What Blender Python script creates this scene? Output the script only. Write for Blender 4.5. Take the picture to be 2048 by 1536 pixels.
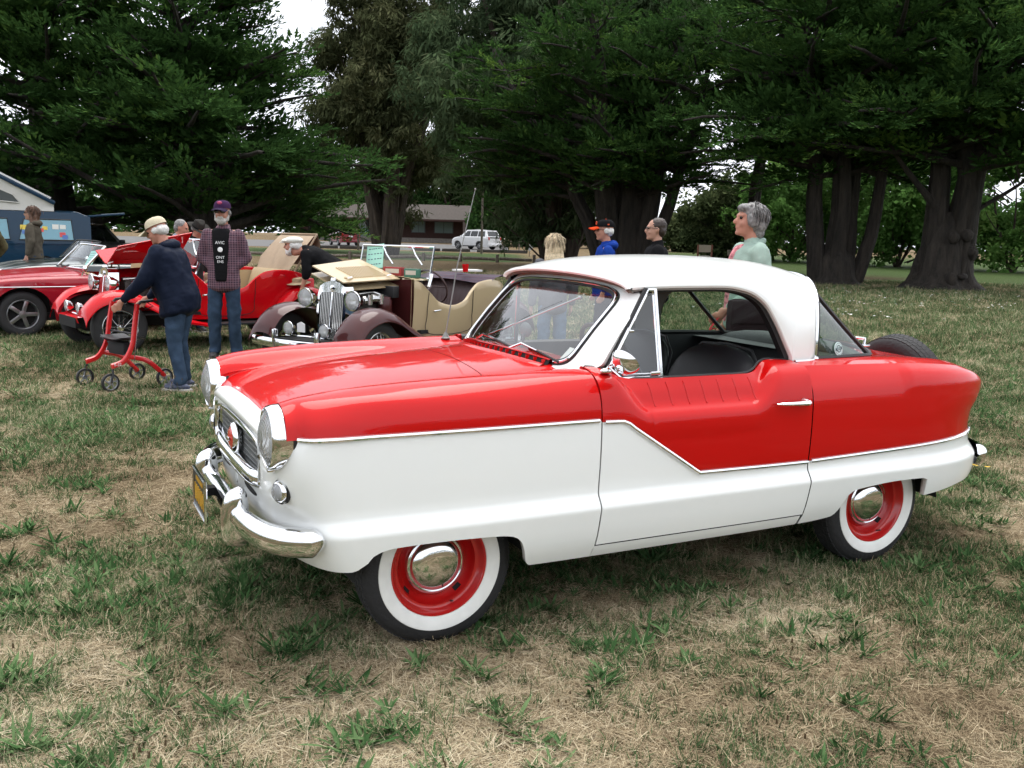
import bpy, bmesh, math, random
import numpy as np
from math import sin, cos, pi, radians as rad, sqrt
for _o in list(bpy.data.objects): bpy.data.objects.remove(_o)
S = bpy.context.scene
COL = S.collection
# ------------------------------------------------------------------ camera, sky, sun, exposure
CAM_POS = (3.37756548, 3.55133339, 1.4395167)
CAM_YPR = (rad(-116.98259338), rad(-8.87799249), rad(-1.4853505))
FPX = 1857.592                       # focal length in pixels of the 2048 px wide photograph
def cam_axes(y, p, r):
    f = np.array([cos(p)*cos(y), cos(p)*sin(y), sin(p)])
    rt = np.array([sin(y), -cos(y), 0.0]); dn = np.cross(f, rt)
    c, s = cos(r), sin(r)
    return c*rt+s*dn, -s*rt+c*dn, f
CR, CD, CF = cam_axes(*CAM_YPR)
import mathutils
from mathutils import Vector, Matrix
cam_d = bpy.data.cameras.new('camera'); cam = bpy.data.objects.new('camera', cam_d); COL.objects.link(cam)
cam.matrix_world = Matrix(((CR[0], -CD[0], -CF[0], CAM_POS[0]), (CR[1], -CD[1], -CF[1], CAM_POS[1]), (CR[2], -CD[2], -CF[2], CAM_POS[2]), (0, 0, 0, 1)))
cam_d.sensor_width = 36.0; cam_d.lens = FPX/2048*36.0; cam_d.clip_start = 0.05; cam_d.clip_end = 5000
S.camera = cam
SUN_EL, SUN_AZ = rad(72), rad(235)   # azimuth measured from +X towards +Y
W = bpy.data.worlds.new('World'); S.world = W; W.use_nodes = True
wn = W.node_tree.nodes; wl = W.node_tree.links
bg = wn['Background']; bg.inputs[1].default_value = 0.1
sky = wn.new('ShaderNodeTexSky'); sky.sky_type = 'NISHITA'; sky.sun_disc = False
sky.sun_elevation = SUN_EL; sky.sun_rotation = pi/2-SUN_AZ; sky.air_density = 1.2; sky.dust_density = 4.0
# an even overcast: cloud layer over the clear sky, a little brighter overhead
tc = wn.new('ShaderNodeTexCoord'); sep = wn.new('ShaderNodeSeparateXYZ'); wl.new(tc.outputs['Generated'], sep.inputs[0])
rmp = wn.new('ShaderNodeValToRGB'); wl.new(sep.outputs[2], rmp.inputs[0])
rmp.color_ramp.elements[0].position = 0.0; rmp.color_ramp.elements[0].color = (.84, .87, .93, 1)
rmp.color_ramp.elements[1].position = 1.0; rmp.color_ramp.elements[1].color = (1.0, 1.0, 1.02, 1)
nz = wn.new('ShaderNodeTexNoise'); nz.inputs['Scale'].default_value = 2.2; nz.inputs['Detail'].default_value = 5; nz.inputs['Roughness'].default_value = .55
mpw = wn.new('ShaderNodeMapping'); mpw.inputs['Scale'].default_value = (1, 1, 3.0); wl.new(tc.outputs['Generated'], mpw.inputs[0]); wl.new(mpw.outputs[0], nz.inputs['Vector'])
cr2 = wn.new('ShaderNodeValToRGB'); wl.new(nz.outputs[0], cr2.inputs[0])
cr2.color_ramp.elements[0].position = .3; cr2.color_ramp.elements[0].color = (8.6, 8.7, 8.9, 1)
cr2.color_ramp.elements[1].position = .7; cr2.color_ramp.elements[1].color = (10.6, 10.6, 10.7, 1)
mul = wn.new('ShaderNodeMix'); mul.data_type = 'RGBA'; mul.blend_type = 'MULTIPLY'; mul.inputs[0].default_value = 1
wl.new(rmp.outputs[0], mul.inputs[6]); wl.new(cr2.outputs[0], mul.inputs[7])
mx = wn.new('ShaderNodeMix'); mx.data_type = 'RGBA'; mx.inputs[0].default_value = .90
wl.new(sky.outputs[0], mx.inputs[6]); wl.new(mul.outputs[2], mx.inputs[7]); wl.new(mx.outputs[2], bg.inputs[0])
sd = bpy.data.lights.new('sun', 'SUN'); sd.energy = 1.5; sd.angle = rad(48); sd.color = (1, .97, .92)
sun = bpy.data.objects.new('sun', sd); COL.objects.link(sun)
_sv = Vector((cos(SUN_EL)*cos(SUN_AZ), cos(SUN_EL)*sin(SUN_AZ), sin(SUN_EL)))
sun.rotation_euler = _sv.to_track_quat('Z', 'Y').to_euler(); sun.location = (0, 0, 60)
S.view_settings.view_transform = 'Standard'; S.view_settings.look = 'None'; S.view_settings.gamma = 1
S.view_settings.use_curve_mapping = False; S.view_settings.exposure = 0.95
S.render.engine = 'CYCLES'; S.cycles.max_bounces = 5; S.cycles.diffuse_bounces = 2; S.cycles.glossy_bounces = 4; S.cycles.use_adaptive_sampling = True; S.cycles.adaptive_threshold = .03
S.cycles.transparent_max_bounces = 10; S.cycles.transmission_bounces = 4; S.cycles.caustics_reflective = False; S.cycles.caustics_refractive = False
S.cycles.use_denoising = True
# ------------------------------------------------------------------ helpers
rng = np.random.default_rng(7)
A = np.array
def pchip(x, y):
    x = np.asarray(x, float); y = np.asarray(y, float); o = np.argsort(x); x = x[o]; y = y[o]
    h = np.diff(x); d = np.diff(y)/h; m = np.zeros_like(y)
    for i in range(1, len(x)-1):
        if d[i-1]*d[i] > 0:
            w1 = 2*h[i]+h[i-1]; w2 = h[i]+2*h[i-1]; m[i] = (w1+w2)/(w1/d[i-1]+w2/d[i])
    m[0] = d[0]; m[-1] = d[-1]
    def f(t):
        t = np.clip(np.asarray(t, float), x[0], x[-1]); i = np.clip(np.searchsorted(x, t)-1, 0, len(x)-2)
        s = (t-x[i])/h[i]
        return (2*s**3-3*s**2+1)*y[i]+(s**3-2*s**2+s)*h[i]*m[i]+(-2*s**3+3*s**2)*y[i+1]+(s**3-s**2)*h[i]*m[i+1]
    return f
def catmull(P, n):
    P = np.asarray(P, float); k = len(P)
    T = np.linspace(0, k-1, n); i = np.clip(T.astype(int), 0, k-2); s = (T-i)[:, None]
    Q = np.vstack([2*P[0]-P[1], P, 2*P[-1]-P[-2]])
    p0, p1, p2, p3 = Q[i], Q[i+1], Q[i+2], Q[i+3]
    return .5*((2*p1)+(-p0+p2)*s+(2*p0-5*p1+4*p2-p3)*s**2+(-p0+3*p1-3*p2+p3)*s**3)
def smooth(a, b, x):
    t = np.clip((np.asarray(x, float)-a)/(b-a), 0, 1); return t*t*(3-2*t)
MATS = {}
def nodes_mat(name):
    m = bpy.data.materials.new(name); m.use_nodes = True
    return m, m.node_tree.nodes, m.node_tree.links, m.node_tree.nodes['Principled BSDF']
def mat(name, col, rough=.5, metal=0, coat=0, spec=.5, vary=0, scale=30, bump=0, bscale=None, emit=None, sheen=0, detail=4, coat_rough=.03):
    """principled material; vary: value noise on the colour, bump: fine relief"""
    if name in MATS: return MATS[name]
    m, n, l, b = nodes_mat(name)
    c = tuple(col)+(1,) if len(col) == 3 else col
    b.inputs['Base Color'].default_value = c; b.inputs['Roughness'].default_value = rough; b.inputs['Metallic'].default_value = metal
    b.inputs['Coat Weight'].default_value = coat; b.inputs['Coat Roughness'].default_value = coat_rough; b.inputs['Specular IOR Level'].default_value = spec
    b.inputs['Sheen Weight'].default_value = sheen
    if vary or bump:
        t = n.new('ShaderNodeTexCoord')
        nz = n.new('ShaderNodeTexNoise'); nz.inputs['Scale'].default_value = scale; nz.inputs['Detail'].default_value = detail
        l.new(t.outputs['Object'], nz.inputs['Vector'])
    if vary:
        r = n.new('ShaderNodeValToRGB'); l.new(nz.outputs[0], r.inputs[0])
        r.color_ramp.elements[0].position = .25; r.color_ramp.elements[1].position = .75
        r.color_ramp.elements[0].color = tuple(max(0, v*(1-vary)) for v in c[:3])+(1,)
        r.color_ramp.elements[1].color = tuple(min(1, v*(1+vary)) for v in c[:3])+(1,)
        l.new(r.outputs[0], b.inputs['Base Color'])
    if bump:
        n2 = n.new('ShaderNodeTexNoise'); n2.inputs['Scale'].default_value = bscale or scale*3; n2.inputs['Detail'].default_value = 4
        l.new(t.outputs['Object'], n2.inputs['Vector'])
        bp = n.new('ShaderNodeBump'); bp.inputs['Strength'].default_value = bump; bp.inputs['Distance'].default_value = .01
        l.new(n2.outputs[0], bp.inputs['Height']); l.new(bp.outputs[0], b.inputs['Normal'])
    MATS[name] = m; return m
def glass_mat(name, tint=(.9, .95, .93), dim=.0):
    if name in MATS: return MATS[name]
    m, n, l, b = nodes_mat(name); n.remove(b)
    tr = n.new('ShaderNodeBsdfTransparent'); tr.inputs[0].default_value = tuple(tint)+(1,)
    gl = n.new('ShaderNodeBsdfGlossy'); gl.inputs['Roughness'].default_value = .01
    fr = n.new('ShaderNodeLayerWeight'); fr.inputs[0].default_value = .5
    pw = n.new('ShaderNodeMath'); pw.operation = 'POWER'; pw.inputs[1].default_value = 4.0; l.new(fr.outputs['Facing'], pw.inputs[0])
    ma = n.new('ShaderNodeMath'); ma.operation = 'MULTIPLY_ADD'; ma.inputs[1].default_value = .85; ma.inputs[2].default_value = .05+dim
    l.new(pw.outputs[0], ma.inputs[0])
    mx = n.new('ShaderNodeMixShader'); l.new(ma.outputs[0], mx.inputs[0]); l.new(tr.outputs[0], mx.inputs[1]); l.new(gl.outputs[0], mx.inputs[2])
    l.new(mx.outputs[0], n['Material Output'].inputs[0]); MATS[name] = m; return m
def put(ob, parent=None):
    COL.objects.link(ob)
    if parent is not None: ob.parent = parent
    return ob
def tag(o, label, cat=None, group=None, kind=None):
    if label: o['label'] = label
    if cat: o['category'] = cat
    if group: o['group'] = group
    if kind: o['kind'] = kind
    return o
def thing(name, label, cat, loc=(0, 0, 0), rz=0, group=None):
    o = bpy.data.objects.new(name, None); o.empty_display_size = .1; COL.objects.link(o)
    o.location = loc; o.rotation_euler = (0, 0, rz); tag(o, label, cat, group); return o
def mesh_obj(name, verts, faces, mats, parent=None, smooth=True, fm=None, sharp=None):
    me = bpy.data.meshes.new(name)
    me.from_pydata([tuple(map(float, v)) for v in verts], [], [tuple(map(int, f)) for f in faces])
    if not isinstance(mats, (list, tuple)): mats = [mats]
    for m in mats: me.materials.append(m)
    if fm is not None: me.polygons.foreach_set('material_index', np.asarray(fm, np.int32))
    me.polygons.foreach_set('use_smooth', np.full(len(me.polygons), bool(smooth)))
    me.update()
    if smooth and sharp: me.set_sharp_from_angle(angle=rad(sharp))
    o = bpy.data.objects.new(name, me); return put(o, parent)
def fix_normals(o):
    bm = bmesh.new(); bm.from_mesh(o.data); bmesh.ops.recalc_face_normals(bm, faces=bm.faces); bm.to_mesh(o.data); bm.free(); return o
def rot_to(d):
    return Vector(d).to_track_quat('Z', 'Y').to_matrix()
class MB:
    """collects shapes; build() makes one mesh object"""
    def __init__(s): s.v = []; s.f = []; s.m = []
    def add(s, v, f, m=0):
        k = len(s.v); s.v += [tuple(map(float, p)) for p in v]; s.f += [tuple(int(i)+k for i in q) for q in f]; s.m += [m]*len(f); return s
    def grid(s, P, m=0, cu=False, cv=False, flip=False):
        P = np.asarray(P, float); nu, nv = P.shape[:2]; f = []
        for i in range(nu if cu else nu-1):
            for j in range(nv if cv else nv-1):
                q = (i*nv+j, ((i+1) % nu)*nv+j, ((i+1) % nu)*nv+(j+1) % nv, i*nv+(j+1) % nv)
                f.append(q[::-1] if flip else q)
        return s.add(P.reshape(-1, 3), f, m)
    def box(s, c, d, rz=0, m=0, bev=0, R=None, taper=None):
        bm = bmesh.new(); bmesh.ops.create_cube(bm, size=1)
        for v in bm.verts:
            k = 1.0
            if taper and v.co.z > 0: v.co.x *= taper[0]; v.co.y *= taper[1]
            v.co = Vector((v.co.x*d[0], v.co.y*d[1], v.co.z*d[2]))
        if bev: bmesh.ops.bevel(bm, geom=list(bm.edges), offset=bev, segments=2, profile=.6, affect='EDGES')
        M = Matrix.Rotation(rz, 3, 'Z') if R is None else R
        bm.verts.index_update()
        s.add([M @ v.co + Vector(c) for v in bm.verts], [[v.index for v in f.verts] for f in bm.faces], m); bm.free(); return s
    def tube(s, pts, r, n=8, m=0, caps=True, closed=False, flat=None):
        pts = np.asarray(pts, float); k = len(pts); r = np.broadcast_to(np.asarray(r, float), (k,))
        T = np.gradient(pts, axis=0)
        if closed: T = np.roll(pts, -1, 0)-np.roll(pts, 1, 0)
        T /= np.linalg.norm(T, axis=1)[:, None]+1e-12
        up = A([0, 0, 1.]) if abs(T[0][2]) < .9 else A([1., 0, 0]); N = np.cross(T[0], up); N /= np.linalg.norm(N)
        rings = []
        for i in range(k):
            N = N-T[i]*N.dot(T[i]); N /= np.linalg.norm(N)+1e-12; B = np.cross(T[i], N)
            a = np.linspace(0, 2*pi, n, endpoint=False)
            fa = flat or 1.0
            rings.append(pts[i]+r[i]*(np.cos(a)[:, None]*N+np.sin(a)[:, None]*B*fa))
        k0 = len(s.v); s.grid(A(rings), m, cu=closed, cv=True)
        if caps and not closed:
            s.f += [tuple(k0+j for j in range(n))[::-1], tuple(k0+(k-1)*n+j for j in range(n))]; s.m += [m, m]
        return s
    def cyl(s, p0, p1, r0, r1=None, n=16, m=0, caps=True):
        return s.tube([p0, p1], [r0, r0 if r1 is None else r1], n, m, caps)
    def lathe(s, prof, c=(0, 0, 0), axis=(0, 0, 1), n=32, m=0, arc=None, mats=None):
        """prof: list of (radius, height along axis)"""
        M = rot_to(axis); c = Vector(c); full = arc is None
        a = np.linspace(0, 2*pi, n, endpoint=False) if full else np.linspace(arc[0], arc[1], n)
        P = [[M @ Vector((r*cos(t), r*sin(t), h))+c for t in a] for r, h in prof]
        if mats is None: return s.grid(P, m, cv=full)
        for i in range(len(prof)-1): s.grid(P[i:i+2], mats[i], cv=full)
        return s
    def ball(s, c, r, n=12, m=0, R=None):
        r = np.broadcast_to(np.asarray(r, float), (3,)); v = []; f = []
        k = max(4, n//2)
        P = [[A([r[0]*sin(t)*cos(a), r[1]*sin(t)*sin(a), r[2]*cos(t)]) for a in np.linspace(0, 2*pi, n, endpoint=False)] for t in np.linspace(.001, pi-.001, k+1)]
        P = A(P)
        if R is not None: P = P @ np.asarray(R).T
        return s.grid(P+np.asarray(c, float), m, cv=True, flip=True)
    def poly(s, pts, thick=None, m=0):
        """flat outline, optionally thickened by the vector thick"""
        k = len(pts); pts = np.asarray(pts, float)
        if thick is None: return s.add(pts, [range(k)], m)
        t = np.asarray(thick, float)
        return s.add(np.vstack([pts, pts+t]), [list(range(k))[::-1], [k+i for i in range(k)]]+[[i, (i+1) % k, k+(i+1) % k, k+i] for i in range(k)], m)
    def mirror(s):
        k = len(s.v); s.v += [(x, -y, z) for x, y, z in s.v]; s.f += [tuple(i+k for i in q)[::-1] for q in s.f]; s.m += list(s.m); return s
    def pair(s, name, mats, parent=None, **k):
        o = s.build(name, mats, parent, **k)
        s.v = [(x, -y, z) for x, y, z in s.v]; s.f = [tuple(q)[::-1] for q in s.f]
        return o, s.build(name, mats, parent, **k)
    def build(s, name, mats, parent=None, smooth=True, sharp=35, weld=0, fixn=True):
        if weld or fixn:
            bm = bmesh.new(); vs = [bm.verts.new(v) for v in s.v]
            fl = []
            for q, mi in zip(s.f, s.m):
                try: ff = bm.faces.new([vs[i] for i in q]); ff.material_index = mi
                except ValueError: pass
            if weld: bmesh.ops.remove_doubles(bm, verts=bm.verts, dist=weld)
            if fixn: bmesh.ops.recalc_face_normals(bm, faces=bm.faces)
            me = bpy.data.meshes.new(name); bm.to_mesh(me); bm.free()
            for mt in (mats if isinstance(mats, (list, tuple)) else [mats]): me.materials.append(mt)
            me.polygons.foreach_set('use_smooth', np.full(len(me.polygons), bool(smooth)))
            if smooth and sharp: me.set_sharp_from_angle(angle=rad(sharp))
            me.update(); return put(bpy.data.objects.new(name, me), parent)
        return mesh_obj(name, s.v, s.f, mats, parent, smooth, s.m, sharp)
def copy_tree(o, parent=None):
    c = o.copy(); COL.objects.link(c); c.parent = parent
    for ch in list(o.children): copy_tree(ch, c)
    return c
def text_obj(name, body, size, M, m, parent=None, ext=.0015, align='CENTER'):
    cu = bpy.data.curves.new(name, 'FONT'); cu.body = body; cu.size = size; cu.extrude = ext; cu.align_x = align; cu.align_y = 'CENTER'
    t = bpy.data.objects.new(name, cu); COL.objects.link(t)
    me = bpy.data.meshes.new_from_object(t.evaluated_get(bpy.context.evaluated_depsgraph_get())); bpy.data.objects.remove(t); bpy.data.curves.remove(cu)
    me.name = name; me.materials.clear(); me.materials.append(m); o = bpy.data.objects.new(name, me); put(o, parent); o.matrix_local = M; return o
def frame_mat(o, x, y):
    """matrix with origin o, local x and y directions"""
    x = Vector(x).normalized(); y = Vector(y); z = x.cross(y).normalized(); y = z.cross(x)
    return Matrix(((x[0], y[0], z[0], o[0]), (x[1], y[1], z[1], o[1]), (x[2], y[2], z[2], o[2]), (0, 0, 0, 1)))
# common materials
RED = mat('red_paint', (.53, .004, .004), .4, coat=.9, spec=.05, coat_rough=.02, bump=.05, scale=2, bscale=4.5); RED.node_tree.nodes['Principled BSDF'].inputs['Coat IOR'].default_value = 1.36
WHITE = mat('white_paint', (.88, .90, .875), .35, coat=.8, spec=.2, bump=.05, scale=2, bscale=4.5)
CHROME = mat('chrome', (.82, .83, .85), .06, 1.0)
DULLCHROME = mat('dull_chrome', (.55, .55, .54), .22, 1.0)
BLACK = mat('black_rubber', (.012, .012, .013), .55)
TYRE = mat('tyre_rubber', (.018, .018, .019), .75, bump=.4, bscale=60)
VINYL = mat('black_vinyl', (.016, .016, .018), .42, bump=.25, bscale=220)
DARK = mat('dark_cavity', (.008, .008, .008), .9)
GLASS = glass_mat('clear_glass')
LENS = mat('lens_glass', (.75, .78, .78), .08, .0, coat=1)
# ================================================================== ground, grass, trees
CX, CY, CZ = CAM_POS
FH = A([CF[0], CF[1]]); FH /= np.linalg.norm(FH); RH = A([-FH[1], FH[0]])*-1.0   # ground axes: away from the viewpoint, to the right
def gxy(u, d):
    """ground position d metres out along the viewing direction, at the bearing of photo column u"""
    lat = (u-1024)/FPX*d*cos(CAM_YPR[1])
    return A([CX, CY])+FH*d+RH*lat
def depth_of(x, y): return (np.asarray(x)-CX)*FH[0]+(np.asarray(y)-CY)*FH[1]
def lat_of(x, y): return (np.asarray(x)-CX)*RH[0]+(np.asarray(y)-CY)*RH[1]
def terrain(x, y):
    d = depth_of(x, y); return .95*smooth(35, 130, d)+0*np.asarray(x)
def gz(x, y): return float(terrain(x, y))
_perm = np.random.default_rng(3).random((256, 256))
def vnoise(x, y, s=1.0, oct=3, seed=0):
    x = np.asarray(x, float)/s+seed*17.3; y = np.asarray(y, float)/s+seed*9.1; out = 0; amp = 1; tot = 0
    for o in range(oct):
        xi = np.floor(x).astype(int); yi = np.floor(y).astype(int); fx = x-xi; fy = y-yi; fx = fx*fx*(3-2*fx); fy = fy*fy*(3-2*fy)
        g = lambda a, b: _perm[a % 256, b % 256]
        out = out+amp*((g(xi, yi)*(1-fx)+g(xi+1, yi)*fx)*(1-fy)+(g(xi, yi+1)*(1-fx)+g(xi+1, yi+1)*fx)*fy); tot += amp
        x = x*2.03+5.1; y = y*2.03+3.7; amp *= .5
    return out/tot
def greenness(x, y):
    """0 dry straw .. 1 green turf"""
    d = depth_of(x, y); l = lat_of(x, y)
    n = vnoise(x, y, 1.15, 4, 1); big = vnoise(x, y, 5.0, 2, 2)
    g = smooth(.405, .545, n*.7+big*.3)
    car = smooth(2.0, .6, np.hypot((np.asarray(x)-1.9)/1.0, (np.asarray(y)-1.0)/1.0))    # greener round the nose of the coupe
    car = np.maximum(car, smooth(1.5, .5, np.hypot((np.asarray(x)-3.1)/1.1, (np.asarray(y)-0.3)/1.2)))
    g = np.maximum(g, car*smooth(.36, .55, n))
    mid = smooth(6.0, 9, d)*smooth(36, 28, d); g = g*(1-mid)+mid*np.clip(g*.55+.45*smooth(-2, 2, l)+.48, 0, 1)
    g = g*(.55+.45*smooth(2.9, 4.3, d))
    far = smooth(34, 42, d); strip = smooth(52, 55, d)*smooth(74, 68, d)*smooth(2, -1, l)
    g = g*(1-far)+far*(.25*n+.75*strip+.65*smooth(4, 10, l)*smooth(110, 75, d))
    return np.clip(g, 0, 1)
# ---- ground sheet
def axis_knots(segs):
    out = []
    for a, b, st in segs: out += list(np.arange(a, b, st))
    return A(out+[segs[-1][1]])
kd = axis_knots([(-2500, -400, 300), (-400, -60, 40), (-60, -10, 5), (-10, 1, .6), (1, 16, .16), (16, 45, .5), (45, 150, 2.5), (150, 500, 35), (500, 3500, 400)])
kl = axis_knots([(-3000, -300, 270), (-300, -60, 24), (-60, -14, 2), (-14, 14, .2), (14, 60, 2), (60, 300, 24), (300, 3000, 270)])
DD_, LL_ = np.meshgrid(kd, kl, indexing='ij')
GX = CX+DD_*FH[0]+LL_*RH[0]; GY = CY+DD_*FH[1]+LL_*RH[1]; GZ = terrain(GX, GY)
near = smooth(60, 30, np.abs(DD_))*smooth(60, 20, np.abs(LL_))
GZ = GZ+near*(vnoise(GX, GY, .45, 3, 5)-.5)*.022-near*.004
nd, nl = GX.shape
idx = np.arange(nd*nl).reshape(nd, nl)
gf = np.stack([idx[:-1, :-1], idx[:-1, 1:], idx[1:, 1:], idx[1:, :-1]], -1).reshape(-1, 4)
def fast_mesh(name, V, F, mats, smooth_=True, fm=None, attrs=None):
    """numpy arrays to a mesh; F (n,4) or (n,3)"""
    me = bpy.data.meshes.new(name); V = np.ascontiguousarray(V, np.float32); F = np.ascontiguousarray(F, np.int32); n, k = F.shape
    me.vertices.add(len(V)); me.vertices.foreach_set('co', V.ravel())
    me.loops.add(n*k); me.loops.foreach_set('vertex_index', F.ravel()); me.polygons.add(n); me.polygons.foreach_set('loop_start', np.arange(0, n*k, k, dtype=np.int32))
    for m in (mats if isinstance(mats, (list, tuple)) else [mats]): me.materials.append(m)
    if fm is not None: me.polygons.foreach_set('material_index', np.ascontiguousarray(fm, np.int32))
    me.update(calc_edges=True); me.polygons.foreach_set('use_smooth', np.full(n, smooth_))
    for an, (typ, dom, arr) in (attrs or {}).items():
        a = me.attributes.new(an, typ, dom); a.data.foreach_set('vector' if typ == 'FLOAT_VECTOR' else 'value', np.ascontiguousarray(arr, np.int32 if typ == 'INT' else np.float32).ravel())
    return me
def ground_mat():
    m, n, l, b = nodes_mat('dry_lawn'); b.inputs['Roughness'].default_value = .95; b.inputs['Specular IOR Level'].default_value = .1
    at = n.new('ShaderNodeAttribute'); at.attribute_name = 'green'; t = n.new('ShaderNodeTexCoord')
    def noise(sc, det=5, ro=.6, st=None):
        z = n.new('ShaderNodeTexNoise'); z.inputs['Scale'].default_value = sc; z.inputs['Detail'].default_value = det; z.inputs['Roughness'].default_value = ro
        if st:
            mp = n.new('ShaderNodeMapping'); mp.inputs['Scale'].default_value = st; l.new(t.outputs['Object'], mp.inputs[0]); l.new(mp.outputs[0], z.inputs['Vector'])
        else: l.new(t.outputs['Object'], z.inputs['Vector'])
        return z
    def ramp(src, cols):
        r = n.new('ShaderNodeValToRGB'); l.new(src, r.inputs[0]); e = r.color_ramp.elements
        while len(e) < len(cols): e.new(.5)
        for q, (p, c) in zip(e, cols): q.position = p; q.color = tuple(c)+(1,)
        return r
    fine = noise(55, 6, .75); mid = noise(6, 5, .65)
    dry = ramp(fine.outputs[0], [(.30, (.055, .042, .027)), (.48, (.16, .125, .076)), (.62, (.27, .22, .14)), (.8, (.40, .34, .225))])
    dry2 = ramp(mid.outputs[0], [(.32, (.62, .52, .44)), (.68, (1.12, 1.08, 1.0))])
    mu = n.new('ShaderNodeMix'); mu.data_type = 'RGBA'; mu.blend_type = 'MULTIPLY'; mu.inputs[0].default_value = 1; l.new(dry.outputs[0], mu.inputs[6]); l.new(dry2.outputs[0], mu.inputs[7])
    grn = ramp(fine.outputs[0], [(.30, (.014, .022, .008)), (.5, (.045, .075, .022)), (.7, (.085, .125, .04)), (.85, (.16, .18, .075))])
    ad = n.new('ShaderNodeMath'); ad.operation = 'ADD'; l.new(at.outputs['Fac'], ad.inputs[0])
    sb = n.new('ShaderNodeMath'); sb.operation = 'MULTIPLY_ADD'; sb.inputs[1].default_value = 1.5; sb.inputs[2].default_value = -.75; l.new(noise(16, 4, .7).outputs[0], sb.inputs[0]); l.new(sb.outputs[0], ad.inputs[1])
    fr = ramp(ad.outputs[0], [(.32, (0, 0, 0)), (.68, (1, 1, 1))])
    mx = n.new('ShaderNodeMix'); mx.data_type = 'RGBA'; l.new(fr.outputs[0], mx.inputs[0]); l.new(mu.outputs[2], mx.inputs[6]); l.new(grn.outputs[0], mx.inputs[7])
    # bare earth and needle litter under the trees
    ae = n.new('ShaderNodeAttribute'); ae.attribute_name = 'litter'
    li = ramp(fine.outputs[0], [(.3, (.022, .014, .009)), (.6, (.075, .045, .026)), (.8, (.13, .085, .05))])
    m2 = n.new('ShaderNodeMix'); m2.data_type = 'RGBA'; l.new(ae.outputs['Fac'], m2.inputs[0]); l.new(mx.outputs[2], m2.inputs[6]); l.new(li.outputs[0], m2.inputs[7])
    l.new(m2.outputs[2], b.inputs['Base Color'])
    bp = n.new('ShaderNodeBump'); bp.inputs['Strength'].default_value = .9; bp.inputs['Distance'].default_value = .03; l.new(noise(70, 6, .8).outputs[0], bp.inputs['Height']); l.new(bp.outputs[0], b.inputs['Normal'])
    return m
TREES_LITTER = [(1655, 36, 1.9), (1885, 34, 2.1), (1250, 42, 4.0), (800, 62, 4.5), (200, 30, 5.0), (470, 29, 5.0), (1700, 45, 3)]
lit = np.zeros_like(GX)
for u, d, r in TREES_LITTER:
    p = gxy(u, d); q = np.hypot(GX-p[0], GY-p[1]); lit = np.maximum(lit, .9*smooth(r*1.25, r*.45, q+(vnoise(GX, GY, 1.2, 3, 8)-.5)*2.2))
ground = put(bpy.data.objects.new('ground', fast_mesh('ground', np.stack([GX, GY, GZ], -1).reshape(-1, 3), gf, ground_mat(), attrs={'green': ('FLOAT', 'POINT', greenness(GX, GY)), 'litter': ('FLOAT', 'POINT', lit)})))
tag(ground, 'dry straw coloured lawn with green patches', None, None, 'structure')
# ---- leaf materials
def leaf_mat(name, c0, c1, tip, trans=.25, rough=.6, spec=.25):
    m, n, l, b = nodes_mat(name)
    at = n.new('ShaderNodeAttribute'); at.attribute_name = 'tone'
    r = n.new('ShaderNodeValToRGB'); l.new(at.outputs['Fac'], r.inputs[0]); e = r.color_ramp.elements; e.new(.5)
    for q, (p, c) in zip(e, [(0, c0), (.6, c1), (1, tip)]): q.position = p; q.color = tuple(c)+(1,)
    n.remove(b); df = n.new('ShaderNodeBsdfDiffuse'); l.new(r.outputs[0], df.inputs[0])
    tl = n.new('ShaderNodeBsdfTranslucent'); l.new(r.outputs[0], tl.inputs[0])
    mx = n.new('ShaderNodeMixShader'); mx.inputs[0].default_value = trans; l.new(df.outputs[0], mx.inputs[1]); l.new(tl.outputs[0], mx.inputs[2]); l.new(mx.outputs[0], n['Material Output'].inputs[0]); return m
LEAF_CYP = leaf_mat('cypress_needles', (.022, .050, .016), (.050, .110, .030), (.115, .20, .042))
LEAF_EUC = leaf_mat('gum_leaves', (.042, .068, .034), (.085, .125, .060), (.17, .20, .11))
LEAF_BRN = leaf_mat('dry_gum_leaves', (.038, .048, .024), (.085, .098, .046), (.16, .165, .085))
LEAF_BRD = leaf_mat('broad_leaves', (.055, .12, .03), (.12, .24, .06), (.22, .34, .10), .4)
LEAF_OLV = leaf_mat('olive_leaves', (.035, .050, .022), (.08, .105, .045), (.16, .18, .08), .3)
def bark_mat(name, c0, c1, sc=6):
    m, n, l, b = nodes_mat(name); b.inputs['Roughness'].default_value = .95; t = n.new('ShaderNodeTexCoord'); mp = n.new('ShaderNodeMapping'); mp.inputs['Scale'].default_value = (1, 1, .16); l.new(t.outputs['Object'], mp.inputs[0])
    z = n.new('ShaderNodeTexNoise'); z.inputs['Scale'].default_value = sc; z.inputs['Detail'].default_value = 8; z.inputs['Roughness'].default_value = .7; l.new(mp.outputs[0], z.inputs['Vector'])
    r = n.new('ShaderNodeValToRGB'); r.color_ramp.elements[0].position = .35; r.color_ramp.elements[1].position = .7; r.color_ramp.elements[0].color = tuple(c0)+(1,); r.color_ramp.elements[1].color = tuple(c1)+(1,)
    l.new(z.outputs[0], r.inputs[0]); l.new(r.outputs[0], b.inputs['Base Color'])
    bp = n.new('ShaderNodeBump'); bp.inputs['Strength'].default_value = 1; bp.inputs['Distance'].default_value = .08; l.new(z.outputs[0], bp.inputs['Height']); l.new(bp.outputs[0], b.inputs['Normal']); return m
BARK = bark_mat('cypress_bark', (.009, .0075, .006), (.046, .037, .029)); BARK2 = bark_mat('gum_bark', (.022, .016, .012), (.08, .06, .044)); BARKW = bark_mat('weathered_wood', (.09, .075, .06), (.26, .22, .18), 14)
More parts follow.
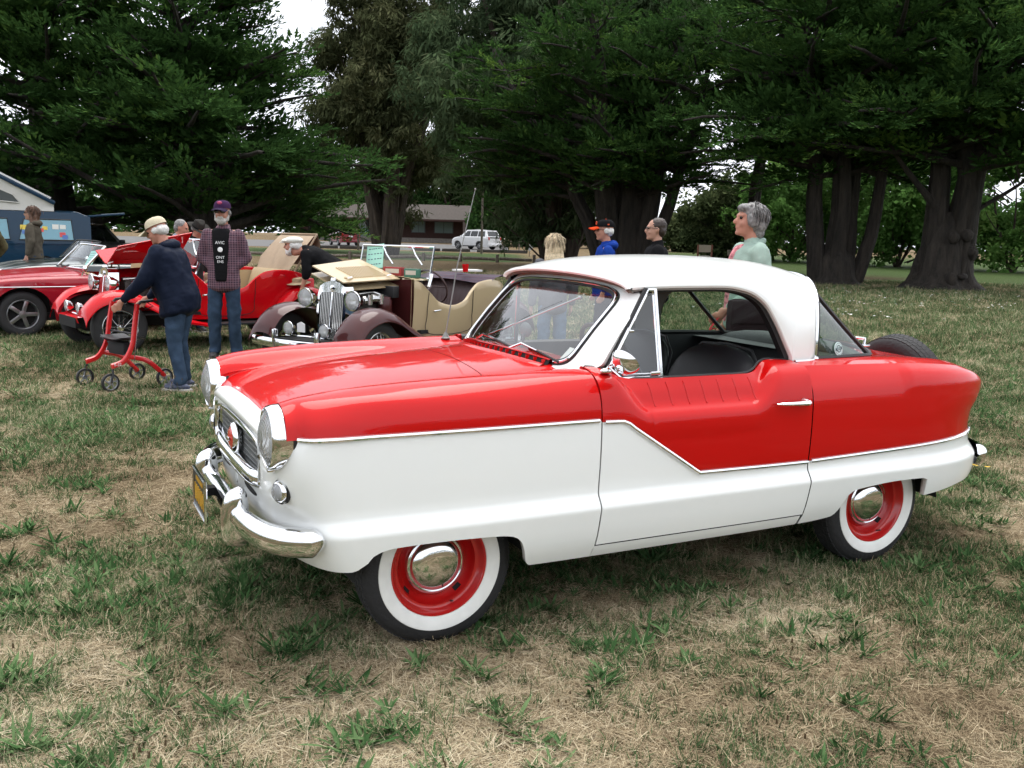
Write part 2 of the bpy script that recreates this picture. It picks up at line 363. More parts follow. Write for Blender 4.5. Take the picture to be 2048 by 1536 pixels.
# ---- leaf templates: arrays of quads (n,4,3), length along +x, up +z
def quads_template(fn, n, seed):
    r = np.random.default_rng(seed); return A([fn(r, k, n) for k in range(n)])
def leaf_quad(p, d, w, up, bend=0):
    """diamond leaf from p along d with half width w"""
    d = A(d); L = np.linalg.norm(d); dn = d/L; s = np.cross(dn, up); s /= np.linalg.norm(s)+1e-9
    return [p, p+d*.5+s*w+A(up)*bend, p+d, p+d*.5-s*w+A(up)*bend]
def cyp_leaf(r, k, n):
    t = (k//2+.5)/(n/2); sd = 1 if k % 2 else -1
    x = .05+.90*t; reach = (.28*(1-t)+.07)*r.uniform(.7, 1.1); q = r.uniform(.15, 1)
    p = A([x+q*reach*.75, sd*q*reach, .03*sin(9*t+r.uniform(0, 2))+q*.05+r.normal(0, .022)])
    d = A([.75, sd*r.uniform(.15, .8), r.uniform(-.15, .55)]); d = d/np.linalg.norm(d)*r.uniform(.14, .27)
    return leaf_quad(p, d, r.uniform(.030, .052), A([r.normal(0, .5), r.normal(0, .5), 1]))
def gum_leaf(r, k, n):
    a = r.uniform(0, 2*pi); rad_ = r.uniform(.02, .30); p = A([rad_*cos(a), rad_*sin(a), r.uniform(-.16, .14)])
    d = A([.35*cos(a), .35*sin(a), r.uniform(-1.1, -.1)])+r.normal(0, .25, 3); d = d/np.linalg.norm(d)*r.uniform(.22, .40)
    return leaf_quad(p, d, r.uniform(.026, .044), A([cos(a), sin(a), .4]), bend=.012)
def brd_leaf(r, k, n):
    v = r.normal(0, 1, 3); v /= np.linalg.norm(v); p = v*r.uniform(.08, .30); d = v+r.normal(0, .6, 3); d = d/np.linalg.norm(d)*r.uniform(.15, .25)
    return leaf_quad(p, d, r.uniform(.05, .085), v+A([0, 0, .8]))
T_CYP = [quads_template(cyp_leaf, 30, 11+i) for i in range(4)]
T_GUM = [quads_template(gum_leaf, 24, 31+i) for i in range(4)]
T_BRD = [quads_template(brd_leaf, 18, 51+i) for i in range(4)]
def crown_mesh(name, temps, pos, dirs, scale, tone, m, up=None):
    n = len(pos); pos = np.asarray(pos, float); dirs = np.asarray(dirs, float); dirs = dirs/(np.linalg.norm(dirs, axis=1)[:, None]+1e-9)
    u = np.broadcast_to(A([0, 0, 1.]) if up is None else up, (n, 3))+rng.normal(0, .12, (n, 3)); s = np.cross(u, dirs); s /= np.linalg.norm(s, axis=1)[:, None]+1e-9; w = np.cross(dirs, s)
    tid = rng.integers(0, len(temps), n); V = []; Tn = []
    for k, T in enumerate(temps):
        q = np.where(tid == k)[0]
        if not len(q): continue
        P = (T[None, :, :, 0:1]*dirs[q][:, None, None]+T[None, :, :, 1:2]*s[q][:, None, None]+T[None, :, :, 2:3]*w[q][:, None, None])*np.asarray(scale)[q][:, None, None, None]+pos[q][:, None, None]
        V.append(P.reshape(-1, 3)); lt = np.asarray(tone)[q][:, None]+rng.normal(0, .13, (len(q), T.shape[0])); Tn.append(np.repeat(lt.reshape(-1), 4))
    V = np.concatenate(V); Tn = np.clip(np.concatenate(Tn), 0, 1); F = np.arange(len(V)).reshape(-1, 4)
    return fast_mesh(name, V, F, m, smooth_=False, attrs={'tone': ('FLOAT', 'POINT', Tn)})
def fluted_tube(b, pts, rad_, n=14, flute=.12, seed=0):
    pts = np.asarray(pts, float); k = len(pts); T = np.gradient(pts, axis=0); T /= np.linalg.norm(T, axis=1)[:, None]; N = np.cross(T[0], [0.3, .95, .1]); rings = []
    for i in range(k):
        N = N-T[i]*N.dot(T[i]); N /= np.linalg.norm(N); Bn = np.cross(T[i], N); a = np.linspace(0, 2*pi, n, endpoint=False)
        f = 1+flute*np.sin(a*5+seed+i*.12)+flute*.8*np.sin(a*9+2*seed-i*.2)+flute*.4*np.sin(a*16+i*.3)
        rings.append(pts[i]+(rad_[i]*f)[:, None]*(np.cos(a)[:, None]*N+np.sin(a)[:, None]*Bn))
    b.grid(A(rings), cv=True)
class Tree:
    def __init__(s, name, label, u, d, seed, cat='tree', group=None):
        p = gxy(u, d); s.r = np.random.default_rng(seed); s.root = thing(name, label, cat, (p[0], p[1], gz(*p)), 0, group)
        s.b = MB(); s.pos = []; s.dir = []; s.sc = []; s.tone = []
    def limb(s, p0, d0, L, r0, curve, n=9, flute=.0, r1=.25):
        """curved limb; returns points"""
        P = [A(p0, float)]; d = A(d0, float)/np.linalg.norm(d0)
        for i in range(n-1):
            P.append(P[-1]+d*L/(n-1)); d = d+A(curve)/(n-1)+s.r.normal(0, .06, 3); d /= np.linalg.norm(d)
        R = np.linspace(r0, r0*r1, n)
        if flute: fluted_tube(s.b, P, R, 30, flute, s.r.uniform(0, 6))
        else: s.b.tube(P, R, 7, caps=False)
        return A(P)
    def spray(s, p, d, sc, tone): s.pos.append(p); s.dir.append(d); s.sc.append(sc); s.tone.append(tone)
    def done(s, temps, m, bark, twig=True):
        t = s.b.build('trunk', bark, s.root, fixn=False, sharp=0)
        me = crown_mesh('crown', temps, s.pos, s.dir, A(s.sc), A(s.tone), m); c = put(bpy.data.objects.new('crown', me), s.root); return s.root
def cypress(name, label, u, d, H, spread, seed, h0=.12, nl=60, trunks=None, lean=(0, 0), group=None, dens=1.0, az=None, top=.25, droop=-.15, sc=1.0, skip=None, elev=(.05, .5), trunk_r=.5):
    """layered cypress: limbs carry side branchlets, the branchlets carry flat sprays"""
    t = Tree(name, label, u, d, seed, group=group); r = t.r
    stems = trunks or [((0, 0, 0), (lean[0], lean[1], 1), trunk_r)]; SP = []
    for (p, dr, rr) in stems:
        P = t.limb(p, dr, H*.95, rr, (r.normal(0, .12), r.normal(0, .12), 0.5), 18, .13, .18); SP.append(P)
    for k in range(nl):
        P = SP[k % len(SP)]; f = h0+(1-h0)*(k+r.uniform(0, 1))/nl; q = f*(len(P)-1); i = min(int(q), len(P)-2); p0 = P[i]*(1-(q-i))+P[i+1]*(q-i)
        prof_ = (1-f)**.55*(1-top)+top*min(1, (1-f)*4); L = spread*prof_*r.uniform(.65, 1.12); a = r.uniform(0, 2*pi) if az is None else az(r, k)
        if skip and skip(a, f, r): continue
        e = r.uniform(*elev); d0 = A([cos(a), sin(a), e]); pts = t.limb(p0, d0, L, .035+.018*L, (0, 0, droop+r.normal(0, .10)), 8)
        tot = np.linalg.norm(pts[-1]-pts[0]); nb = max(3, int(L*2.6*dens))
        limb_tone = r.normal(.42, .12)
        for j in range(nb):
            w = .18+.82*(j+.5)/nb; qq = w*(len(pts)-1); ii = min(int(qq), len(pts)-2); c = pts[ii]*(1-(qq-ii))+pts[ii+1]*(qq-ii); fd = pts[ii+1]-pts[ii]; fd /= np.linalg.norm(fd)
            sd = A([-fd[1], fd[0], 0]); sd /= np.linalg.norm(sd)+1e-6
            for sg in (-1, 1):
                bl = (.30*L*(1-w)+.45)*r.uniform(.6, 1.1); bd = fd*.75+sd*sg*r.uniform(.5, 1.0)+A([0, 0, r.normal(.08, .16)]); bd /= np.linalg.norm(bd)
                ns = max(1, int(bl/.42*dens))
                for m_ in range(ns):
                    g = (m_+r.uniform(.1, .6))/ns*bl; sp = c+bd*g+r.normal(0, .07, 3); dd = bd+r.normal(0, .28, 3)*A([1, 1, .6])
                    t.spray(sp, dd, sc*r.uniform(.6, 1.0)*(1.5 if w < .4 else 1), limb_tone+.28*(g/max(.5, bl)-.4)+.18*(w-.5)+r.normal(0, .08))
    return t
# ---- the trees and shrubs (bearings and distances measured from the photograph)
def clump_tree(name, label, u, d, H, rx, ry, z0, seed, nclump, per, temps, m, bark, group=None, sc=1.0, stems=3, trunk_r=.35, spread=.5, hang=-.3, clump_r=1.0, shell=.6, tonebase=.42, cat='tree'):
    """rounded crown made of separate leafy clumps on the ends of rising limbs"""
    t = Tree(name, label, u, d, seed, cat, group); r = t.r
    zc = (H+z0)/2; rz = (H-z0)/2
    for k in range(stems):
        a = 2*pi*k/stems+r.uniform(0, 1); t.limb((.25*cos(a)*trunk_r*2, .25*sin(a)*trunk_r*2, -.1), (spread*cos(a), spread*sin(a), 1), H*.72, trunk_r*r.uniform(.7, 1.1), (0, 0, .4), 12, .10, .15)
    for k in range(nclump):
        v = r.normal(0, 1, 3); v /= np.linalg.norm(v); q = r.uniform(shell, 1)
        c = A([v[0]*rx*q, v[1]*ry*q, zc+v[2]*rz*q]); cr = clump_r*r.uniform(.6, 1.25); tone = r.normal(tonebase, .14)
        if r.random() < .5: t.limb((c[0]*.15, c[1]*.15, max(.3, c[2]-.55*rz*q)), c-A([c[0]*.15, c[1]*.15, max(.3, c[2]-.55*rz*q)]), np.linalg.norm(c-A([c[0]*.15, c[1]*.15, max(.3, c[2]-.55*rz*q)])), .05, (0, 0, 0), 6)
        for j in range(per):
            w = r.normal(0, 1, 3); w /= np.linalg.norm(w); rr_ = cr*r.uniform(.45, 1)**.6
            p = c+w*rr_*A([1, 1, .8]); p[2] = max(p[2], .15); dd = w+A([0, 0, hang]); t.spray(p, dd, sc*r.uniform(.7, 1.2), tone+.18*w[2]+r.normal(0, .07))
    t.done(temps, m, bark); return t.root
def build_trees():
    rt = A([RH[0], RH[1]])
    def sided(q): return [((p[0]*rt[0]+p[1]*FH[0], p[0]*rt[1]+p[1]*FH[1], p[2]), (e[0]*rt[0]+e[1]*FH[0], e[0]*rt[1]+e[1]*FH[1], e[2]), w) for p, e, w in q]
    # left: wide dark cypresses behind the classic cars
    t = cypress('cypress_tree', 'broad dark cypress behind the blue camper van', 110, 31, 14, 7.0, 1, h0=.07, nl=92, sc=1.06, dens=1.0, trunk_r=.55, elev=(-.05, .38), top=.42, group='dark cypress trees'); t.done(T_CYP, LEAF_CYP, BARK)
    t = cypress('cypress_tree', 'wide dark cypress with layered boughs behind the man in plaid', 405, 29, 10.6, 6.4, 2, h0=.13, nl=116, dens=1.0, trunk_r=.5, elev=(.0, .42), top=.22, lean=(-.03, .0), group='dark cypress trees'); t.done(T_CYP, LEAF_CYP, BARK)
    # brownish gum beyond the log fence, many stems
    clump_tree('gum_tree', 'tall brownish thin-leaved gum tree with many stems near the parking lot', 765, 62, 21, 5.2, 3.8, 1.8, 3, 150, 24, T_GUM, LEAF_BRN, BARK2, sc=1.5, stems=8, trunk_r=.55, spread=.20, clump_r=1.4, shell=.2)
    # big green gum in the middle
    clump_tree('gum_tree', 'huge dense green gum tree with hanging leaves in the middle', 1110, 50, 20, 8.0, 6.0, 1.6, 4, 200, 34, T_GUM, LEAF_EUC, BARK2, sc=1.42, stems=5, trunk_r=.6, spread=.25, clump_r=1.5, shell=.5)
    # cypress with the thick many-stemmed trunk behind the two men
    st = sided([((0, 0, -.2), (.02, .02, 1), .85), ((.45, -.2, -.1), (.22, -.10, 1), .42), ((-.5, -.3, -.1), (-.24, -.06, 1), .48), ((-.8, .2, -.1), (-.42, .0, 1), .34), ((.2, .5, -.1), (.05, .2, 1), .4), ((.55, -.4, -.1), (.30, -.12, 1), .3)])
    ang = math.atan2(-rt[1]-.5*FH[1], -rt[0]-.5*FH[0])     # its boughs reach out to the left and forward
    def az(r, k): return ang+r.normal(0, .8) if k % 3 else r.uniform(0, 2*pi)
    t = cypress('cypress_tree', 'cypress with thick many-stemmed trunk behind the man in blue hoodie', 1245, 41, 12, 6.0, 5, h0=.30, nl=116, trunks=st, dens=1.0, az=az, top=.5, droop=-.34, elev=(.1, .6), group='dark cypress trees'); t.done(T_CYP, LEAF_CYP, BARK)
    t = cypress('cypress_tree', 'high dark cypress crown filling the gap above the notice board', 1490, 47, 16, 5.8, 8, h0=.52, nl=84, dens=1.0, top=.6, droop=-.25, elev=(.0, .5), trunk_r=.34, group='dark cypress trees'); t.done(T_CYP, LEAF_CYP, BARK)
    t = cypress('cypress_tree', 'young dark cypress screening the left end of the brown building', 610, 66, 8.5, 3.8, 9, h0=.06, nl=46, dens=.9, top=.3, trunk_r=.22, sc=1.3, group='dark cypress trees'); t.done(T_CYP, LEAF_CYP, BARK)
    # right: two old cypresses, trunks bare below
    st = sided([((-.50, 0, -.2), (-.24, 0, 1), .34), ((-.05, 0, -.2), (-.02, 0, 1), .42), ((.35, .2, -.2), (.09, 0, 1), .36), ((.75, .1, -.2), (.30, 0, 1), .26)])
    t = cypress('cypress_tree', 'old cypress with four splayed stems on the right lawn', 1665, 36, 13, 6.8, 6, h0=.34, nl=104, sc=1.08, trunks=st, dens=1.0, top=.6, droop=-.30, elev=(.0, .5), group='dark cypress trees')
    base_flare(t, .78, .55); t.done(T_CYP, LEAF_CYP, BARK)
    st = sided([((-.35, 0, -.2), (-.03, 0, 1), .46), ((.30, 0, -.2), (.04, 0, 1), .58), ((.15, -.3, -.2), (.10, .02, 1), .40)])
    t = cypress('cypress_tree', 'massive old cypress with gnarled burled trunk at the right edge', 1885, 34, 13, 7.2, 7, h0=.36, nl=106, sc=1.08, trunks=st, dens=1.0, top=.6, droop=-.25, elev=(-.05, .55), group='dark cypress trees')
    base_flare(t, 1.0)
    for k in range(22):
        a = t.r.uniform(0, 2*pi); z = t.r.uniform(.1, 2.2); t.b.ball(A([1.0*cos(a)*(1-.12*z), 1.0*sin(a)*(1-.12*z), z]), t.r.uniform(.12, .28, 3), 10)
    t.limb((.5*rt[0], .5*rt[1], 2.6), (1.0*rt[0], 1.0*rt[1], .62), 4.2, .10, (0, 0, .2)); t.limb((-.5*rt[0], -.5*rt[1], 2.9), (-.75*rt[0], -.75*rt[1], .9), 3.6, .15, (0, 0, .1))
    t.done(T_CYP, LEAF_CYP, BARK)
    # leafy background shrubs and trees on the right, far edge of the lawn
    for u, d, H, rx, lab, m, sd in [(1790, 64, 10, 6.0, 'tall leafy green shrub between the two old cypress trunks', LEAF_BRD, 21), (2020, 60, 10, 6.0, 'leafy bright green shrub beyond the massive cypress at the right edge', LEAF_BRD, 22), (1580, 70, 8.6, 5.2, 'leafy green shrub behind the grey-haired woman', LEAF_BRD, 23), (1450, 74, 6.2, 4.2, 'pale olive shrub behind the wooden notice board', LEAF_OLV, 24), (1375, 92, 3.6, 3.0, 'low olive shrub beside the gap of white sky', LEAF_OLV, 25)]:
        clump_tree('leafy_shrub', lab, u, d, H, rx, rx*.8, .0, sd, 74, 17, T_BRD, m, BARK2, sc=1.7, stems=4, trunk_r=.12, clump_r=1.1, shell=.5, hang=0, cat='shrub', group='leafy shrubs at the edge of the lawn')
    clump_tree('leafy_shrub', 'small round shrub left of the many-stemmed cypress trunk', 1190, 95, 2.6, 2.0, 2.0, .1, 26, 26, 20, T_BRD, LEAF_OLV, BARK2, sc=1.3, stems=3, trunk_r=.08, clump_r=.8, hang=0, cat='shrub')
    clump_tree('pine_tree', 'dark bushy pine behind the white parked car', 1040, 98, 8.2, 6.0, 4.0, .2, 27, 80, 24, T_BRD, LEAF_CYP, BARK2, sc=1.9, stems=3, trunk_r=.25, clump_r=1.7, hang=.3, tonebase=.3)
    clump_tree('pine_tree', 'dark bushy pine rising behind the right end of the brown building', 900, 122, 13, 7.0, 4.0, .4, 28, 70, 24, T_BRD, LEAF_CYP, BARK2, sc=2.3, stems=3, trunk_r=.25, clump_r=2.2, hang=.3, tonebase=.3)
    clump_tree('pine_tree', 'tall dark pine behind the left part of the brown building', 700, 124, 14, 7.5, 4.0, .4, 29, 70, 24, T_BRD, LEAF_CYP, BARK2, sc=2.3, stems=3, trunk_r=.25, clump_r=2.2, hang=.3, tonebase=.3)
    # woods that close the view all round, one far mass
    r = np.random.default_rng(77); pos = []; dr = []; sc = []; tn = []
    for k in range(520):
        a = 2*pi*(k+r.uniform(0, 1))/520; R_ = r.uniform(150, 185); x = CX+R_*cos(a); y = CY+R_*sin(a); d_ = float(depth_of(x, y)); l_ = float(lat_of(x, y)); u_ = 1024+l_/max(1, d_)*FPX if d_ > 20 else -999
        H = 9*(.6+.8*float(vnoise(k*.11, 3.3, 1, 2, 4)))
        if 1110 < u_ < 1420: H = 2.6
        elif u_ > -300: H *= .9
        for j in range(18 if d_ > 0 and abs(l_) < d_ else 8):
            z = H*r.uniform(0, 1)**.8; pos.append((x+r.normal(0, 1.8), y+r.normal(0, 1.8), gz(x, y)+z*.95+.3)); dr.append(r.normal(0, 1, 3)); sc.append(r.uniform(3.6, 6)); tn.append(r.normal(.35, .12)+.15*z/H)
    me = crown_mesh('far_wood', T_BRD, pos, dr, A(sc), A(tn), LEAF_CYP); o = put(bpy.data.objects.new('far_wood', me)); tag(o, 'dark line of distant woods round the field', 'woods', None, 'stuff')
def base_flare(t, R, zs=1.0):
    G = []
    for z, f in [(-.1, 1.75), (.1, 1.45), (.3, 1.2), (.6, 1.05), (1.0, .98), (1.5, .88), (2.0, .70), (2.6, .35), (2.8, .1)]:
        G.append([(R*f*(1+.10*sin(a*5+z)+.07*sin(a*8-z*2))*cos(a), R*f*.75*(1+.12*sin(a*6-z)+.06*sin(a*11))*sin(a), z*zs) for a in np.linspace(0, 2*pi, 34, endpoint=False)])
    G = A(G); rt = A([RH[0], RH[1]]); X = G[:, :, 0:1]*A([rt[0], rt[1], 0])+G[:, :, 1:2]*A([FH[0], FH[1], 0])+G[:, :, 2:3]*A([0, 0, 1]); t.b.grid(X, cv=True)
build_trees()
# ---- lawn plants: templates and points in one mesh, spread by geometry nodes (nobody could count them)
def blade_mat(name, cols, trans=.25, rough=.7):
    m, n, l, b = nodes_mat(name); at = n.new('ShaderNodeAttribute'); at.attribute_name = 'tone'; ai = n.new('ShaderNodeAttribute'); ai.attribute_type = 'INSTANCER'; ai.attribute_name = 'itone'
    ad = n.new('ShaderNodeMath'); ad.operation = 'ADD'; l.new(at.outputs['Fac'], ad.inputs[0]); l.new(ai.outputs['Fac'], ad.inputs[1])
    r = n.new('ShaderNodeValToRGB'); l.new(ad.outputs[0], r.inputs[0]); e = r.color_ramp.elements
    while len(e) < len(cols): e.new(.5)
    for q, (p, c) in zip(e, cols): q.position = p; q.color = tuple(c)+(1,)
    n.remove(b); df = n.new('ShaderNodeBsdfDiffuse'); l.new(r.outputs[0], df.inputs[0])
    if trans:
        tl = n.new('ShaderNodeBsdfTranslucent'); l.new(r.outputs[0], tl.inputs[0]); mx = n.new('ShaderNodeMixShader'); mx.inputs[0].default_value = trans
        l.new(df.outputs[0], mx.inputs[1]); l.new(tl.outputs[0], mx.inputs[2]); df = mx
    l.new(df.outputs[0], n['Material Output'].inputs[0]); return m
M_DRY = blade_mat('straw', [(0, (.095, .07, .043)), (.35, (.25, .19, .118)), (.7, (.44, .36, .23)), (1, (.60, .52, .37))], trans=0)
M_GRN = blade_mat('grass_blades', [(0, (.028, .050, .021)), (.5, (.072, .125, .050)), (.85, (.13, .19, .085)), (1, (.24, .27, .15))])
M_BLU = blade_mat('plantain_leaves', [(0, (.022, .050, .018)), (.5, (.058, .125, .044)), (1, (.15, .23, .10))])
M_SEED = blade_mat('seed_heads', [(0, (.07, .05, .03)), (1, (.16, .12, .07))])
M_YEL = mat('yellow_petals', (.75, .45, .01), .6); M_WHT = mat('white_petals', (.75, .75, .72), .6)
def strip_blade(p, a, L, w, lean, curl, nseg=3, roll=0):
    """bent tapering blade -> quads"""
    d = A([cos(a), sin(a), 0]); s = A([-sin(a)*cos(roll), cos(a)*cos(roll), sin(roll)]); P = []; q = A(p, float); th = lean
    for i in range(nseg+1):
        f = i/nseg; ww = w*(1-f**1.6)+.0002 if nseg > 1 else w; P.append((q-s*ww, q+s*ww)); q = q+(d*sin(th)+A([0, 0, 1])*cos(th))*L/nseg; th += curl/nseg
    return [[P[i][0], P[i][1], P[i+1][1], P[i+1][0]] for i in range(nseg)]
def leaf_blade(p, a, L, w, lean, curl, nseg=4):
    d = A([cos(a), sin(a), 0]); s = A([-sin(a), cos(a), 0]); P = []; q = A(p, float); th = lean
    for i in range(nseg+1):
        f = i/nseg; ww = w*sin(pi*min(1, .08+.92*f))**.8; P.append((q-s*ww, q+s*ww)); q = q+(d*sin(th)+A([0, 0, 1])*cos(th))*L/nseg; th += curl/nseg
    return [[P[i][0], P[i][1], P[i+1][1], P[i+1][0]] for i in range(nseg)]
def tuft(kind, r):
    Q = []; M = []; T = []
    def put_(qs, m, t): Q.extend(qs); M.extend([m]*len(qs)); T.extend([t]*len(qs))
    if kind == 'dry':
        for k in range(34):
            p = A([r.normal(0, .028), r.normal(0, .028), 0]); put_(strip_blade(p, r.uniform(0, 2*pi), r.uniform(.025, .07), r.uniform(.0005, .0011), r.uniform(.6, 1.5), r.uniform(-.2, .8), 2, r.uniform(-.6, .6)), 0, r.uniform(.2, .85))
    if kind == 'mat':      # flattened thatch
        for k in range(44):
            p = A([r.normal(0, .045), r.normal(0, .045), r.uniform(.003, .018)]); put_(strip_blade(p, r.uniform(0, 2*pi), r.uniform(.035, .085), r.uniform(.0005, .0011), r.uniform(1.3, 1.6), r.uniform(-.2, .25), 2, r.uniform(-.6, .6)), 0, r.uniform(.15, .9))
    if kind == 'green':
        for k in range(20):
            p = A([r.normal(0, .022), r.normal(0, .022), 0]); put_(strip_blade(p, r.uniform(0, 2*pi), r.uniform(.03, .07), r.uniform(.0015, .0028), r.uniform(.2, 1.2), r.uniform(.1, 1.0), 3), 1, r.uniform(.2, .8))
        for k in range(5):
            p = A([r.normal(0, .03), r.normal(0, .03), 0]); put_(strip_blade(p, r.uniform(0, 2*pi), r.uniform(.03, .08), .0012, r.uniform(.4, 1.2), r.uniform(0, .9), 2), 0, r.uniform(.4, .9))
    if kind == 'rosette':
        for k in range(26):
            L = r.uniform(.045, .12); put_(leaf_blade(A([r.normal(0, .018), r.normal(0, .018), .002]), r.uniform(0, 2*pi), L, L*r.uniform(.035, .07)+.0012, r.uniform(.75, 1.45), r.uniform(.0, .45), 3), 2, r.uniform(.15, .9))
    if kind == 'stalk':
        for k in range(3):
            a = r.uniform(0, 2*pi); L = r.uniform(.07, .15); le = r.uniform(.05, .4); p = A([r.normal(0, .03), r.normal(0, .03), 0]); put_(strip_blade(p, a, L, .0009, le, .1, 2), 0, .5)
            e = p+A([cos(a)*sin(le+.05), sin(a)*sin(le+.05), cos(le+.05)])*L
            for b_ in (0, pi/2): s = A([cos(b_), sin(b_), 0])*.0032; put_([[e-s, e+s, e+s*.6+A([0, 0, .014]), e-s*.6+A([0, 0, .014])]], 3, .4)
    if kind in ('yellow', 'daisy'):
        put_(strip_blade(A([0, 0, 0]), 0, .05, .0012, .1, .1, 2), 1, .5)
        for k in range(7):
            a = 2*pi*k/7; c = A([0, 0, .052]); e = A([cos(a), sin(a), .15]); s = A([-sin(a), cos(a), 0]); R_ = .018 if kind == 'yellow' else .013; put_([[c-s*.002, c+s*.002, c+e*R_+s*.005, c+e*R_-s*.005]], 4 if kind == 'yellow' else 5, .5)
    return A(Q), A(M), A(T)
def scatter(name, label, cat, templates, pts, rotz, tilt, scale, tid, itone, mats, kind='stuff'):
    V = []; M = []; T = []; G = []; P = []; vo = 0
    for k, (q, m, t) in enumerate(templates):
        V.append(q.reshape(-1, 3)); M.append(m); T.append(np.repeat(t, 4)); G.append(np.full(len(q)*4, k))
    V = np.concatenate(V); nv = len(V); n = len(pts); F = np.arange(nv).reshape(-1, 4)
    z = np.zeros
    me = fast_mesh(name, np.concatenate([V, pts]), F, mats, False, np.concatenate(M), attrs={
        'tone': ('FLOAT', 'POINT', np.concatenate([np.concatenate(T), z(n)])), 'tpl': ('INT', 'POINT', np.concatenate([np.concatenate(G), z(n)-1])), 'tid': ('INT', 'POINT', np.concatenate([z(nv), tid])),
        'ispt': ('FLOAT', 'POINT', np.concatenate([z(nv), z(n)+1])), 'irot': ('FLOAT_VECTOR', 'POINT', np.concatenate([z((nv, 3)), np.stack([tilt[:, 0], tilt[:, 1], rotz], 1)])),
        'iscale': ('FLOAT', 'POINT', np.concatenate([z(nv), scale])), 'itone': ('FLOAT', 'POINT', np.concatenate([z(nv), itone]))})
    o = put(bpy.data.objects.new(name, me)); tag(o, label, cat, None, kind)
    ng = bpy.data.node_groups.new(name, 'GeometryNodeTree'); ng.interface.new_socket('Geometry', in_out='INPUT', socket_type='NodeSocketGeometry'); ng.interface.new_socket('Geometry', in_out='OUTPUT', socket_type='NodeSocketGeometry')
    N = ng.nodes; L = ng.links; gi = N.new('NodeGroupInput'); go = N.new('NodeGroupOutput')
    def attr(nm, ty):
        a = N.new('GeometryNodeInputNamedAttribute'); a.data_type = ty; a.inputs[0].default_value = nm; return a.outputs[0]
    cmp = N.new('FunctionNodeCompare'); cmp.data_type = 'FLOAT'; cmp.operation = 'GREATER_THAN'; cmp.inputs[1].default_value = .5; L.new(attr('ispt', 'FLOAT'), cmp.inputs[0])
    sp = N.new('GeometryNodeSeparateGeometry'); sp.domain = 'POINT'; L.new(gi.outputs[0], sp.inputs[0]); L.new(cmp.outputs[0], sp.inputs[1])
    si = N.new('GeometryNodeSplitToInstances'); si.domain = 'POINT'; L.new(sp.outputs[1], si.inputs['Geometry']); L.new(attr('tpl', 'INT'), si.inputs['Group ID'])
    ip = N.new('GeometryNodeInstanceOnPoints'); L.new(sp.outputs[0], ip.inputs['Points']); L.new(si.outputs[0], ip.inputs['Instance']); ip.inputs['Pick Instance'].default_value = True
    L.new(attr('tid', 'INT'), ip.inputs['Instance Index'])
    er = N.new('FunctionNodeEulerToRotation'); L.new(attr('irot', 'FLOAT_VECTOR'), er.inputs[0]); L.new(er.outputs[0], ip.inputs['Rotation'])
    L.new(attr('iscale', 'FLOAT'), ip.inputs['Scale']); L.new(ip.outputs[0], go.inputs[0])
    md = o.modifiers.new('spread', 'NODES'); md.node_group = ng; return o
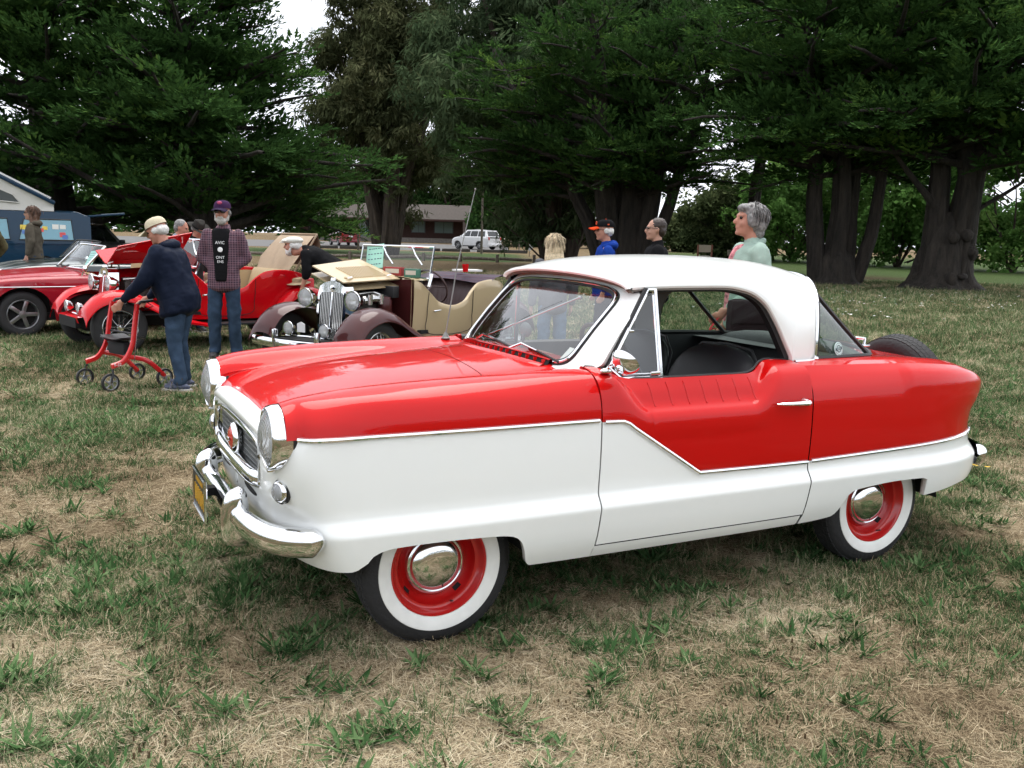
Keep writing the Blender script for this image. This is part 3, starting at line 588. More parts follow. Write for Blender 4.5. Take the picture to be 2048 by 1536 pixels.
def build_lawn():
    r = np.random.default_rng(5); kinds = ['dry']*4+['mat']*4+['green']*4+['rosette']*4+['stalk']*2
    TP = [tuft(k, r) for k in kinds]; P = []; TI = []; SC = []; IT = []
    def zone(d0, d1, dens, kind, smul, wt, umin=-420, umax=2470):
        w = lambda d: (umax-umin)/FPX*d
        n = int(dens*(w(d0)+w(d1))/2*(d1-d0)); d = np.sqrt(r.uniform(d0*d0, d1*d1, n)); u = r.uniform(umin, umax, n); lat = (u-1024)/FPX*d*.99
        x = CX+d*FH[0]+lat*RH[0]; y = CY+d*FH[1]+lat*RH[1]; g = greenness(x, y); keep = r.uniform(0, 1, n) < wt(g, x, y)
        for wx, wy in ((2.159, .567), (0, .562), (2.159, -.567), (0, -.562)): keep &= ~((np.abs(x-wx) < .13) & (np.abs(y-wy) < .085))
        x, y, g, d = x[keep], y[keep], g[keep], d[keep]; m = len(x); base = {'dry': 0, 'mat': 4, 'green': 8, 'rosette': 12, 'stalk': 16}[kind]; k = 2 if kind == 'stalk' else 4
        under = (x > -.8) & (x < 2.7) & (np.abs(y) < .72)
        P.append(np.stack([x, y, terrain(x, y)+(vnoise(x, y, .45, 3, 5)-.5)*.022*smooth(60, 30, d)-.006], 1)); TI.append(base+r.integers(0, k, m)); SC.append(smul*r.uniform(.7, 1.3, m)*np.where(under, .85, 1)); IT.append((vnoise(x, y, .5, 3, 11)-.5)*.9+r.normal(0, .06, m))
    for d0, d1, k, s in ((1.4, 4.2, 1.0, 1.0), (4.2, 7.5, .55, 1.15), (7.5, 13, .26, 1.5), (13, 24, .085, 2.3), (24, 40, .03, 3.2)):
        zone(d0, d1, 1150*k, 'mat', s*.68, lambda g, x, y: 1-.66*g)
        zone(d0, d1, 420*k, 'dry', s*.7, lambda g, x, y: (1-.75*g)*smooth(.40, .6, vnoise(x, y, .35, 3, 13)))
        zone(d0, d1, 1000*k, 'green', s*.82, lambda g, x, y: np.clip(.12+1.0*g, 0, 1)*smooth(.24, .44, vnoise(x, y, .30, 3, 14)))
        zone(d0, d1, 120*k/s**.5, 'rosette', s**.45*.72, lambda g, x, y: np.clip(.03+1.0*g, 0, 1)*smooth(.36, .50, vnoise(x, y, .40, 2, 15)))
        zone(d0, d1, 40*k/s**.5, 'rosette', s**.45*.8, lambda g, x, y: 1.0*smooth(.56, .62, vnoise(x, y, .45, 2, 16)))
        if d0 < 8: zone(d0, d1, 9*k, 'stalk', s, lambda g, x, y: .7+0*g)
    # separate leafy clumps of a few plants each
    for d0, d1, dens in ((2.0, 5.0, 4.6), (5.0, 9.0, 3.6), (9.0, 16.0, 2.0)):
        n = int(dens*1.55*(d1*d1-d0*d0)/2); d = np.sqrt(r.uniform(d0*d0, d1*d1, n)); u = r.uniform(-420, 2470, n); lat = (u-1024)/FPX*d; x = CX+d*FH[0]+lat*RH[0]; y = CY+d*FH[1]+lat*RH[1]; keep = r.uniform(0, 1, n) < .30+.7*smooth(.35, .6, vnoise(x, y, 1.3, 2, 31)); x, y = x[keep], y[keep]
        for cx_, cy_ in zip(x, y):
            m = r.integers(3, 11); q = r.normal(0, .045, (m, 2)); px, py = cx_+q[:, 0]*1.5, cy_+q[:, 1]; ok = np.ones(m, bool)
            for wx, wy in ((2.159, .567), (0, .562)): ok &= ~((np.abs(px-wx) < .15) & (np.abs(py-wy) < .10))
            px, py = px[ok], py[ok]; m = len(px)
            if not m: continue
            P.append(np.stack([px, py, terrain(px, py)+(vnoise(px, py, .45, 3, 5)-.5)*.022-.006], 1)); TI.append(12+r.integers(0, 4, m)); SC.append(r.uniform(.6, 1.05, m)); IT.append(np.full(m, r.normal(0, .12))+r.normal(0, .05, m))
    P = np.concatenate(P); n = len(P)
    scatter('grass', 'dry straw and green grass tufts covering the lawn', 'grass', TP, P, r.uniform(0, 2*pi, n), r.normal(0, .12, (n, 2)), np.concatenate(SC), np.concatenate(TI), np.concatenate(IT), [M_DRY, M_GRN, M_BLU, M_SEED, M_YEL, M_WHT])
    # daisies on the right lawn behind the coupe, a few yellow flowers
    TP = [tuft('daisy', r), tuft('daisy', r), tuft('yellow', r)]
    n = 520; d = r.uniform(17, 31, n); u = np.where(r.uniform(0, 1, n) < .7, r.uniform(1600, 2100, n), r.uniform(1150, 1600, n)); lat = (u-1024)/FPX*d; x = CX+d*FH[0]+lat*RH[0]; y = CY+d*FH[1]+lat*RH[1]; k = vnoise(x, y, 2.2, 2, 21) > .48; x, y = x[k], y[k]
    yp = A([gxy(1985, 5.95), gxy(2000, 6.0), gxy(2015, 5.9), gxy(1960, 5.8), gxy(1760, 14), gxy(1850, 10), gxy(1935, 9.6), gxy(1740, 8.4)]); x = np.r_[x, yp[:, 0]]; y = np.r_[y, yp[:, 1]]; m = len(x); ti = r.integers(0, 2, m); ti[-8:] = 2
    sc = r.uniform(1.2, 2.2, m); sc[-8:] = 1.0
    scatter('meadow_flowers', 'white daisies and yellow dandelions scattered in the lawn', 'flowers', TP, np.stack([x, y, terrain(x, y)], 1), r.uniform(0, 6, m), r.normal(0, .1, (m, 2)), sc, ti, np.zeros(m), [M_DRY, M_GRN, M_BLU, M_SEED, M_YEL, M_WHT])
build_lawn()
# ---- parking lot, building, log rail, notice board and small things far off
def build_place():
    r = np.random.default_rng(12)
    # asphalt lot, a sheet just above the ground
    G = []
    for d in np.linspace(74, 97, 10):
        row = []
        for u in np.linspace(180, 1010, 30):
            p = gxy(u, d); row.append((p[0], p[1], gz(*p)+.012))
        G.append(row)
    b = MB(); b.grid(A(G)); o = b.build('parking_lot', mat('asphalt', (.10, .098, .096), .9, vary=.2, scale=3), None); tag(o, 'grey asphalt parking lot before the building', None, None, 'structure')
    cm = mat('concrete', (.07, .065, .06), .9, vary=.2, scale=6)
    nm = ['first', 'second', 'third', 'fourth', 'fifth', 'sixth', 'seventh', 'eighth']; us = [560, 640, 700, 760, 845, 905, 975, 1020]
    for k, u in enumerate(us):
        p = gxy(u, 73.2); w = RH; o = thing('wheel_stop', 'dark concrete wheel stop at the near edge of the parking lot, %s from the left' % nm[k], 'wheel stop', (p[0], p[1], gz(*p)), math.atan2(RH[1], RH[0]), 'wheel stops of the parking lot'); b = MB(); b.box((0, 0, .11), (2.2, .20, .24), bev=.05); b.build('block', cm, o)
    # building
    BR = mat('shaded_building_brown', (.042, .019, .015), .9, vary=.25, scale=4); SH = mat('shaded_roof_shingle', (.050, .040, .033), .95, vary=.3, scale=5)  # wall and shingle colours darkened to carry the shade of overhanging trees
    p = gxy(755, 104); bd = thing('building', 'low brown park building with shingle roof behind the parking lot', 'building', (p[0], p[1], gz(*p)-.05), math.atan2(RH[1], RH[0])); W_ = 9.0
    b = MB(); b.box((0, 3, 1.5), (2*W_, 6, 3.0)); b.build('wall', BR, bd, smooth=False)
    b = MB(); b.box((0, -.06, .28), (2*W_+.1, .10, .56)); b.build('stone_base', mat('stone_base', (.22, .20, .18), .9, vary=.4, scale=8), bd, smooth=False)
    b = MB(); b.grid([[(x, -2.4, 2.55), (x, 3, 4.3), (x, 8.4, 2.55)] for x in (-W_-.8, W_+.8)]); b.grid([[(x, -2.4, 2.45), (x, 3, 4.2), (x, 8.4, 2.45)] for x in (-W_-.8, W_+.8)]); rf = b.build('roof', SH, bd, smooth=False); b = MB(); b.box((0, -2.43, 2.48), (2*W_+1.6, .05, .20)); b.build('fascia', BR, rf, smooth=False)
    WG = mat('window_glass', (.16, .22, .22), .1, coat=1); FR = mat('window_frame', (.05, .05, .05), .6)
    for x, w, h, z in ((6.9, 2.0, 1.15, 1.75), (4.1, 1.4, 1.15, 1.75), (-6.5, 1.6, 1.15, 1.75)):
        b = MB(); b.box((x, -.03, z), (w+.14, .08, h+.14)); f = b.build('window', FR, bd, smooth=False)
        for q in (-.25, .25): b = MB(); b.box((x+q*w, -.08, z), (w*.47, .03, h)); b.build('pane', WG, f, smooth=False)
    for x in (-2.0, -.9):
        b = MB(); b.box((x, -.04, 1.3), (1.0, .08, 2.4)); f = b.build('door', mat('door_green', (.03, .06, .055), .4), bd, smooth=False); b = MB(); b.box((x, -.09, 1.4), (.7, .03, 1.7)); b.build('pane', WG, f, smooth=False)
    b = MB(); b.box((-1.6, -.14, 1.15), (.35, .02, .55)); b.build('notice_sheet', mat('notice_blue', (.35, .55, .7), .7), bd, smooth=False)
    # log rail: short posts and lying rails
    ring = [(470+74.0*k, 52+.15*k) for k in range(9)]
    pts = []
    for k, (u, d) in enumerate(ring):
        p = gxy(u, d); pts.append(p); o = thing('log_post', 'short wooden post of the low log rail, %s from the left' % ['first', 'second', 'third', 'fourth', 'fifth', 'sixth', 'seventh', 'eighth', 'ninth'][k], 'post', (p[0], p[1], gz(*p)), 0, 'posts of the low log rail'); b = MB(); b.tube([(0, 0, -.1), (0, 0, .44+.05*r.random())], [.10, .09], 10); b.build('timber', BARKW, o)
    for k in range(8):
        a, c = pts[k], pts[k+1]; o = thing('log_rail', 'weathered log rail lying between the %s and %s post' % (['first', 'second', 'third', 'fourth', 'fifth', 'sixth', 'seventh', 'eighth'][k], ['second', 'third', 'fourth', 'fifth', 'sixth', 'seventh', 'eighth', 'ninth'][k]), 'rail', (a[0], a[1], gz(*a)), 0, 'rails of the low log rail'); q = c-a; b = MB(); b.tube([(q[0]*f, q[1]*f, .20+.02*sin(f*5+k)) for f in np.linspace(.06, .94, 6)], .085, 8); b.build('timber', BARKW, o)
    # notice board on two posts, stone heap, poles
    WD = mat('board_wood', (.16, .055, .035), .8); p = gxy(1403, 60); o = thing('notice_board', 'empty wooden notice board on two brown posts', 'sign', (p[0], p[1], gz(*p)), math.atan2(RH[1], RH[0]))
    for x in (-.44, .44): b = MB(); b.box((x, 0, .60), (.10, .10, 1.25)); b.build('post', WD, o, smooth=False)
    b = MB(); b.box((0, 0, .98), (.78, .05, .46)); b.build('panel', mat('board_grey', (.30, .25, .20), .8), o, smooth=False); b = MB(); b.box((0, 0, .42), (.66, .04, .24)); b.build('lower_panel', mat('board_white', (.42, .40, .36), .8), o, smooth=False)
    p = gxy(1452, 57); o = thing('small_sign', 'small grey sign on a thin post beside the notice board', 'sign', (p[0], p[1], gz(*p)), math.atan2(RH[1], RH[0])); b = MB(); b.box((0, 0, .45), (.05, .05, .9)); b.build('post', BARKW, o, smooth=False); b = MB(); b.box((0, -.04, .82), (.24, .03, .34)); b.build('plate', BARKW, o, smooth=False)
    p = gxy(1462, 50); o = thing('stone_heap', 'heap of grey boulders beside the grey-haired woman', 'stones', (p[0], p[1], gz(*p)), math.atan2(RH[1], RH[0])); SM = mat('grey_stone', (.20, .20, .19), .9, vary=.4, scale=5, bump=.5)
    for k in range(26):
        x = r.uniform(-1.6, 1.6); h = .75*(1-abs(x-.5)/2.4); b = MB(); R = np.array(mathutils.Euler(r.uniform(0, 3, 3)).to_matrix()); b.ball((x, r.uniform(-.4, .4), r.uniform(.05, max(.1, h))), r.uniform(.14, .30, 3), 9, R=R); b.build('stone', SM, o, sharp=30)
    for u, d, h, lab in ((709, 71, 4.2, 'thin dark pole in front of the red parked car'), (956, 70, 4.6, 'thin dark pole in front of the white parked car')):
        p = gxy(u, d); o = thing('lamp_pole', lab, 'pole', (p[0], p[1], gz(*p)), 0); b = MB(); b.tube([(0, 0, -.2), (0, 0, h)], [.09, .07], 10); b.build('shaft', BARKW, o); b = MB(); b.box((0, 0, h), (.25, .25, .18), bev=.04); b.build('lamp_head', mat('dark_metal', (.03, .03, .03), .5), o)
    p = gxy(1052, 66); o = thing('warning_sign', 'small pale diamond sign on a post left of the pine', 'sign', (p[0], p[1], gz(*p)), math.atan2(RH[1], RH[0])); b = MB(); b.box((0, 0, .35), (.05, .05, .7)); b.build('post', BARKW, o, smooth=False); b = MB(); b.box((0, -.04, .62), (.36, .02, .36), R=Matrix.Rotation(pi/4, 3, 'Y')); b.build('plate', mat('sign_pale', (.45, .47, .48), .6), o, smooth=False)
    p = gxy(1150, 112); o = thing('yellow_loader', 'small yellow machine far off left of the many-stemmed cypress', 'vehicle', (p[0], p[1], gz(*p)), math.atan2(RH[1], RH[0])); YM = mat('machine_yellow', (.60, .42, .03), .5); b = MB(); b.box((0, 0, .9), (2.4, 1.2, .6), bev=.08); b.build('body', YM, o); b = MB(); b.box((-.3, 0, 1.45), (.9, 1.0, .7), bev=.06); b.build('cab', mat('tinted_glass', (.015, .018, .02), .08), o)
    for x in (-.8, .8): b = MB(); b.cyl((x, -.7, .42), (x, .7, .42), .42, n=18); b.build('axle_wheels', BLACK, o)
    p = gxy(1015, 82); o = thing('picnic_table', 'grey picnic table under the dark pine', 'table', (p[0], p[1], gz(*p)), math.atan2(RH[1], RH[0])); b = MB(); b.box((0, 0, .74), (1.9, .75, .06)); b.build('table_top', BARKW, o, smooth=False)
    for y in (-.65, .65): b = MB(); b.box((0, y, .44), (1.9, .26, .05)); b.build('bench', BARKW, o, smooth=False)
    for x in (-.7, .7): b = MB(); b.tube([(x, -.65, .0), (x, 0, .74), (x, .65, .0)], .05, 6); b.build('leg', BARKW, o)
build_place()
# ================================================================== red and white two-seat coupe (the main car)
# local axes: x forward from the rear axle, y to the car's left, z up
def build_coupe():
    car = thing('coupe_car', 'small red and white vintage coupe with whitewall tyres filling the foreground', 'car')
    prof = pchip([.20, .25, .27, .31, .36, .42, .452, .468, .484, .518, .53, .60, .70, .795, .84, .87],
                 [.655, .685, .705, .730, .748, .762, .768, .7705, .766, .745, .7425, .747, .750, .748, .742, .734])
    xfz = pchip([.20, .25, .33, .40, .468, .522, .60, .70, .76, .795], [2.55, 2.60, 2.665, 2.715, 2.735, 2.738, 2.745, 2.742, 2.735, 2.718])
    nfz = pchip([.20, .35, .468, .55, .62, .70, .795], [2.6, 2.8, 3.2, 3.8, 4.6, 6.0, 6.4])
    xrz = pchip([.20, .28, .33, .39, .45, .55, .63, .68, .735, .80, .86, .89, .915, .93], [-.60, -.70, -.83, -.87, -.865, -.815, -.80, -.81, -.86, -.89, -.875, -.83, -.74, -.66])
    taperf = pchip([1.5, 2.0, 2.45, 2.8], [1, 1, .987, .975]); taperr = pchip([-.9, 0, .3, .8], [.985, .985, .99, 1])
    XF, XR = 2.46, 0.0
    def side_y(x, z): return prof(z)*taperf(x)*taperr(x)
    def ring_f(t, z):
        """front ring: t 0..1 from x=XF on the side to the nose centre"""
        n = nfz(z); th = (1-t)*pi/2; a = xfz(z)-XF
        return A([XF+a*cos(th)**(2/n), side_y(XF, z)*sin(th)**(2/n)*1.0, z])
    def ring_r(t, z, W=None):
        n = 3.0; th = (1-t)*pi/2; a = XR-xrz(z)
        return A([XR-a*cos(th)**(2/n), (side_y(XR, z) if W is None else W)*sin(th)**(2/n), z])
    zbot = pchip([-.9, -.50, -.36, -.25, -.2055, -.2035, -.20, -.19, -.16, -.08, .007, .203, .272, .300, .315, .331, .350, .372, .56, 1.60, 1.838, 1.852, 1.866, 1.880, 1.902, 1.935, 1.99, 2.222, 2.368, 2.406, 2.443, 2.462, 2.487, 2.51, 2.56, 2.65, 2.8],
                 [.36, .352, .338, .328, .326, .335, .375, .402, .416, .420, .421, .411, .403, .388, .370, .334, .298, .284, .272, .268, .270, .279, .300, .342, .384, .405, .414, .421, .418, .412, .396, .371, .350, .346, .346, .348, .355])
    def rows(zb, zt, ztop, nlow=5):
        """levels between bottom and trim, keeping the two creases of the side band"""
        a = list(np.linspace(zb, .452, nlow))+[.462, .468, .474, .484, .50, .514, .521, .53]
        return a
    # -------- white lower front (fender below the trim, nose)
    xs = sorted(set(list(np.round(np.linspace(1.582, XF, 46), 4))+[1.838, 1.845, 1.852, 1.859, 1.866, 1.873, 1.880, 1.89, 1.902, 1.918, 1.935, 2.39, 2.406, 2.425, 2.443, 2.452]))
    ts = np.linspace(0, 1, 34)[1:]**.9
    def zlow(zb): return rows(zb, .795, 0)+list(np.linspace(.56, .795, 8))
    G = []
    for x in xs: G.append([(x, side_y(x, z), z) for z in zlow(float(zbot(x)))])
    for t in ts:
        zb = float(zbot(XF+.24*min(1, t*2.2)))
        G.append([ring_f(t, z) for z in zlow(zb)])
    G = A(G); nc = len(G)
    lip = G[:, 0].copy(); lip2 = lip.copy(); lip2[:, 1] = np.maximum(0, lip2[:, 1]-.022); lip2[:, 0] -= .02*(G[:, 0, 0] > 2.55); lip2[:, 2] += .004
    lip3 = lip2.copy(); lip3[:, 1] = np.maximum(0, lip3[:, 1]-.004); lip3[:, 2] += .05
    G2 = np.concatenate([lip3[:, None], lip2[:, None], G], 1)
    b = MB()
    hole = lambda c: abs(c[1]) < .415 and .596 < c[2] < .735
    nu, nv = G2.shape[:2]; F = []
    for i in range(nu-1):
        for j in range(nv-1):
            c = (G2[i, j]+G2[i+1, j+1])/2
            if c[0] > 2.6 and hole(c): continue
            F.append((i*nv+j, (i+1)*nv+j, (i+1)*nv+j+1, i*nv+j+1))
    b.add(G2.reshape(-1, 3), F); b.mirror(); b.build('front_lower_body', WHITE, car, sharp=55, weld=.0008)
    # -------- red front fenders and hood: cross sections
    zc = pchip([1.4, 1.5, 1.7, 1.9, 2.1, 2.4, 2.6, 2.66, 2.712], [.968, .967, .965, .960, .954, .940, .920, .910, .896])
    zv = pchip([1.4, 1.6, 1.8, 2.07, 2.3, 2.5, 2.64, 2.68, 2.712], [.955, .945, .932, .914, .895, .868, .830, .812, .786])
    zh = pchip([1.4, 1.6, 1.8, 2.07, 2.3, 2.5, 2.6, 2.66, 2.695, 2.712], [.995, .988, .972, .953, .930, .893, .866, .842, .815, .792])
    kx = lambda x: float(smooth(2.25, 2.712, x))
    def sect(x):
        k = kx(x); w = float(side_y(x, .795))*(1-.0)
        if x > XF:   # follow the rounded front corner
            n = nfz(.795); a = xfz(.795)-XF; w = float(side_y(XF, .795))*max(.01, 1-((x-XF)/a)**n)**(1/n); w = max(w, .699)
        c = float(zc(x)); v = float(zv(x)); h = float(zh(x))
        P1 = A([(w, .795), (w-.006, .85), (w-.030, .905), (w-.078, c-.014), (.60, c), (.53, c-.012+.0), (.475, v+.006), (.44, v), (.39, v+(h-v)*.30), (.28, v+(h-v)*.66), (.14, v+(h-v)*.93), (0, h)])
        P2 = A([(.697, .795), (.686, .842), (.662, .873), (.628, .892), (.589, .897), (.545, .886), (.512, .862), (.492, .835), (.47, .800), (.30, .794), (.14, .792), (0, .792)])
        if k > 0:
            P2 = P2.copy(); P2[:6, 0] += (w-.697)*A([1, .9, .7, .4, .1, 0]); P2[:, 1] += (c-.896)*(A([0, .3, .7, 1, 1, 1, 1, 1, 1, 1, 1, 1])); P2[8:, 1] = P1[8:, 1]
        P = P1*(1-k)+P2*k
        return P
    SX = list(np.linspace(1.582, 2.55, 36))+list(np.linspace(2.57, 2.712, 14))
    def strip(i0, i1, n):
        G = []
        for x in SX:
            P = catmull(sect(x), 11*8+1)[i0*8:i1*8+1]
            G.append([(x, y, z) for y, z in P])
        return A(G)
    fen = strip(0, 7, 0); hood = strip(7, 11, 0)
    b = MB(); b.grid(fen); b.pair('front_fender', RED, car, sharp=50, weld=.0005)
    # hood panel: gap of a few millimetres to the fenders and to the cowl
    hx = [i for i, x in enumerate(SX) if x > 1.895]; cx = [i for i, x in enumerate(SX) if x <= 1.925]
    hp = hood[hx].copy(); hp[:, 0, 1] -= .003
    b = MB(); b.grid(hp); b.mirror(); b.build('hood', RED, car, sharp=50, weld=.0005)
    cp = hood[cx].copy(); cp[-1, :, 0] = SX[hx[0]]-.005
    b = MB(); b.grid(cp); b.mirror(); b.build('cowl', RED, car, sharp=50, weld=.0005)
    b = MB(); sp = hood[cx[-1]-1:hx[0]+2].copy(); sp[:, :, 2] -= .006; b.grid(sp); b.mirror(); b.build('hood_seam', DARK, car)
    # -------- door (left and right): height field with the dipped, ribbed waist
    tx = [.20, .545, 1.121, 1.140, 1.436, 1.462, 1.487, 1.60]; tz = [.556, .551, .559, .570, .757, .776, .786, .790]
    ztrim = lambda x: np.interp(x, tx, tz)
    def door_top(x):   # belt edge y,z
        zt = float(pchip([.545, .60, .629, .68, .705, .728, .748, .77, .791, .84, 1.1, 1.287, 1.40, 1.44, 1.475, 1.51, 1.545, 1.585], [.962, .966, .968, .972, .971, .964, .951, .936, .929, .925, .926, .926, .928, .936, .951, .966, .973, .974])(x))
        yt = float(pchip([.545, .70, .85, 1.1, 1.35, 1.5, 1.585], [.60, .612, .655, .663, .655, .615, .60])(x)); return yt, zt
    def door_prof(x):
        yt, zt = door_top(x); d = float(smooth(.70, .86, x)*(1-smooth(1.36, 1.50, x)))
        w = lambda z: float(side_y(x, z))
        Pn = A([(w(.74), .74), (w(.795), .795), (w(.84), .84), (w(.87)-.004, .885), (.708, .925), (.675, .950), ((yt+.652)/2, zt-.006), (yt, zt)])
        Pd = A([(w(.70), .70), (w(.74)+.004, .745), (w(.77)+.002, .782), (.738, .806), (.716, .822), (.702, .842), (.685, .885), (yt, zt)])
        return Pn*(1-d)+Pd*d
    dxs = sorted(set(list(np.round(np.linspace(.552, 1.576, 84), 4))+[1.121, 1.14, 1.436, 1.462, 1.487]))
    def door_mesh(sgn, name):
        G = []; ntr = None
        for x in dxs:
            zt = float(ztrim(x)); P = catmull(door_prof(x), 40)
            low = list(np.linspace(.322, .452, 5))+[.462, .468, .474, .484, .50, .514, .521, .53]+list(np.linspace(.535, zt, 7))[1:]
            col = [(x, float(side_y(x, z)), z) for z in low]
            ntr = len(col)-1
            # red side between trim and the start of the shoulder profile
            z0, z1 = zt, P[0][1]
            if z1 > z0+.002:
                col += [(x, float(side_y(x, z))*(1-s)+(float(side_y(x, z)))*s, z) for s, z in zip(np.linspace(0, 1, 8)[1:], np.linspace(z0, z1, 8)[1:])]
                col += [(x, y, z) for y, z in P[1:]]
            else:
                Q = P[P[:, 1] > z0+.003]; Q = np.vstack([[float(side_y(x, z0+.001)), z0+.001], Q])
                u = np.linspace(0, len(Q)-1, 47)[1:]; i = np.clip(u.astype(int), 0, len(Q)-2); f = (u-i)[:, None]
                R = Q[i]*(1-f)+Q[i+1]*f; col += [(x, y, z) for y, z in R[:46]]
            col.append((x, col[-1][1]-.012, col[-1][2]-.004)); col.append((x, col[-1][1]-.004, col[-1][2]-.06))
            G.append(col)
        G = A(G)
        # returned edges front and rear
        e0 = G[0].copy(); e0[:, 1] -= .02; e1 = G[-1].copy(); e1[:, 1] -= .02
        G = np.concatenate([e0[None], G, e1[None]], 0)
        lipb = G[:, 0].copy(); lipb[:, 1] -= .02; G = np.concatenate([lipb[:, None], G], 1); ntr += 1
        if sgn < 0: G[:, :, 1] *= -1
        b = MB(); b.grid(G[:, :ntr+1], 0, flip=sgn < 0); b.grid(G[:, ntr:], 1, flip=sgn < 0)
        return b.build(name, [WHITE, RED], car, sharp=42, weld=.0003)
    dl = door_mesh(1, 'door'); dr = door_mesh(-1, 'door')
    # pressed ribs in the waist of the door
    for sgn, dd in ((1, dl), (-1, dr)):
        for x in np.linspace(1.325, .835, 7):
            P = catmull(door_prof(x), 40); Q = P[(P[:, 1] > .826) & (P[:, 1] < .918)]
            b = MB(); b.tube([(x+.012*(z-.87)/.1, y*sgn-.0005*sgn, z) for y, z in Q], .0042, 6); b.build('rib', RED, dd)
    # -------- rocker below the doors, dark gap behind the panels
    b = MB()
    xs2 = np.linspace(.56, 1.582, 20)
    b.grid([[(x, float(side_y(x, z)), z) for z in np.linspace(float(zbot(x)), .317, 4)] for x in xs2])
    b.grid([[(x, float(side_y(x, float(zbot(x))))-d, float(zbot(x))+d*.1) for d in (0, .06)] for x in xs2]); b.pair('sill', WHITE, car)
    def seam_col(x): return [(x, float(side_y(x, z))-.014, z) for z in np.linspace(.305, .74, 10)]+[(x, y-.014, z-.006) for y, z in catmull(door_prof(x), 16)[1:-1]]
    for xr_ in ((.538, .549, .560), (1.568, 1.579, 1.590)):
        b = MB(); b.grid([seam_col(x) for x in xr_]); b.pair('door_seam', DARK, car)
    b = MB(); b.grid([[(x, float(side_y(x, z))-.012, z) for z in (.30, .335)] for x in xs2]); b.pair('sill_seam', DARK, car)
    # -------- rear quarters: white below, red above, wrapping round the tail
    xs3 = sorted(set(list(np.round(np.linspace(.546, XR, 40), 4))+[.203, .272, .286, .300, .308, .315, .323, .331, .34, .350, .36, .372]), reverse=True)
    ts3 = sorted(set(list(np.linspace(0, 1, 52)[1:]**1.3)))
    def col_pts():
        out = []
        for x in xs3: out.append(('s', x))
        for t in ts3: out.append(('r', t))
        return out
    trq = lambda x: float(np.interp(x, [-.9, -.43, .069, .536], [.588, .580, .563, .555]))
    GW, GR = [], []
    topz = pchip([-.9, -.80, -.70, -.62, -.5, -.34, -.17, .18, .45, .63], [.80, .815, .845, .868, .892, .908, .919, .929, .934, .938])
    zrows = {}
    for kind, v in col_pts():
        if kind == 's':
            f = lambda z: A([v, float(side_y(v, z)), z]); xx = v
        else:
            f = lambda z: ring_r(v, z); xx = float(ring_r(v, .5)[0])
        if kind == 'r':
            # find bottom for this ray: use x on the ring at low level
            zb = float(zbot(max(-.88, float(ring_r(v, .40)[0]))))
            if float(ring_r(v, .4)[1]) < .45: zb = .34
        else: zb = float(zbot(xx))
        zt = trq(xx)
        low = list(np.linspace(zb, .452, 5))+[.462, .468, .474, .484, .50, .514, .521, .53]+list(np.linspace(.535, zt, 3))[1:]
        cw = [f(z) for z in low]
        l2 = cw[0].copy(); l2[1] = max(0, l2[1]-.022); l3 = l2.copy(); l3[2] += .05
        GW.append([l3, l2]+cw)
        tz_ = float(topz(xx)) if kind == 's' else float(topz(float(ring_r(v, .80)[0])))
        up = np.linspace(zt, .80, 14)
        cr = [f(z) for z in up]
        if kind == 's':
            k = 1; P = catmull(A([(float(side_y(v, .80)), .80), (float(side_y(v, .85))-.002, .85), (.712*float(taperr(v)), .90), (.675*float(taperr(v)), tz_+.012)]), 12)
            cr += [A([v, y, z]) for y, z in P[1:]]
        else:
            base = f(.80); dirn = A([-(base[0])/1.0, -base[1], 0]); L = np.linalg.norm(base[:2]-A([0, 0])); inn = A([XR-base[0], -base[1], 0])/max(.2, np.linalg.norm(A([XR-base[0], -base[1]])))
            hh = max(.03, tz_+.012-.80)
            P = A([(0, 0), (.004, .40*hh), (.028, .78*hh), (.07, hh)]); Q = catmull(P, 12)
            cr += [base+inn*d+A([0, 0, h]) for d, h in Q[1:]]
        GR.append(cr)
    GW = A(GW); GR = A(GR)
    b = MB(); b.grid(GW); b.mirror(); b.build('rear_lower_body', WHITE, car, sharp=55, weld=.0008)
    # deck: from the shoulder ring in to the centre line
    D = []
    czd = pchip([-.95, -.80, -.6, -.35, 0, .4, .6], [.800, .845, .90, .935, .952, .958, .96])
    for i in range(len(GR)):
        p = GR[i][-1]; q = GR[i][-2]; xx = p[0]; tt = smooth(-.55, -.9, xx)
        cxn = max(xx, -.80)
        c = A([cxn, 0, float(czd(cxn))])
        k1 = p+(p-q)/max(1e-6, np.linalg.norm(p-q))*.035
        inn = (c-p); row = [p]
        L = np.linalg.norm(inn)
        if L < 1e-4: row = [p]*14
        else:
            pk = p+inn*min(.35, .09/L); pk[2] = p[2]+.016*min(1, L/.3)
            pv = p+inn*min(.6, .22/L); pv[2] = p[2]+.010*min(1, L/.3)
            pm = p+inn*.62; pm[2] = p[2]*.35+c[2]*.65
            row = catmull([p, pk, pv, pm, c], 14)
        D.append(row)
    D = A(D)
    # rear panel only reaches forward to the rear window
    b = MB(); b.grid(GR); b.build('rear_fender', RED, car, sharp=50, weld=.0005); b.v = [(x, -y, z) for x, y, z in b.v]; b.build('rear_fender', RED, car, sharp=50, weld=.0005)
    bly = pchip([-.20, -.17, -.10, -.02, .20, .395, .60], [.0, .22, .40, .505, .565, .586, .60])
    DD = []
    for row in D:
        x0 = row[0][0]
        if x0 > -.20:
            yl = float(bly(min(x0, .6)))-.012; yl = max(yl, 0); yy = row[:, 1]
            f = np.interp(yl, yy[::-1], np.linspace(13, 0, 14)); u = np.linspace(0, f, 14); i = np.clip(u.astype(int), 0, 12)
            row = row[i]*(1-(u-i))[:, None]+row[i+1]*(u-i)[:, None]
        DD.append(row)
    b = MB(); b.grid(A(DD)); b.mirror(); b.build('rear_deck', RED, car, sharp=50, weld=.0005)
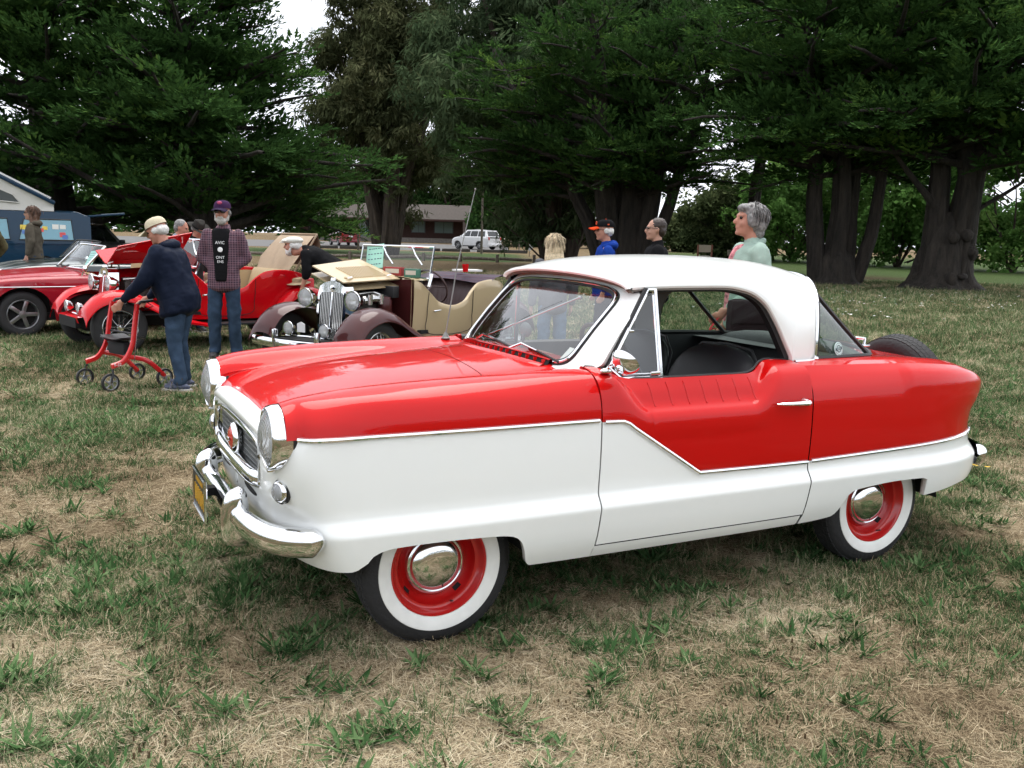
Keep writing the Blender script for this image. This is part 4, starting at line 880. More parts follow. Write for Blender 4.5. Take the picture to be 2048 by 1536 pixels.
    # -------- chrome side trim
    def trim_strip(pts, name='trim_strip', r=.0088):
        for s in (1, -1):
            b = MB(); P = A([(x, s*(float(side_y(x, z))+.002 if x <= XF else yy), z) for x, z, yy in pts])
            b.tube(P, r, 8, flat=1.0); o = b.build(name, CHROME, car)
    fr = [(x, .797, 0) for x in np.linspace(1.592, XF, 20)]
    for d in np.linspace(.02, .215, 12):
        fr.append((XF+d, .797, float(side_y(XF, .795))*(1-(d/(float(xfz(.795))-XF))**float(nfz(.795)))**(1/float(nfz(.795)))+.004))
    trim_strip(fr)
    trim_strip([(x, float(ztrim(x))+.001, 0) for x in list(np.linspace(.556, 1.10, 14))+[1.11, 1.121, 1.13, 1.14]+list(np.linspace(1.16, 1.42, 10))+[1.436, 1.45, 1.462, 1.475, 1.487, 1.52, 1.568]])
    for s in (1, -1):
        pts = [(x, s*(float(side_y(x, trq(x)))+.003), trq(x)) for x in np.linspace(.536, .01, 16)]
        for t in ts3:
            p = ring_r(t, .58)
            if t > .78: break
            pts.append((p[0]-.002, s*(p[1]+.003), trq(float(p[0]))))
        b = MB(); b.tube(pts, .0088, 8); b.build('trim_strip', CHROME, car)
    # -------- headlights
    for s in (1, -1):
        c = A([2.704, s*.589, .787])
        b = MB(); b.lathe([(.104, -.026), (.1065, -.016), (.108, .0), (.1078, .018), (.1058, .034), (.1015, .046), (.0965, .050), (.094, .045)], c, (1, 0, 0), 48)
        hb = b.build('headlight', CHROME, car, sharp=60)
        b = MB(); b.lathe([(.1085, -.028), (.1095, -.022), (.1085, -.015)], c, (1, 0, 0), 48); b.build('gasket', BLACK, hb)
        b = MB(); b.lathe([(.0001, -.006), (.04, .002), (.07, .024), (.093, .043)], c, (1, 0, 0), 40); b.build('reflector', mat('reflector', (.9, .9, .9), .18, 1), hb)
        b = MB(); pr = [(r, .043+.030*(1-(r/.0945)**2)) for r in np.linspace(.001, .0945, 14)]
        b.lathe(pr, c, (1, 0, 0), 40); b.build('lens', MATS.get('headlamp_lens') or headlamp_mat(), hb)
        b = MB(); b.lathe([(.001, .022), (.012, .020), (.016, .006)], c, (1, 0, 0), 14); b.build('bulb', LENS, hb)
        b = MB(); b.box(c+A([.032, 0, -.109]), (.03, .02, .008), m=0, bev=.002); b.build('retainer_clip', CHROME, hb)
        # bucket behind the bezel
        b = MB(); b.lathe([(.080, -.20), (.096, -.10), (.1035, -.04), (.1045, .0)], c, (1, 0, 0), 40); b.build('bucket', WHITE, hb)
        # parking lamp
        pc = A([2.716, s*.622, .612]); d = A([.93, s*.36, 0])
        b = MB(); b.lathe([(.036, -.015), (.037, .002), (.0345, .010), (.029, .014)], pc, d, 28); pl = b.build('parking_lamp', CHROME, car, sharp=60)
        b = MB(); b.lathe([(.029, .010)]+[(.029*cos(a), .010+.016*sin(a)) for a in np.linspace(.2, 1.5, 6)], pc, d, 24); b.build('lens', MATS['headlamp_lens'], pl)
        b = MB(); b.lathe([(.041, -.012), (.041, .0)], pc, d, 28); b.build('gasket', BLACK, pl)
    # -------- grille
    g = MB(); g.box((2.66, 0, .665), (.02, .86, .19)); gr = g.build('grille', DARK, car)
    g = MB()
    for y in np.linspace(-.405, .405, 46): g.box((2.718, y, .668), (.006, .0036, .158))
    for z in np.linspace(.60, .742, 8): g.box((2.719, 0, z), (.005, .84, .0045))
    g.build('grille_mesh', mat('grille_metal', (.26, .27, .27), .4, .2), gr); gr.children[0]['kind'] = 'stuff'
    def outline(n, wy, zt, zb, p=4.0):
        th = np.linspace(0, 2*pi, n, endpoint=False); out = []
        for t in th:
            cy = abs(cos(t))**(2/p)*np.sign(cos(t)); cz = abs(sin(t))**(2/p)*np.sign(sin(t))
            y = wy*cy; z = (zt+zb)/2+(zt-zb)/2*cz
            z += .010*(1-(y/wy)**2)*(1 if cz > 0 else -1)
            out.append((y, z))
        return out
    o = outline(64, .425, .742, .590)
    b = MB(); b.tube([(2.746-.012*(y/.43)**4, y, z) for y, z in o], .0075, 8, closed=True); b.build('grille_surround', CHROME, gr)
    # wide ends and the bulging lower bar
    for s in (1, -1):
        b = MB(); G = []
        for k, z in enumerate(np.linspace(.594, .742, 9)):
            yo = .430-.02*((z-.665)/.08)**4
            G.append([(2.748-.055*q, s*(yo-.030*q), z) for q in np.linspace(0, 1, 5)])
        b.grid(G); b.build('grille_end', CHROME, gr)
    b = MB(); G = []
    for y in np.linspace(-.432, .432, 40):
        e = (abs(y)/.432); zc_ = .582+.020*e**3; hh = .036*(1-.25*e**6)
        G.append([(2.735-.02*e**6+.034*cos(a)*(1-.5*e**8), y, zc_+hh*sin(a)) for a in np.linspace(-1.55, 1.75, 12)])
    b.grid(G); b.build('grille_bar', CHROME, gr, sharp=70)
    # eyebrow: painted lip above the grille
    b = MB(); G = []
    for y in np.linspace(-.475, .475, 50):
        e = abs(y)/.475; zc_ = .772+.012*(1-e**2)-.012*e**8; hh = .030+.004*(1-e); dx = -.012*e**4
        G.append([(2.705+dx+.050*cos(a), y, zc_+hh*sin(a)) for a in np.linspace(-1.7, 2.0, 14)])
    b.grid(G); b.build('grille_lip', WHITE, car, sharp=70)
    # emblem disc
    b = MB(); b.lathe([(.056, -.006), (.061, .0), (.061, .012), (.055, .022), (.046, .026)], (2.735, 0, .668), (1, 0, 0), 32); em = b.build('emblem', CHROME, gr, sharp=60)
    b = MB(); b.lathe([(.046, .024), (.026, .034), (.001, .037)], (2.735, 0, .668), (1, 0, 0), 28); b.build('emblem_face', mat('emblem_red', (.55, .03, .02), .25, coat=1), em)
    b = MB(); b.box((2.7725, 0, .668), (.006, .060, .013), bev=.002); b.build('emblem_bar', CHROME, em)
    # air slots and crank hole under the grille bar
    for s in (1, -1):
        b = MB(); b.ball((2.7335, s*.225, .530), (.008, .115, .016), 24); b.build('air_slot', DARK, car)
    b = MB(); b.lathe([(.024, .0), (.022, .005), (.016, .006), (.001, .004)], (2.735, -.02, .512), (1, 0, 0), 24); b.build('crank_hole_cover', WHITE, car)
    # -------- front bumper
    path = catmull([(2.800, 0, .455), (2.803, .18, .455), (2.80, .36, .455), (2.785, .50, .456), (2.757, .60, .457), (2.715, .675, .460), (2.655, .722, .463), (2.60, .740, .465)], 40)
    def bumper(path, name, sgnx=1, h=.052, d=.040):
        full = np.vstack([path[::-1]*A([1, -1, 1]), path[1:]]); T = np.gradient(full, axis=0); T /= np.linalg.norm(T, axis=1)[:, None]
        G = []; k = len(full)
        for i in range(k):
            out = A([T[i][1], -T[i][0], 0])*sgnx
            e = min(i, k-1-i)/(k-1)*2; sc = min(1, sqrt(max(0, e)/.10)) if e < .10 else 1; sc = max(sc, .12)
            G.append([full[i]+out*(d*sc*cos(a)-.01)+A([0, 0, h*sc*sin(a)*(1-.12*max(0, sin(a)))]) for a in np.linspace(-1.75, 1.75, 15)])
        b = MB(); b.grid(G); return b.build(name, CHROME, car, sharp=70)
    bm_ = bumper(path, 'front_bumper')
    for s in (1, -1):
        b = MB(); G = []
        for q in np.linspace(0, 1, 22):
            z = .342+.218*q; wd = .036*(1-.25*(1-q)**2)*sqrt(max(0.02, 1-abs(2*q-1)**7)); bulge = .030+.038*sin(pi*min(1, .18+q*.80))**.6
            bulge *= sqrt(max(.05, 1-abs(2*q-1)**8))
            xb = 2.79+.022*(q > .85)*(q-.85)/.15*0
            G.append([(xb+bulge*max(-.35, cos(a))**1 if cos(a) > 0 else xb+.5*bulge*cos(a), s*.318+wd*sin(a), z) for a in np.linspace(0, 2*pi, 20, endpoint=False)])
        b.grid(A(G), cv=True); b.grid(A(G)[:1].repeat(2, 0)*1); b.build('bumper_guard', CHROME, bm_, sharp=70)
    # licence plate in a chrome frame
    pr = MB(); pr.box((2.876, .0, .462), (.003, .262, .142)); pl = pr.build('licence_plate', mat('plate_black', (.02, .02, .02), .4), car)
    b = MB(); b.tube([(2.878, y, z) for y, z in [(-.137, .388), (.137, .388), (.137, .536), (-.137, .536)]], .0065, 6, closed=True); b.build('plate_frame', CHROME, pl)
    ym = mat('plate_yellow', (.62, .34, .03), .4); b = MB()
    for k, y in enumerate(np.linspace(-.105, .092, 6)):
        b.box((2.879, y, .448), (.003, .012, .066)); b.box((2.879, y+.010, .448+.02*((k % 3)-1)), (.003, .016, .012)); b.box((2.879, y+.02, .455), (.003, .008, .045 if k % 2 else .03))
    for y in np.linspace(-.07, .07, 9): b.box((2.879, y, .508), (.003, .009, .016))
    b.build('plate_characters', ym, pl)
    b = MB(); b.box((2.84, 0, .47), (.07, .05, .03)); b.build('plate_bracket', DARK, pl)
    # -------- rear bumper and spare wheel
    rp = catmull([(-.880, 0, .45), (-.876, .25, .45), (-.848, .40, .45), (-.790, .520, .45), (-.735, .590, .45), (-.695, .628, .45)], 34)
    bumper(rp, 'rear_bumper', -1, .055, .045)
    for s in (1, -1):
        b = MB(); b.ball((-.905, s*.30, .45), (.035, .035, .09), 16); b.build('rear_bumper_guard', CHROME, car)
    def wheel(name, cx, cy, z, s, parent, spare=None):
        R = .286; ax = (0, s, 0) if spare is None else spare
        c = A([cx, cy, z])
        # s: outward side; heights measured outward from the tyre centre plane
        b = MB()
        tr = [(.172, -.058), (.20, -.070), (.235, -.073), (.262, -.066), (.280, -.050), (R, -.030), (R+.001, 0), (R, .030), (.280, .050), (.262, .066), (.2395, .0725), (.232, .0745)]
        b.lathe(tr, c, ax, 72); t = b.build('tyre', TYRE, parent, sharp=50)
        b = MB()
        for k in range(60):       # tread blocks
            a = 2*pi*k/60
            for h in (-.036, -.012, .012, .036):
                off = .5*(h in (-.012, .036)); aa = a+off*2*pi/60
                M = rot_to(ax); p = M @ Vector(((R-.003)*cos(aa), (R-.003)*sin(aa), h))+Vector(c)
                Rm = M @ Matrix.Rotation(aa, 3, 'Z'); b.box(p, (.010 if abs(h) < .03 else .006, .022, .019), R=Rm)
        tb = b.build('tread', TYRE, t, sharp=30, fixn=False); tb['kind'] = 'stuff'
        if spare is None:
            b = MB(); b.lathe([(.2325, .0735), (.230, .0765), (.206, .0755), (.184, .066), (.180, .058)], c, ax, 64); b.build('whitewall', mat('whitewall', (.78, .78, .74), .5, vary=.06, scale=20), t)
        b = MB(); b.lathe([(.184, .060), (.181, .066), (.176, .066), (.170, .058), (.164, .040), (.158, .036), (.150, .036), (.146, .024), (.140, .006), (.128, -.002), (.118, .004), (.108, .016), (.095, .020), (.001, .020)], c, ax, 64)
        rm = b.build('rim', mat('wheel_red', (.44, .006, .006), .3, coat=.6), parent, sharp=45)
        if spare is None:
            M = rot_to(ax)
            for k in range(4):   # ventilation slots in the disc
                a0 = k*pi/2+.6; b = MB(); G = []
                for aa in np.linspace(a0, a0+.22, 6):
                    G.append([M @ Vector((r*cos(aa), r*sin(aa), h))+Vector(c) for r, h in ((.132, .0008), (.1385, .0062), (.143, .0172))])
                b.grid(G); b.build('slot', DARK, rm)
            b = MB(); b.lathe([(.112, .012), (.113, .020), (.108, .026), (.103, .028), (.1005, .026), (.098, .030), (.088, .042), (.06, .052), (.03, .0555), (.001, .0565)], c, ax, 56); hc = b.build('hubcap', CHROME, parent, sharp=60)
            aa = -1.2; p0 = M @ Vector((.158*cos(aa), .158*sin(aa), .03))+Vector(c); p1 = M @ Vector((.145*cos(aa), .145*sin(aa), .062))+Vector(c)
            b = MB(); b.cyl(p0, p1, .004, .003, 8); b.build('valve', BLACK, rm)
    for s in (1, -1):
        for x, y in ((2.159, .567), (0, .562)):
            e = bpy.data.objects.new('wheel', None); put(e, car); wheel('wheel', x, s*y, .283, s, e)
    e = bpy.data.objects.new('spare_wheel', None); put(e, car); wheel('spare', -.865, -.03, .688, 1, e, spare=(-.97, 0, .22))
    b = MB(); b.tube([(-.80, 0, .70), (-.72, 0, .74)], .05, 12); b.build('spare_mount', BLACK, e)
    b = MB(); b.box((-.50, 0, .930), (.05, .10, .012), bev=.004); b.tube([(-.50, -.03, .935), (-.505, -.03, .965), (-.505, .03, .965), (-.50, .03, .935)], .008, 8); b.build('deck_handle', CHROME, car)
    # -------- underside, wheel wells
    b = MB(); b.box((1.05, 0, .32), (3.0, .84, .06)); b.box((1.10, 0, .42), (1.40, 1.38, .22)); b.box((2.58, 0, .48), (.12, 1.1, .16)); b.build('underbody', DARK, car)
    for x0, x1 in ((1.83, 2.50), (-.30, .37)):
        for s in (1, -1):
            b = MB(); xs_ = [x0, x0+.04, x0+.16, x1-.16, x1-.04, x1]; zs_ = [.30, .50, .64, .64, .50, .30]
            b.grid([[(x, s*y, z) for x, z in zip(xs_, zs_)] for y in (.43, .712)])
            b.poly([(x, s*.43, z) for x, z in zip(xs_, zs_)]); b.build('wheel_well', DARK, car, smooth=False)
    b = MB(); b.box((-.52, 0, .46), (.40, 1.05, .22)); b.build('trunk_floor', DARK, car)
    # exhaust pipe bracket seen at the rear arch
    b = MB(); b.tube([(-.22, .60, .38), (-.28, .60, .40), (-.33, .60, .385)], .018, 8); b.build('tail_pipe', DARK, car)
    return car, dict(side_y=side_y, door_prof=door_prof, sect=sect, zh=zh, zc=zc, D=D, door_top=door_top)
def headlamp_mat():
    m, n, l, b = nodes_mat('headlamp_lens'); n.remove(b)
    t = n.new('ShaderNodeTexCoord'); w = n.new('ShaderNodeTexWave'); w.bands_direction = 'Y'; w.inputs['Scale'].default_value = 28; w.inputs['Distortion'].default_value = .3
    l.new(t.outputs['Object'], w.inputs['Vector']); bp = n.new('ShaderNodeBump'); bp.inputs['Strength'].default_value = .5; bp.inputs['Distance'].default_value = .004; l.new(w.outputs[0], bp.inputs['Height'])
    tr = n.new('ShaderNodeBsdfTransparent'); tr.inputs[0].default_value = (.96, .97, .97, 1)
    gl = n.new('ShaderNodeBsdfGlossy'); gl.inputs['Roughness'].default_value = .05; l.new(bp.outputs[0], gl.inputs['Normal'])
    df = n.new('ShaderNodeBsdfDiffuse'); df.inputs[0].default_value = (.75, .77, .78, 1)
    fr = n.new('ShaderNodeFresnel'); fr.inputs[0].default_value = 1.7; l.new(bp.outputs[0], fr.inputs['Normal'])
    m1 = n.new('ShaderNodeMixShader'); m1.inputs[0].default_value = .34; l.new(tr.outputs[0], m1.inputs[1]); l.new(df.outputs[0], m1.inputs[2])
    m2 = n.new('ShaderNodeMixShader'); l.new(fr.outputs[0], m2.inputs[0]); l.new(m1.outputs[0], m2.inputs[1]); l.new(gl.outputs[0], m2.inputs[2])
    l.new(m2.outputs[0], n['Material Output'].inputs[0]); MATS['headlamp_lens'] = m; return m
headlamp_mat()
COUPE, CG = build_coupe()
# ---- hardtop, windscreen, interior and fittings of the coupe
def build_coupe_top(car, G_):
    side_y = G_['side_y']; D = G_['D']
    HEAD = mat('headliner', (.30, .28, .26), .9); GR = mat('grey_glass_shade', (.05, .05, .05), .5)
    # -------- roof shell: columns from the centre line to the lower edge
    e_pts = [(1.345, .535, 1.262), (1.30, .566, 1.268), (1.20, .575, 1.272), (1.05, .580, 1.274), (.907, .582, 1.274), (.824, .584, 1.264), (.756, .586, 1.244), (.694, .588, 1.204), (.648, .592, 1.146), (.615, .596, 1.095), (.591, .600, 1.051), (.559, .606, .992), (.545, .610, .957), (.50, .606, .954), (.45, .596, .954), (.400, .582, .955)]
    c_pts = [(1.392, 1.318), (1.34, 1.336), (1.23, 1.361), (1.08, 1.377), (.92, 1.384), (.80, 1.385), (.72, 1.384), (.64, 1.382), (.56, 1.379), (.48, 1.374), (.41, 1.367), (.33, 1.356), (.26, 1.344), (.21, 1.333), (.165, 1.322), (.13, 1.312)]
    E_ = catmull(e_pts, 106); C_ = catmull([(x, 0, z) for x, z in c_pts], 106)
    nn = np.interp(np.linspace(0, 15, 106), [0, 4, 7, 9, 12, 15], [2.0, 2.1, 2.3, 2.7, 3.3, 3.3])
    cols = []
    for i in range(106):
        e, c, n = E_[i], C_[i], nn[i]; row = []
        for w in np.linspace(0, 1, 34):
            th = w*pi/2; sy = sin(th)**(2/n) if th > 0 else 0; cz = max(0, cos(th))**(2/n)
            # x eases from the centre line to the edge
            row.append((c[0]+(e[0]-c[0])*sy**1.6, e[1]*sy, e[2]+(c[2]-e[2])*cz))
        cols.append(row)
    cols = A(cols)
    b = MB(); b.grid(cols); b.mirror(); ro = b.build('roof', WHITE, car, sharp=60, weld=.0004)
    inner = cols.copy(); inner[:, :, 1] *= .975; inner[:, :, 2] -= .016; inner[:, :, 0] -= .0
    b = MB(); b.grid(inner, flip=True); b.mirror(); b.build('headlining', HEAD, ro, weld=.0004)
    # roof edge thickness: drip moulding, dark weather strip
    for s in (1, -1):
        P = E_[2:90]*A([1, s, 1])
        b = MB(); G = []
        for i, p in enumerate(P): G.append([p, p+A([0, -.004*s, -.008]), p+A([0, -.022*s, -.010]), p+A([0, -.026*s, .004])])
        b.grid(G); b.build('roof_edge', WHITE, ro)
        Q = E_[4:92]*A([1, s, 1]); T = np.gradient(Q, axis=0); T /= np.linalg.norm(T, axis=1)[:, None]
        nrm = np.stack([T[:, 2], 0*T[:, 0], -T[:, 0]], 1); nrm *= np.where(nrm[:, 2:3] > 0, -1, 1)  # inside the opening
        nrm[:, 0] = np.where(Q[:, 0] < .95, np.abs(nrm[:, 0]), nrm[:, 0]); nrm /= np.linalg.norm(nrm, axis=1)[:, None]
        b = MB(); b.grid(A([Q+A([0, -.020*s, 0]), Q+nrm*.022+A([0, -.024*s, 0]), Q+nrm*.026+A([0, -.05*s, 0]), Q+A([0, -.055*s, 0])]).transpose(1, 0, 2)); b.build('weather_strip', BLACK, ro)
    # front visor lip
    lip = A([cols[0][j] for j in range(34)]); lipf = np.vstack([lip[::-1]*A([1, -1, 1]), lip[1:]])
    b = MB(); b.tube(lipf+A([.004, 0, -.004]), .011, 8); b.build('visor_lip', WHITE, ro)
    b = MB(); b.tube(lipf+A([-.006, 0, -.018]), .008, 6); b.build('header_seal', mat('brown_seal', (.12, .08, .06), .7), ro)
    # -------- windscreen: glass, rubber, chrome, white frame
    def ws_pt(u, v):
        """u -1..1 across, v 0..1 up"""
        hw = .475+.0*v; y = u*hw
        xb = 1.628-.045*u*u; zb = .975-.026*u*u
        xt = 1.350-.030*u*u; zt = 1.262-.018*u*u
        return A([xb+(xt-xb)*v+.012*sin(pi*v), y, zb+(zt-zb)*v])
    def loop(m, n=72, p=7.0):
        """rounded outline, m: margin added outward in metres"""
        out = []
        for t in np.linspace(0, 2*pi, n, endpoint=False):
            cu = abs(cos(t))**(2/p)*np.sign(cos(t)); cv = abs(sin(t))**(2/p)*np.sign(sin(t))
            out.append(ws_pt(cu*(1+m/.475), .5+.5*cv*(1+m/.20)))
        return A(out)
    gl = A([[ws_pt(u, v) for v in np.linspace(.005, .995, 10)] for u in np.linspace(-1, 1, 25)])
    b = MB(); b.grid(gl); b.build('windscreen', glass_mat('windscreen_glass', (.84, .89, .88), .10), car)
    nout = A([.72, 0, .66])
    L0, L1, L2, L3 = loop(-.010), loop(.0), loop(.010), loop(.020)
    b = MB(); b.grid(A([L0+nout*.002, L0+nout*.008, L1+nout*.010, L1+nout*.002]), cv=True); wr = b.build('windscreen_rubber', BLACK, car)
    b = MB(); b.tube(loop(.004)+nout*.010, .0055, 6, closed=True); b.build('windscreen_moulding', CHROME, wr)
    b = MB(); b.grid(A([loop(.008)+nout*.002, loop(.009)+nout*.007, loop(.012)+nout*.007, loop(.013)+nout*.0]), cv=True); b.build('outer_rubber', BLACK, wr)
    # painted frame: ring between the rubber and the outer frame edge
    hdr = []
    n = 96
    inner_ = loop(.011, n); outer = []
    for k, t in enumerate(np.linspace(0, 2*pi, n, endpoint=False)):
        cu = abs(cos(t))**(2/7)*np.sign(cos(t)); cv = abs(sin(t))**(2/7)*np.sign(sin(t)); v = .5+.5*cv
        # pillar foot is wide, top narrower
        p = inner_[k].copy(); wv = v
        if abs(cu) > .80:
            f = smooth(.80, .99, abs(cu)); yo = np.sign(cu)*((.618)*(1-v)+.572*v); p[1] = p[1]*(1-f)+yo*f
            # sweep back
            p[0] -= f*(.060*(1-v)+.030*v); p[2] += f*(.006*(1-v)-.004)
        if cv > .8: p = p+smooth(.8, 1, cv)*A([-.030, 0, .048])*(1 if abs(cu) < .9 else .7)
        if cv < -.8: p = p+smooth(.8, 1, -cv)*A([.020, 0, -.020])
        outer.append(p)
    outer = A(outer); mid = inner_*.45+outer*.55+nout*.008
    side_in = outer*A([1, .97, 1])+A([-.03, 0, -.004])
    b = MB(); b.grid(A([inner_+nout*.001, mid, outer, side_in]), cv=True); b.build('windscreen_frame', WHITE, car, sharp=60)
    back = inner_-nout*.016; bo = outer*A([1, .96, 1])-nout*.03
    b = MB(); b.grid(A([inner_-nout*.002, back, bo]), cv=True); b.build('frame_lining', HEAD, car)
    # -------- vent windows
    for s in (1, -1):
        vf = [(1.470, .609, .968), (1.285, .574, 1.258), (1.252, .573, 1.258), (1.238, .622, .924), (1.425, .630, .926)]
        P = A(vf)*A([1, s, 1])
        b = MB(); b.tube(catmull([P[4], P[0]], 4), .006, 6); b.tube([P[0], P[1]], .0075, 6); b.tube([P[1], P[2]], .0075, 6); b.tube([P[3], P[4]], .007, 6)
        vw = b.build('vent_window', CHROME, car)
        b = MB(); b.box((P[2]+P[3])/2, (.016, .012, float(np.linalg.norm(P[2]-P[3]))+.01), R=rot_to(P[2]-P[3])); b.build('division_bar', CHROME, vw)
        q = P*1.0; cc = q.mean(0); qi = cc+(q-cc)*.90
        b = MB(); b.tube(qi, .005, 6, closed=True); b.build('inner_frame', CHROME, vw)
        b = MB(); b.poly(cc+(q-cc)*.93); b.build('pane', glass_mat('grey_glass', (.62, .66, .66), .06), vw)
        b = MB(); b.tube([P[0]+A([.004, -.004*s, 0]), P[1]+A([.004, -.004*s, 0.004])], .010, 6); b.tube([P[3]+A([0, 0, -.008]), P[4]+A([0, 0, -.010])], .008, 6); b.build('seal', BLACK, vw)
        b = MB(); b.box(P[3]+A([.030, .006*s, .016]), (.045, .010, .016), bev=.004); b.build('catch', CHROME, vw); b = MB(); b.box((P[0]+P[1])/2+A([-.008, .008*s, -.01]), (.02, .014, .01), bev=.003); b.build('catch', CHROME, vw)
    # -------- rear window: wraps from pillar to pillar, chrome reveal
    top = cols[-1]                                 # centre -> side foot
    edge = np.vstack([top[::-1]*A([1, -1, 1]), top[1:]])
    nE = len(edge); base = []
    for k, p in enumerate(edge):
        y = p[1]; f = abs(k-(nE-1)/2)/((nE-1)/2)
        base.append(None)
    # base line along the deck
    bl = catmull([(.395, -.582, .957), (.20, -.560, .956), (-.02, -.50, .952), (-.16, -.30, .958), (-.20, 0, .962), (-.16, .30, .958), (-.02, .50, .952), (.20, .560, .956), (.395, .582, .957)], nE)
    GL = A([edge*(1-w)+bl*w+A([0, 0, .0])+np.stack([-0.0*sin(pi*w)*np.ones(nE), 0*edge[:, 1], -.004*sin(pi*w)*np.ones(nE)], 1) for w in np.linspace(0, 1, 10)])
    b = MB(); b.grid(GL); rg = b.build('rear_window', glass_mat('rear_glass', (.60, .72, .66), .05), car)
    b = MB(); b.tube(edge+A([-.004, 0, 0]), .010, 6); b.build('reveal_moulding', CHROME, rg)
    b = MB(); b.tube(edge+A([-.014, 0, 0]), .006, 6); b.tube(bl+A([0, 0, .004]), .011, 6); b.build('window_rubber', BLACK, rg)
    for k in (np.argmin(np.abs(bl[:, 0]+.02)+np.abs(bl[:, 1]+.5)), np.argmin(np.abs(bl[:, 0]+.02)+np.abs(bl[:, 1]-.5))):
        b = MB(); b.tube(GL[:, k], .011, 6); b.build('corner_strip', BLACK, rg)
    b = MB(); b.tube(np.vstack([bl[:14]+A([.0, -.012, -.006])]), .006, 6); b.build('belt_moulding', CHROME, rg); b = MB(); b.tube(np.vstack([bl[-14:]+A([.0, .012, -.006])]), .006, 6); b.build('belt_moulding', CHROME, rg)
    for s in (1, -1):
        b = MB(); b.tube([(.545, s*.617, .958), (.48, s*.612, .957), (.40, s*.592, .957)], .007, 6); b.ball((.405, s*.595, .963), .012, 8); b.build('pillar_foot_moulding', CHROME, rg)
    # round club sticker inside the rear side glass
    p0 = GL[7][nE-9]; pu = GL[6][nE-9]-GL[8][nE-9]; pa = GL[7][nE-12]-GL[7][nE-6]
    M = frame_mat(p0+A([0, .006, 0]), -pa/np.linalg.norm(pa), pu)
    stk = bpy.data.objects.new('window_sticker', None); put(stk, car); stk.matrix_local = M
    b = MB(); b.lathe([(.0001, .001), (.030, .001), (.0305, -.001)], n=32); s1 = b.build('sticker_disc', mat('sticker_pale', (.55, .72, .70), .5), stk, smooth=False)
    if M.to_3x3() @ Vector((0, 0, 1)) @ Vector((0, 1, 0)) < 0: stk.matrix_local = M @ Matrix.Rotation(pi, 4, 'Y')
    b = MB(); b.lathe([(.012, .0022), (.0165, .0022)], n=32); b.lathe([(.0245, .0022), (.026, .0022)], n=32); b.box((0, 0, .002), (.046, .012, .0006)); b.build('sticker_ring', mat('sticker_dark', (.03, .06, .07), .5), stk, smooth=False)
    text_obj('sticker_lettering', 'NASH', .011, Matrix.Translation((0, 0, .0028)), mat('sticker_pale', (0, 0, 0)), stk, .0002)
    # -------- wipers
    for y0, y1 in ((-.30, .10), (.08, .44)):
        pb = ws_pt(y0/.475, -.03)+nout*.02; pe = ws_pt(y1/.475, .015)+nout*.022; pm = ws_pt((y0+.10)/.475, .09)+nout*.030
        b = MB(); b.ball(pb, (.016, .016, .010), 10); b.tube([pb, pm, (pm+pe)/2+nout*.012], [.006, .005, .003], 6); wp = b.build('wiper', CHROME, car)
        c0 = ws_pt((y1-.26)/.475, .10)+nout*.016; c1 = ws_pt(y1/.475, .03)+nout*.016
        b = MB(); b.tube([c0, c1], .005, 6); b.build('wiper_blade', BLACK, wp)
    # -------- cowl ventilator: arched slot with vanes in front of the windscreen
    b = MB(); arc = []
    for y in np.linspace(-.40, .40, 41):
        u = y/.40; arc.append((1.700-.085*u*u, y, 0))
    hz = lambda x, y: float(np.interp(abs(y), *zip(*[(q[0], q[1]) for q in sorted([tuple(t) for t in catmull(G_['sect'](x), 89)[50:]], key=lambda t: t[0])])))
    G = []
    for x, y, _ in arc: z = hz(x, y); G.append([(x-.045, y, hz(x-.045, y)+.001), (x-.030, y, z+.016), (x-.014, y, z+.022), (x-.003, y, z+.022), (x-.002, y, z+.019), (x-.010, y, z+.016)])
    b.grid(G); cv = b.build('cowl_vent', RED, car, sharp=60)
    b = MB(); b.grid([[(x-.006, y, hz(x, y)+.018), (x+.004, y, hz(x, y)+.0015), (x+.016, y, hz(x+.016, y)+.0015)] for x, y, _ in arc]); b.build('vent_slot', DARK, cv)
    for x, y, _ in arc[1:-1:2]:
        b = MB(); b.box((x+.004, y, hz(x, y)+.010), (.016, .004, .015)); b.build('vane', RED, cv, smooth=False)
    b = MB(); b.grid([[(x+.014, y, hz(x+.014, y)+.001), (x+.019, y, hz(x+.019, y)+.006), (x+.030, y, hz(x+.03, y)+.006), (x+.042, y, hz(x+.042, y)+.0)] for x, y, _ in arc]); b.build('vent_lip', RED, cv)
    # -------- door handles, mirror, aerial
    for s in (1, -1):
        b = MB(); P = catmull([(.765, s*.765, .812), (.72, s*.782, .813), (.66, s*.786, .812), (.61, s*.780, .811), (.596, s*.760, .811)], 14); b.tube(P, np.interp(np.linspace(0, 1, 14), [0, .15, .6, .85, 1], [.003, .007, .011, .013, .011]), 10); b.cyl((.604, s*.745, .811), (.604, s*.768, .811), .016, .013, 14); b.build('door_handle', CHROME, car)
    b = MB(); b.ball((1.522, .672, .964), (.026, .018, .012), 14); b.tube(catmull([(1.522, .674, .968), (1.516, .690, .985), (1.522, .730, .997), (1.530, .765, 1.010)], 12), .0075, 8); mi = b.build('wing_mirror', CHROME, car)
    b = MB(); pr = [(.0001, .036), (.02, .034), (.038, .026), (.050, .012), (.055, .0), (.056, -.004), (.052, -.006)]
    b.lathe([(.018, .045), (.017, .030)], (1.508, .775, 1.012), (.82, .26, -.72), 20); b.lathe(pr, (1.508, .775, 1.012), (.82, .26, -.72), 36); b.build('mirror_shell', CHROME, mi, sharp=60)
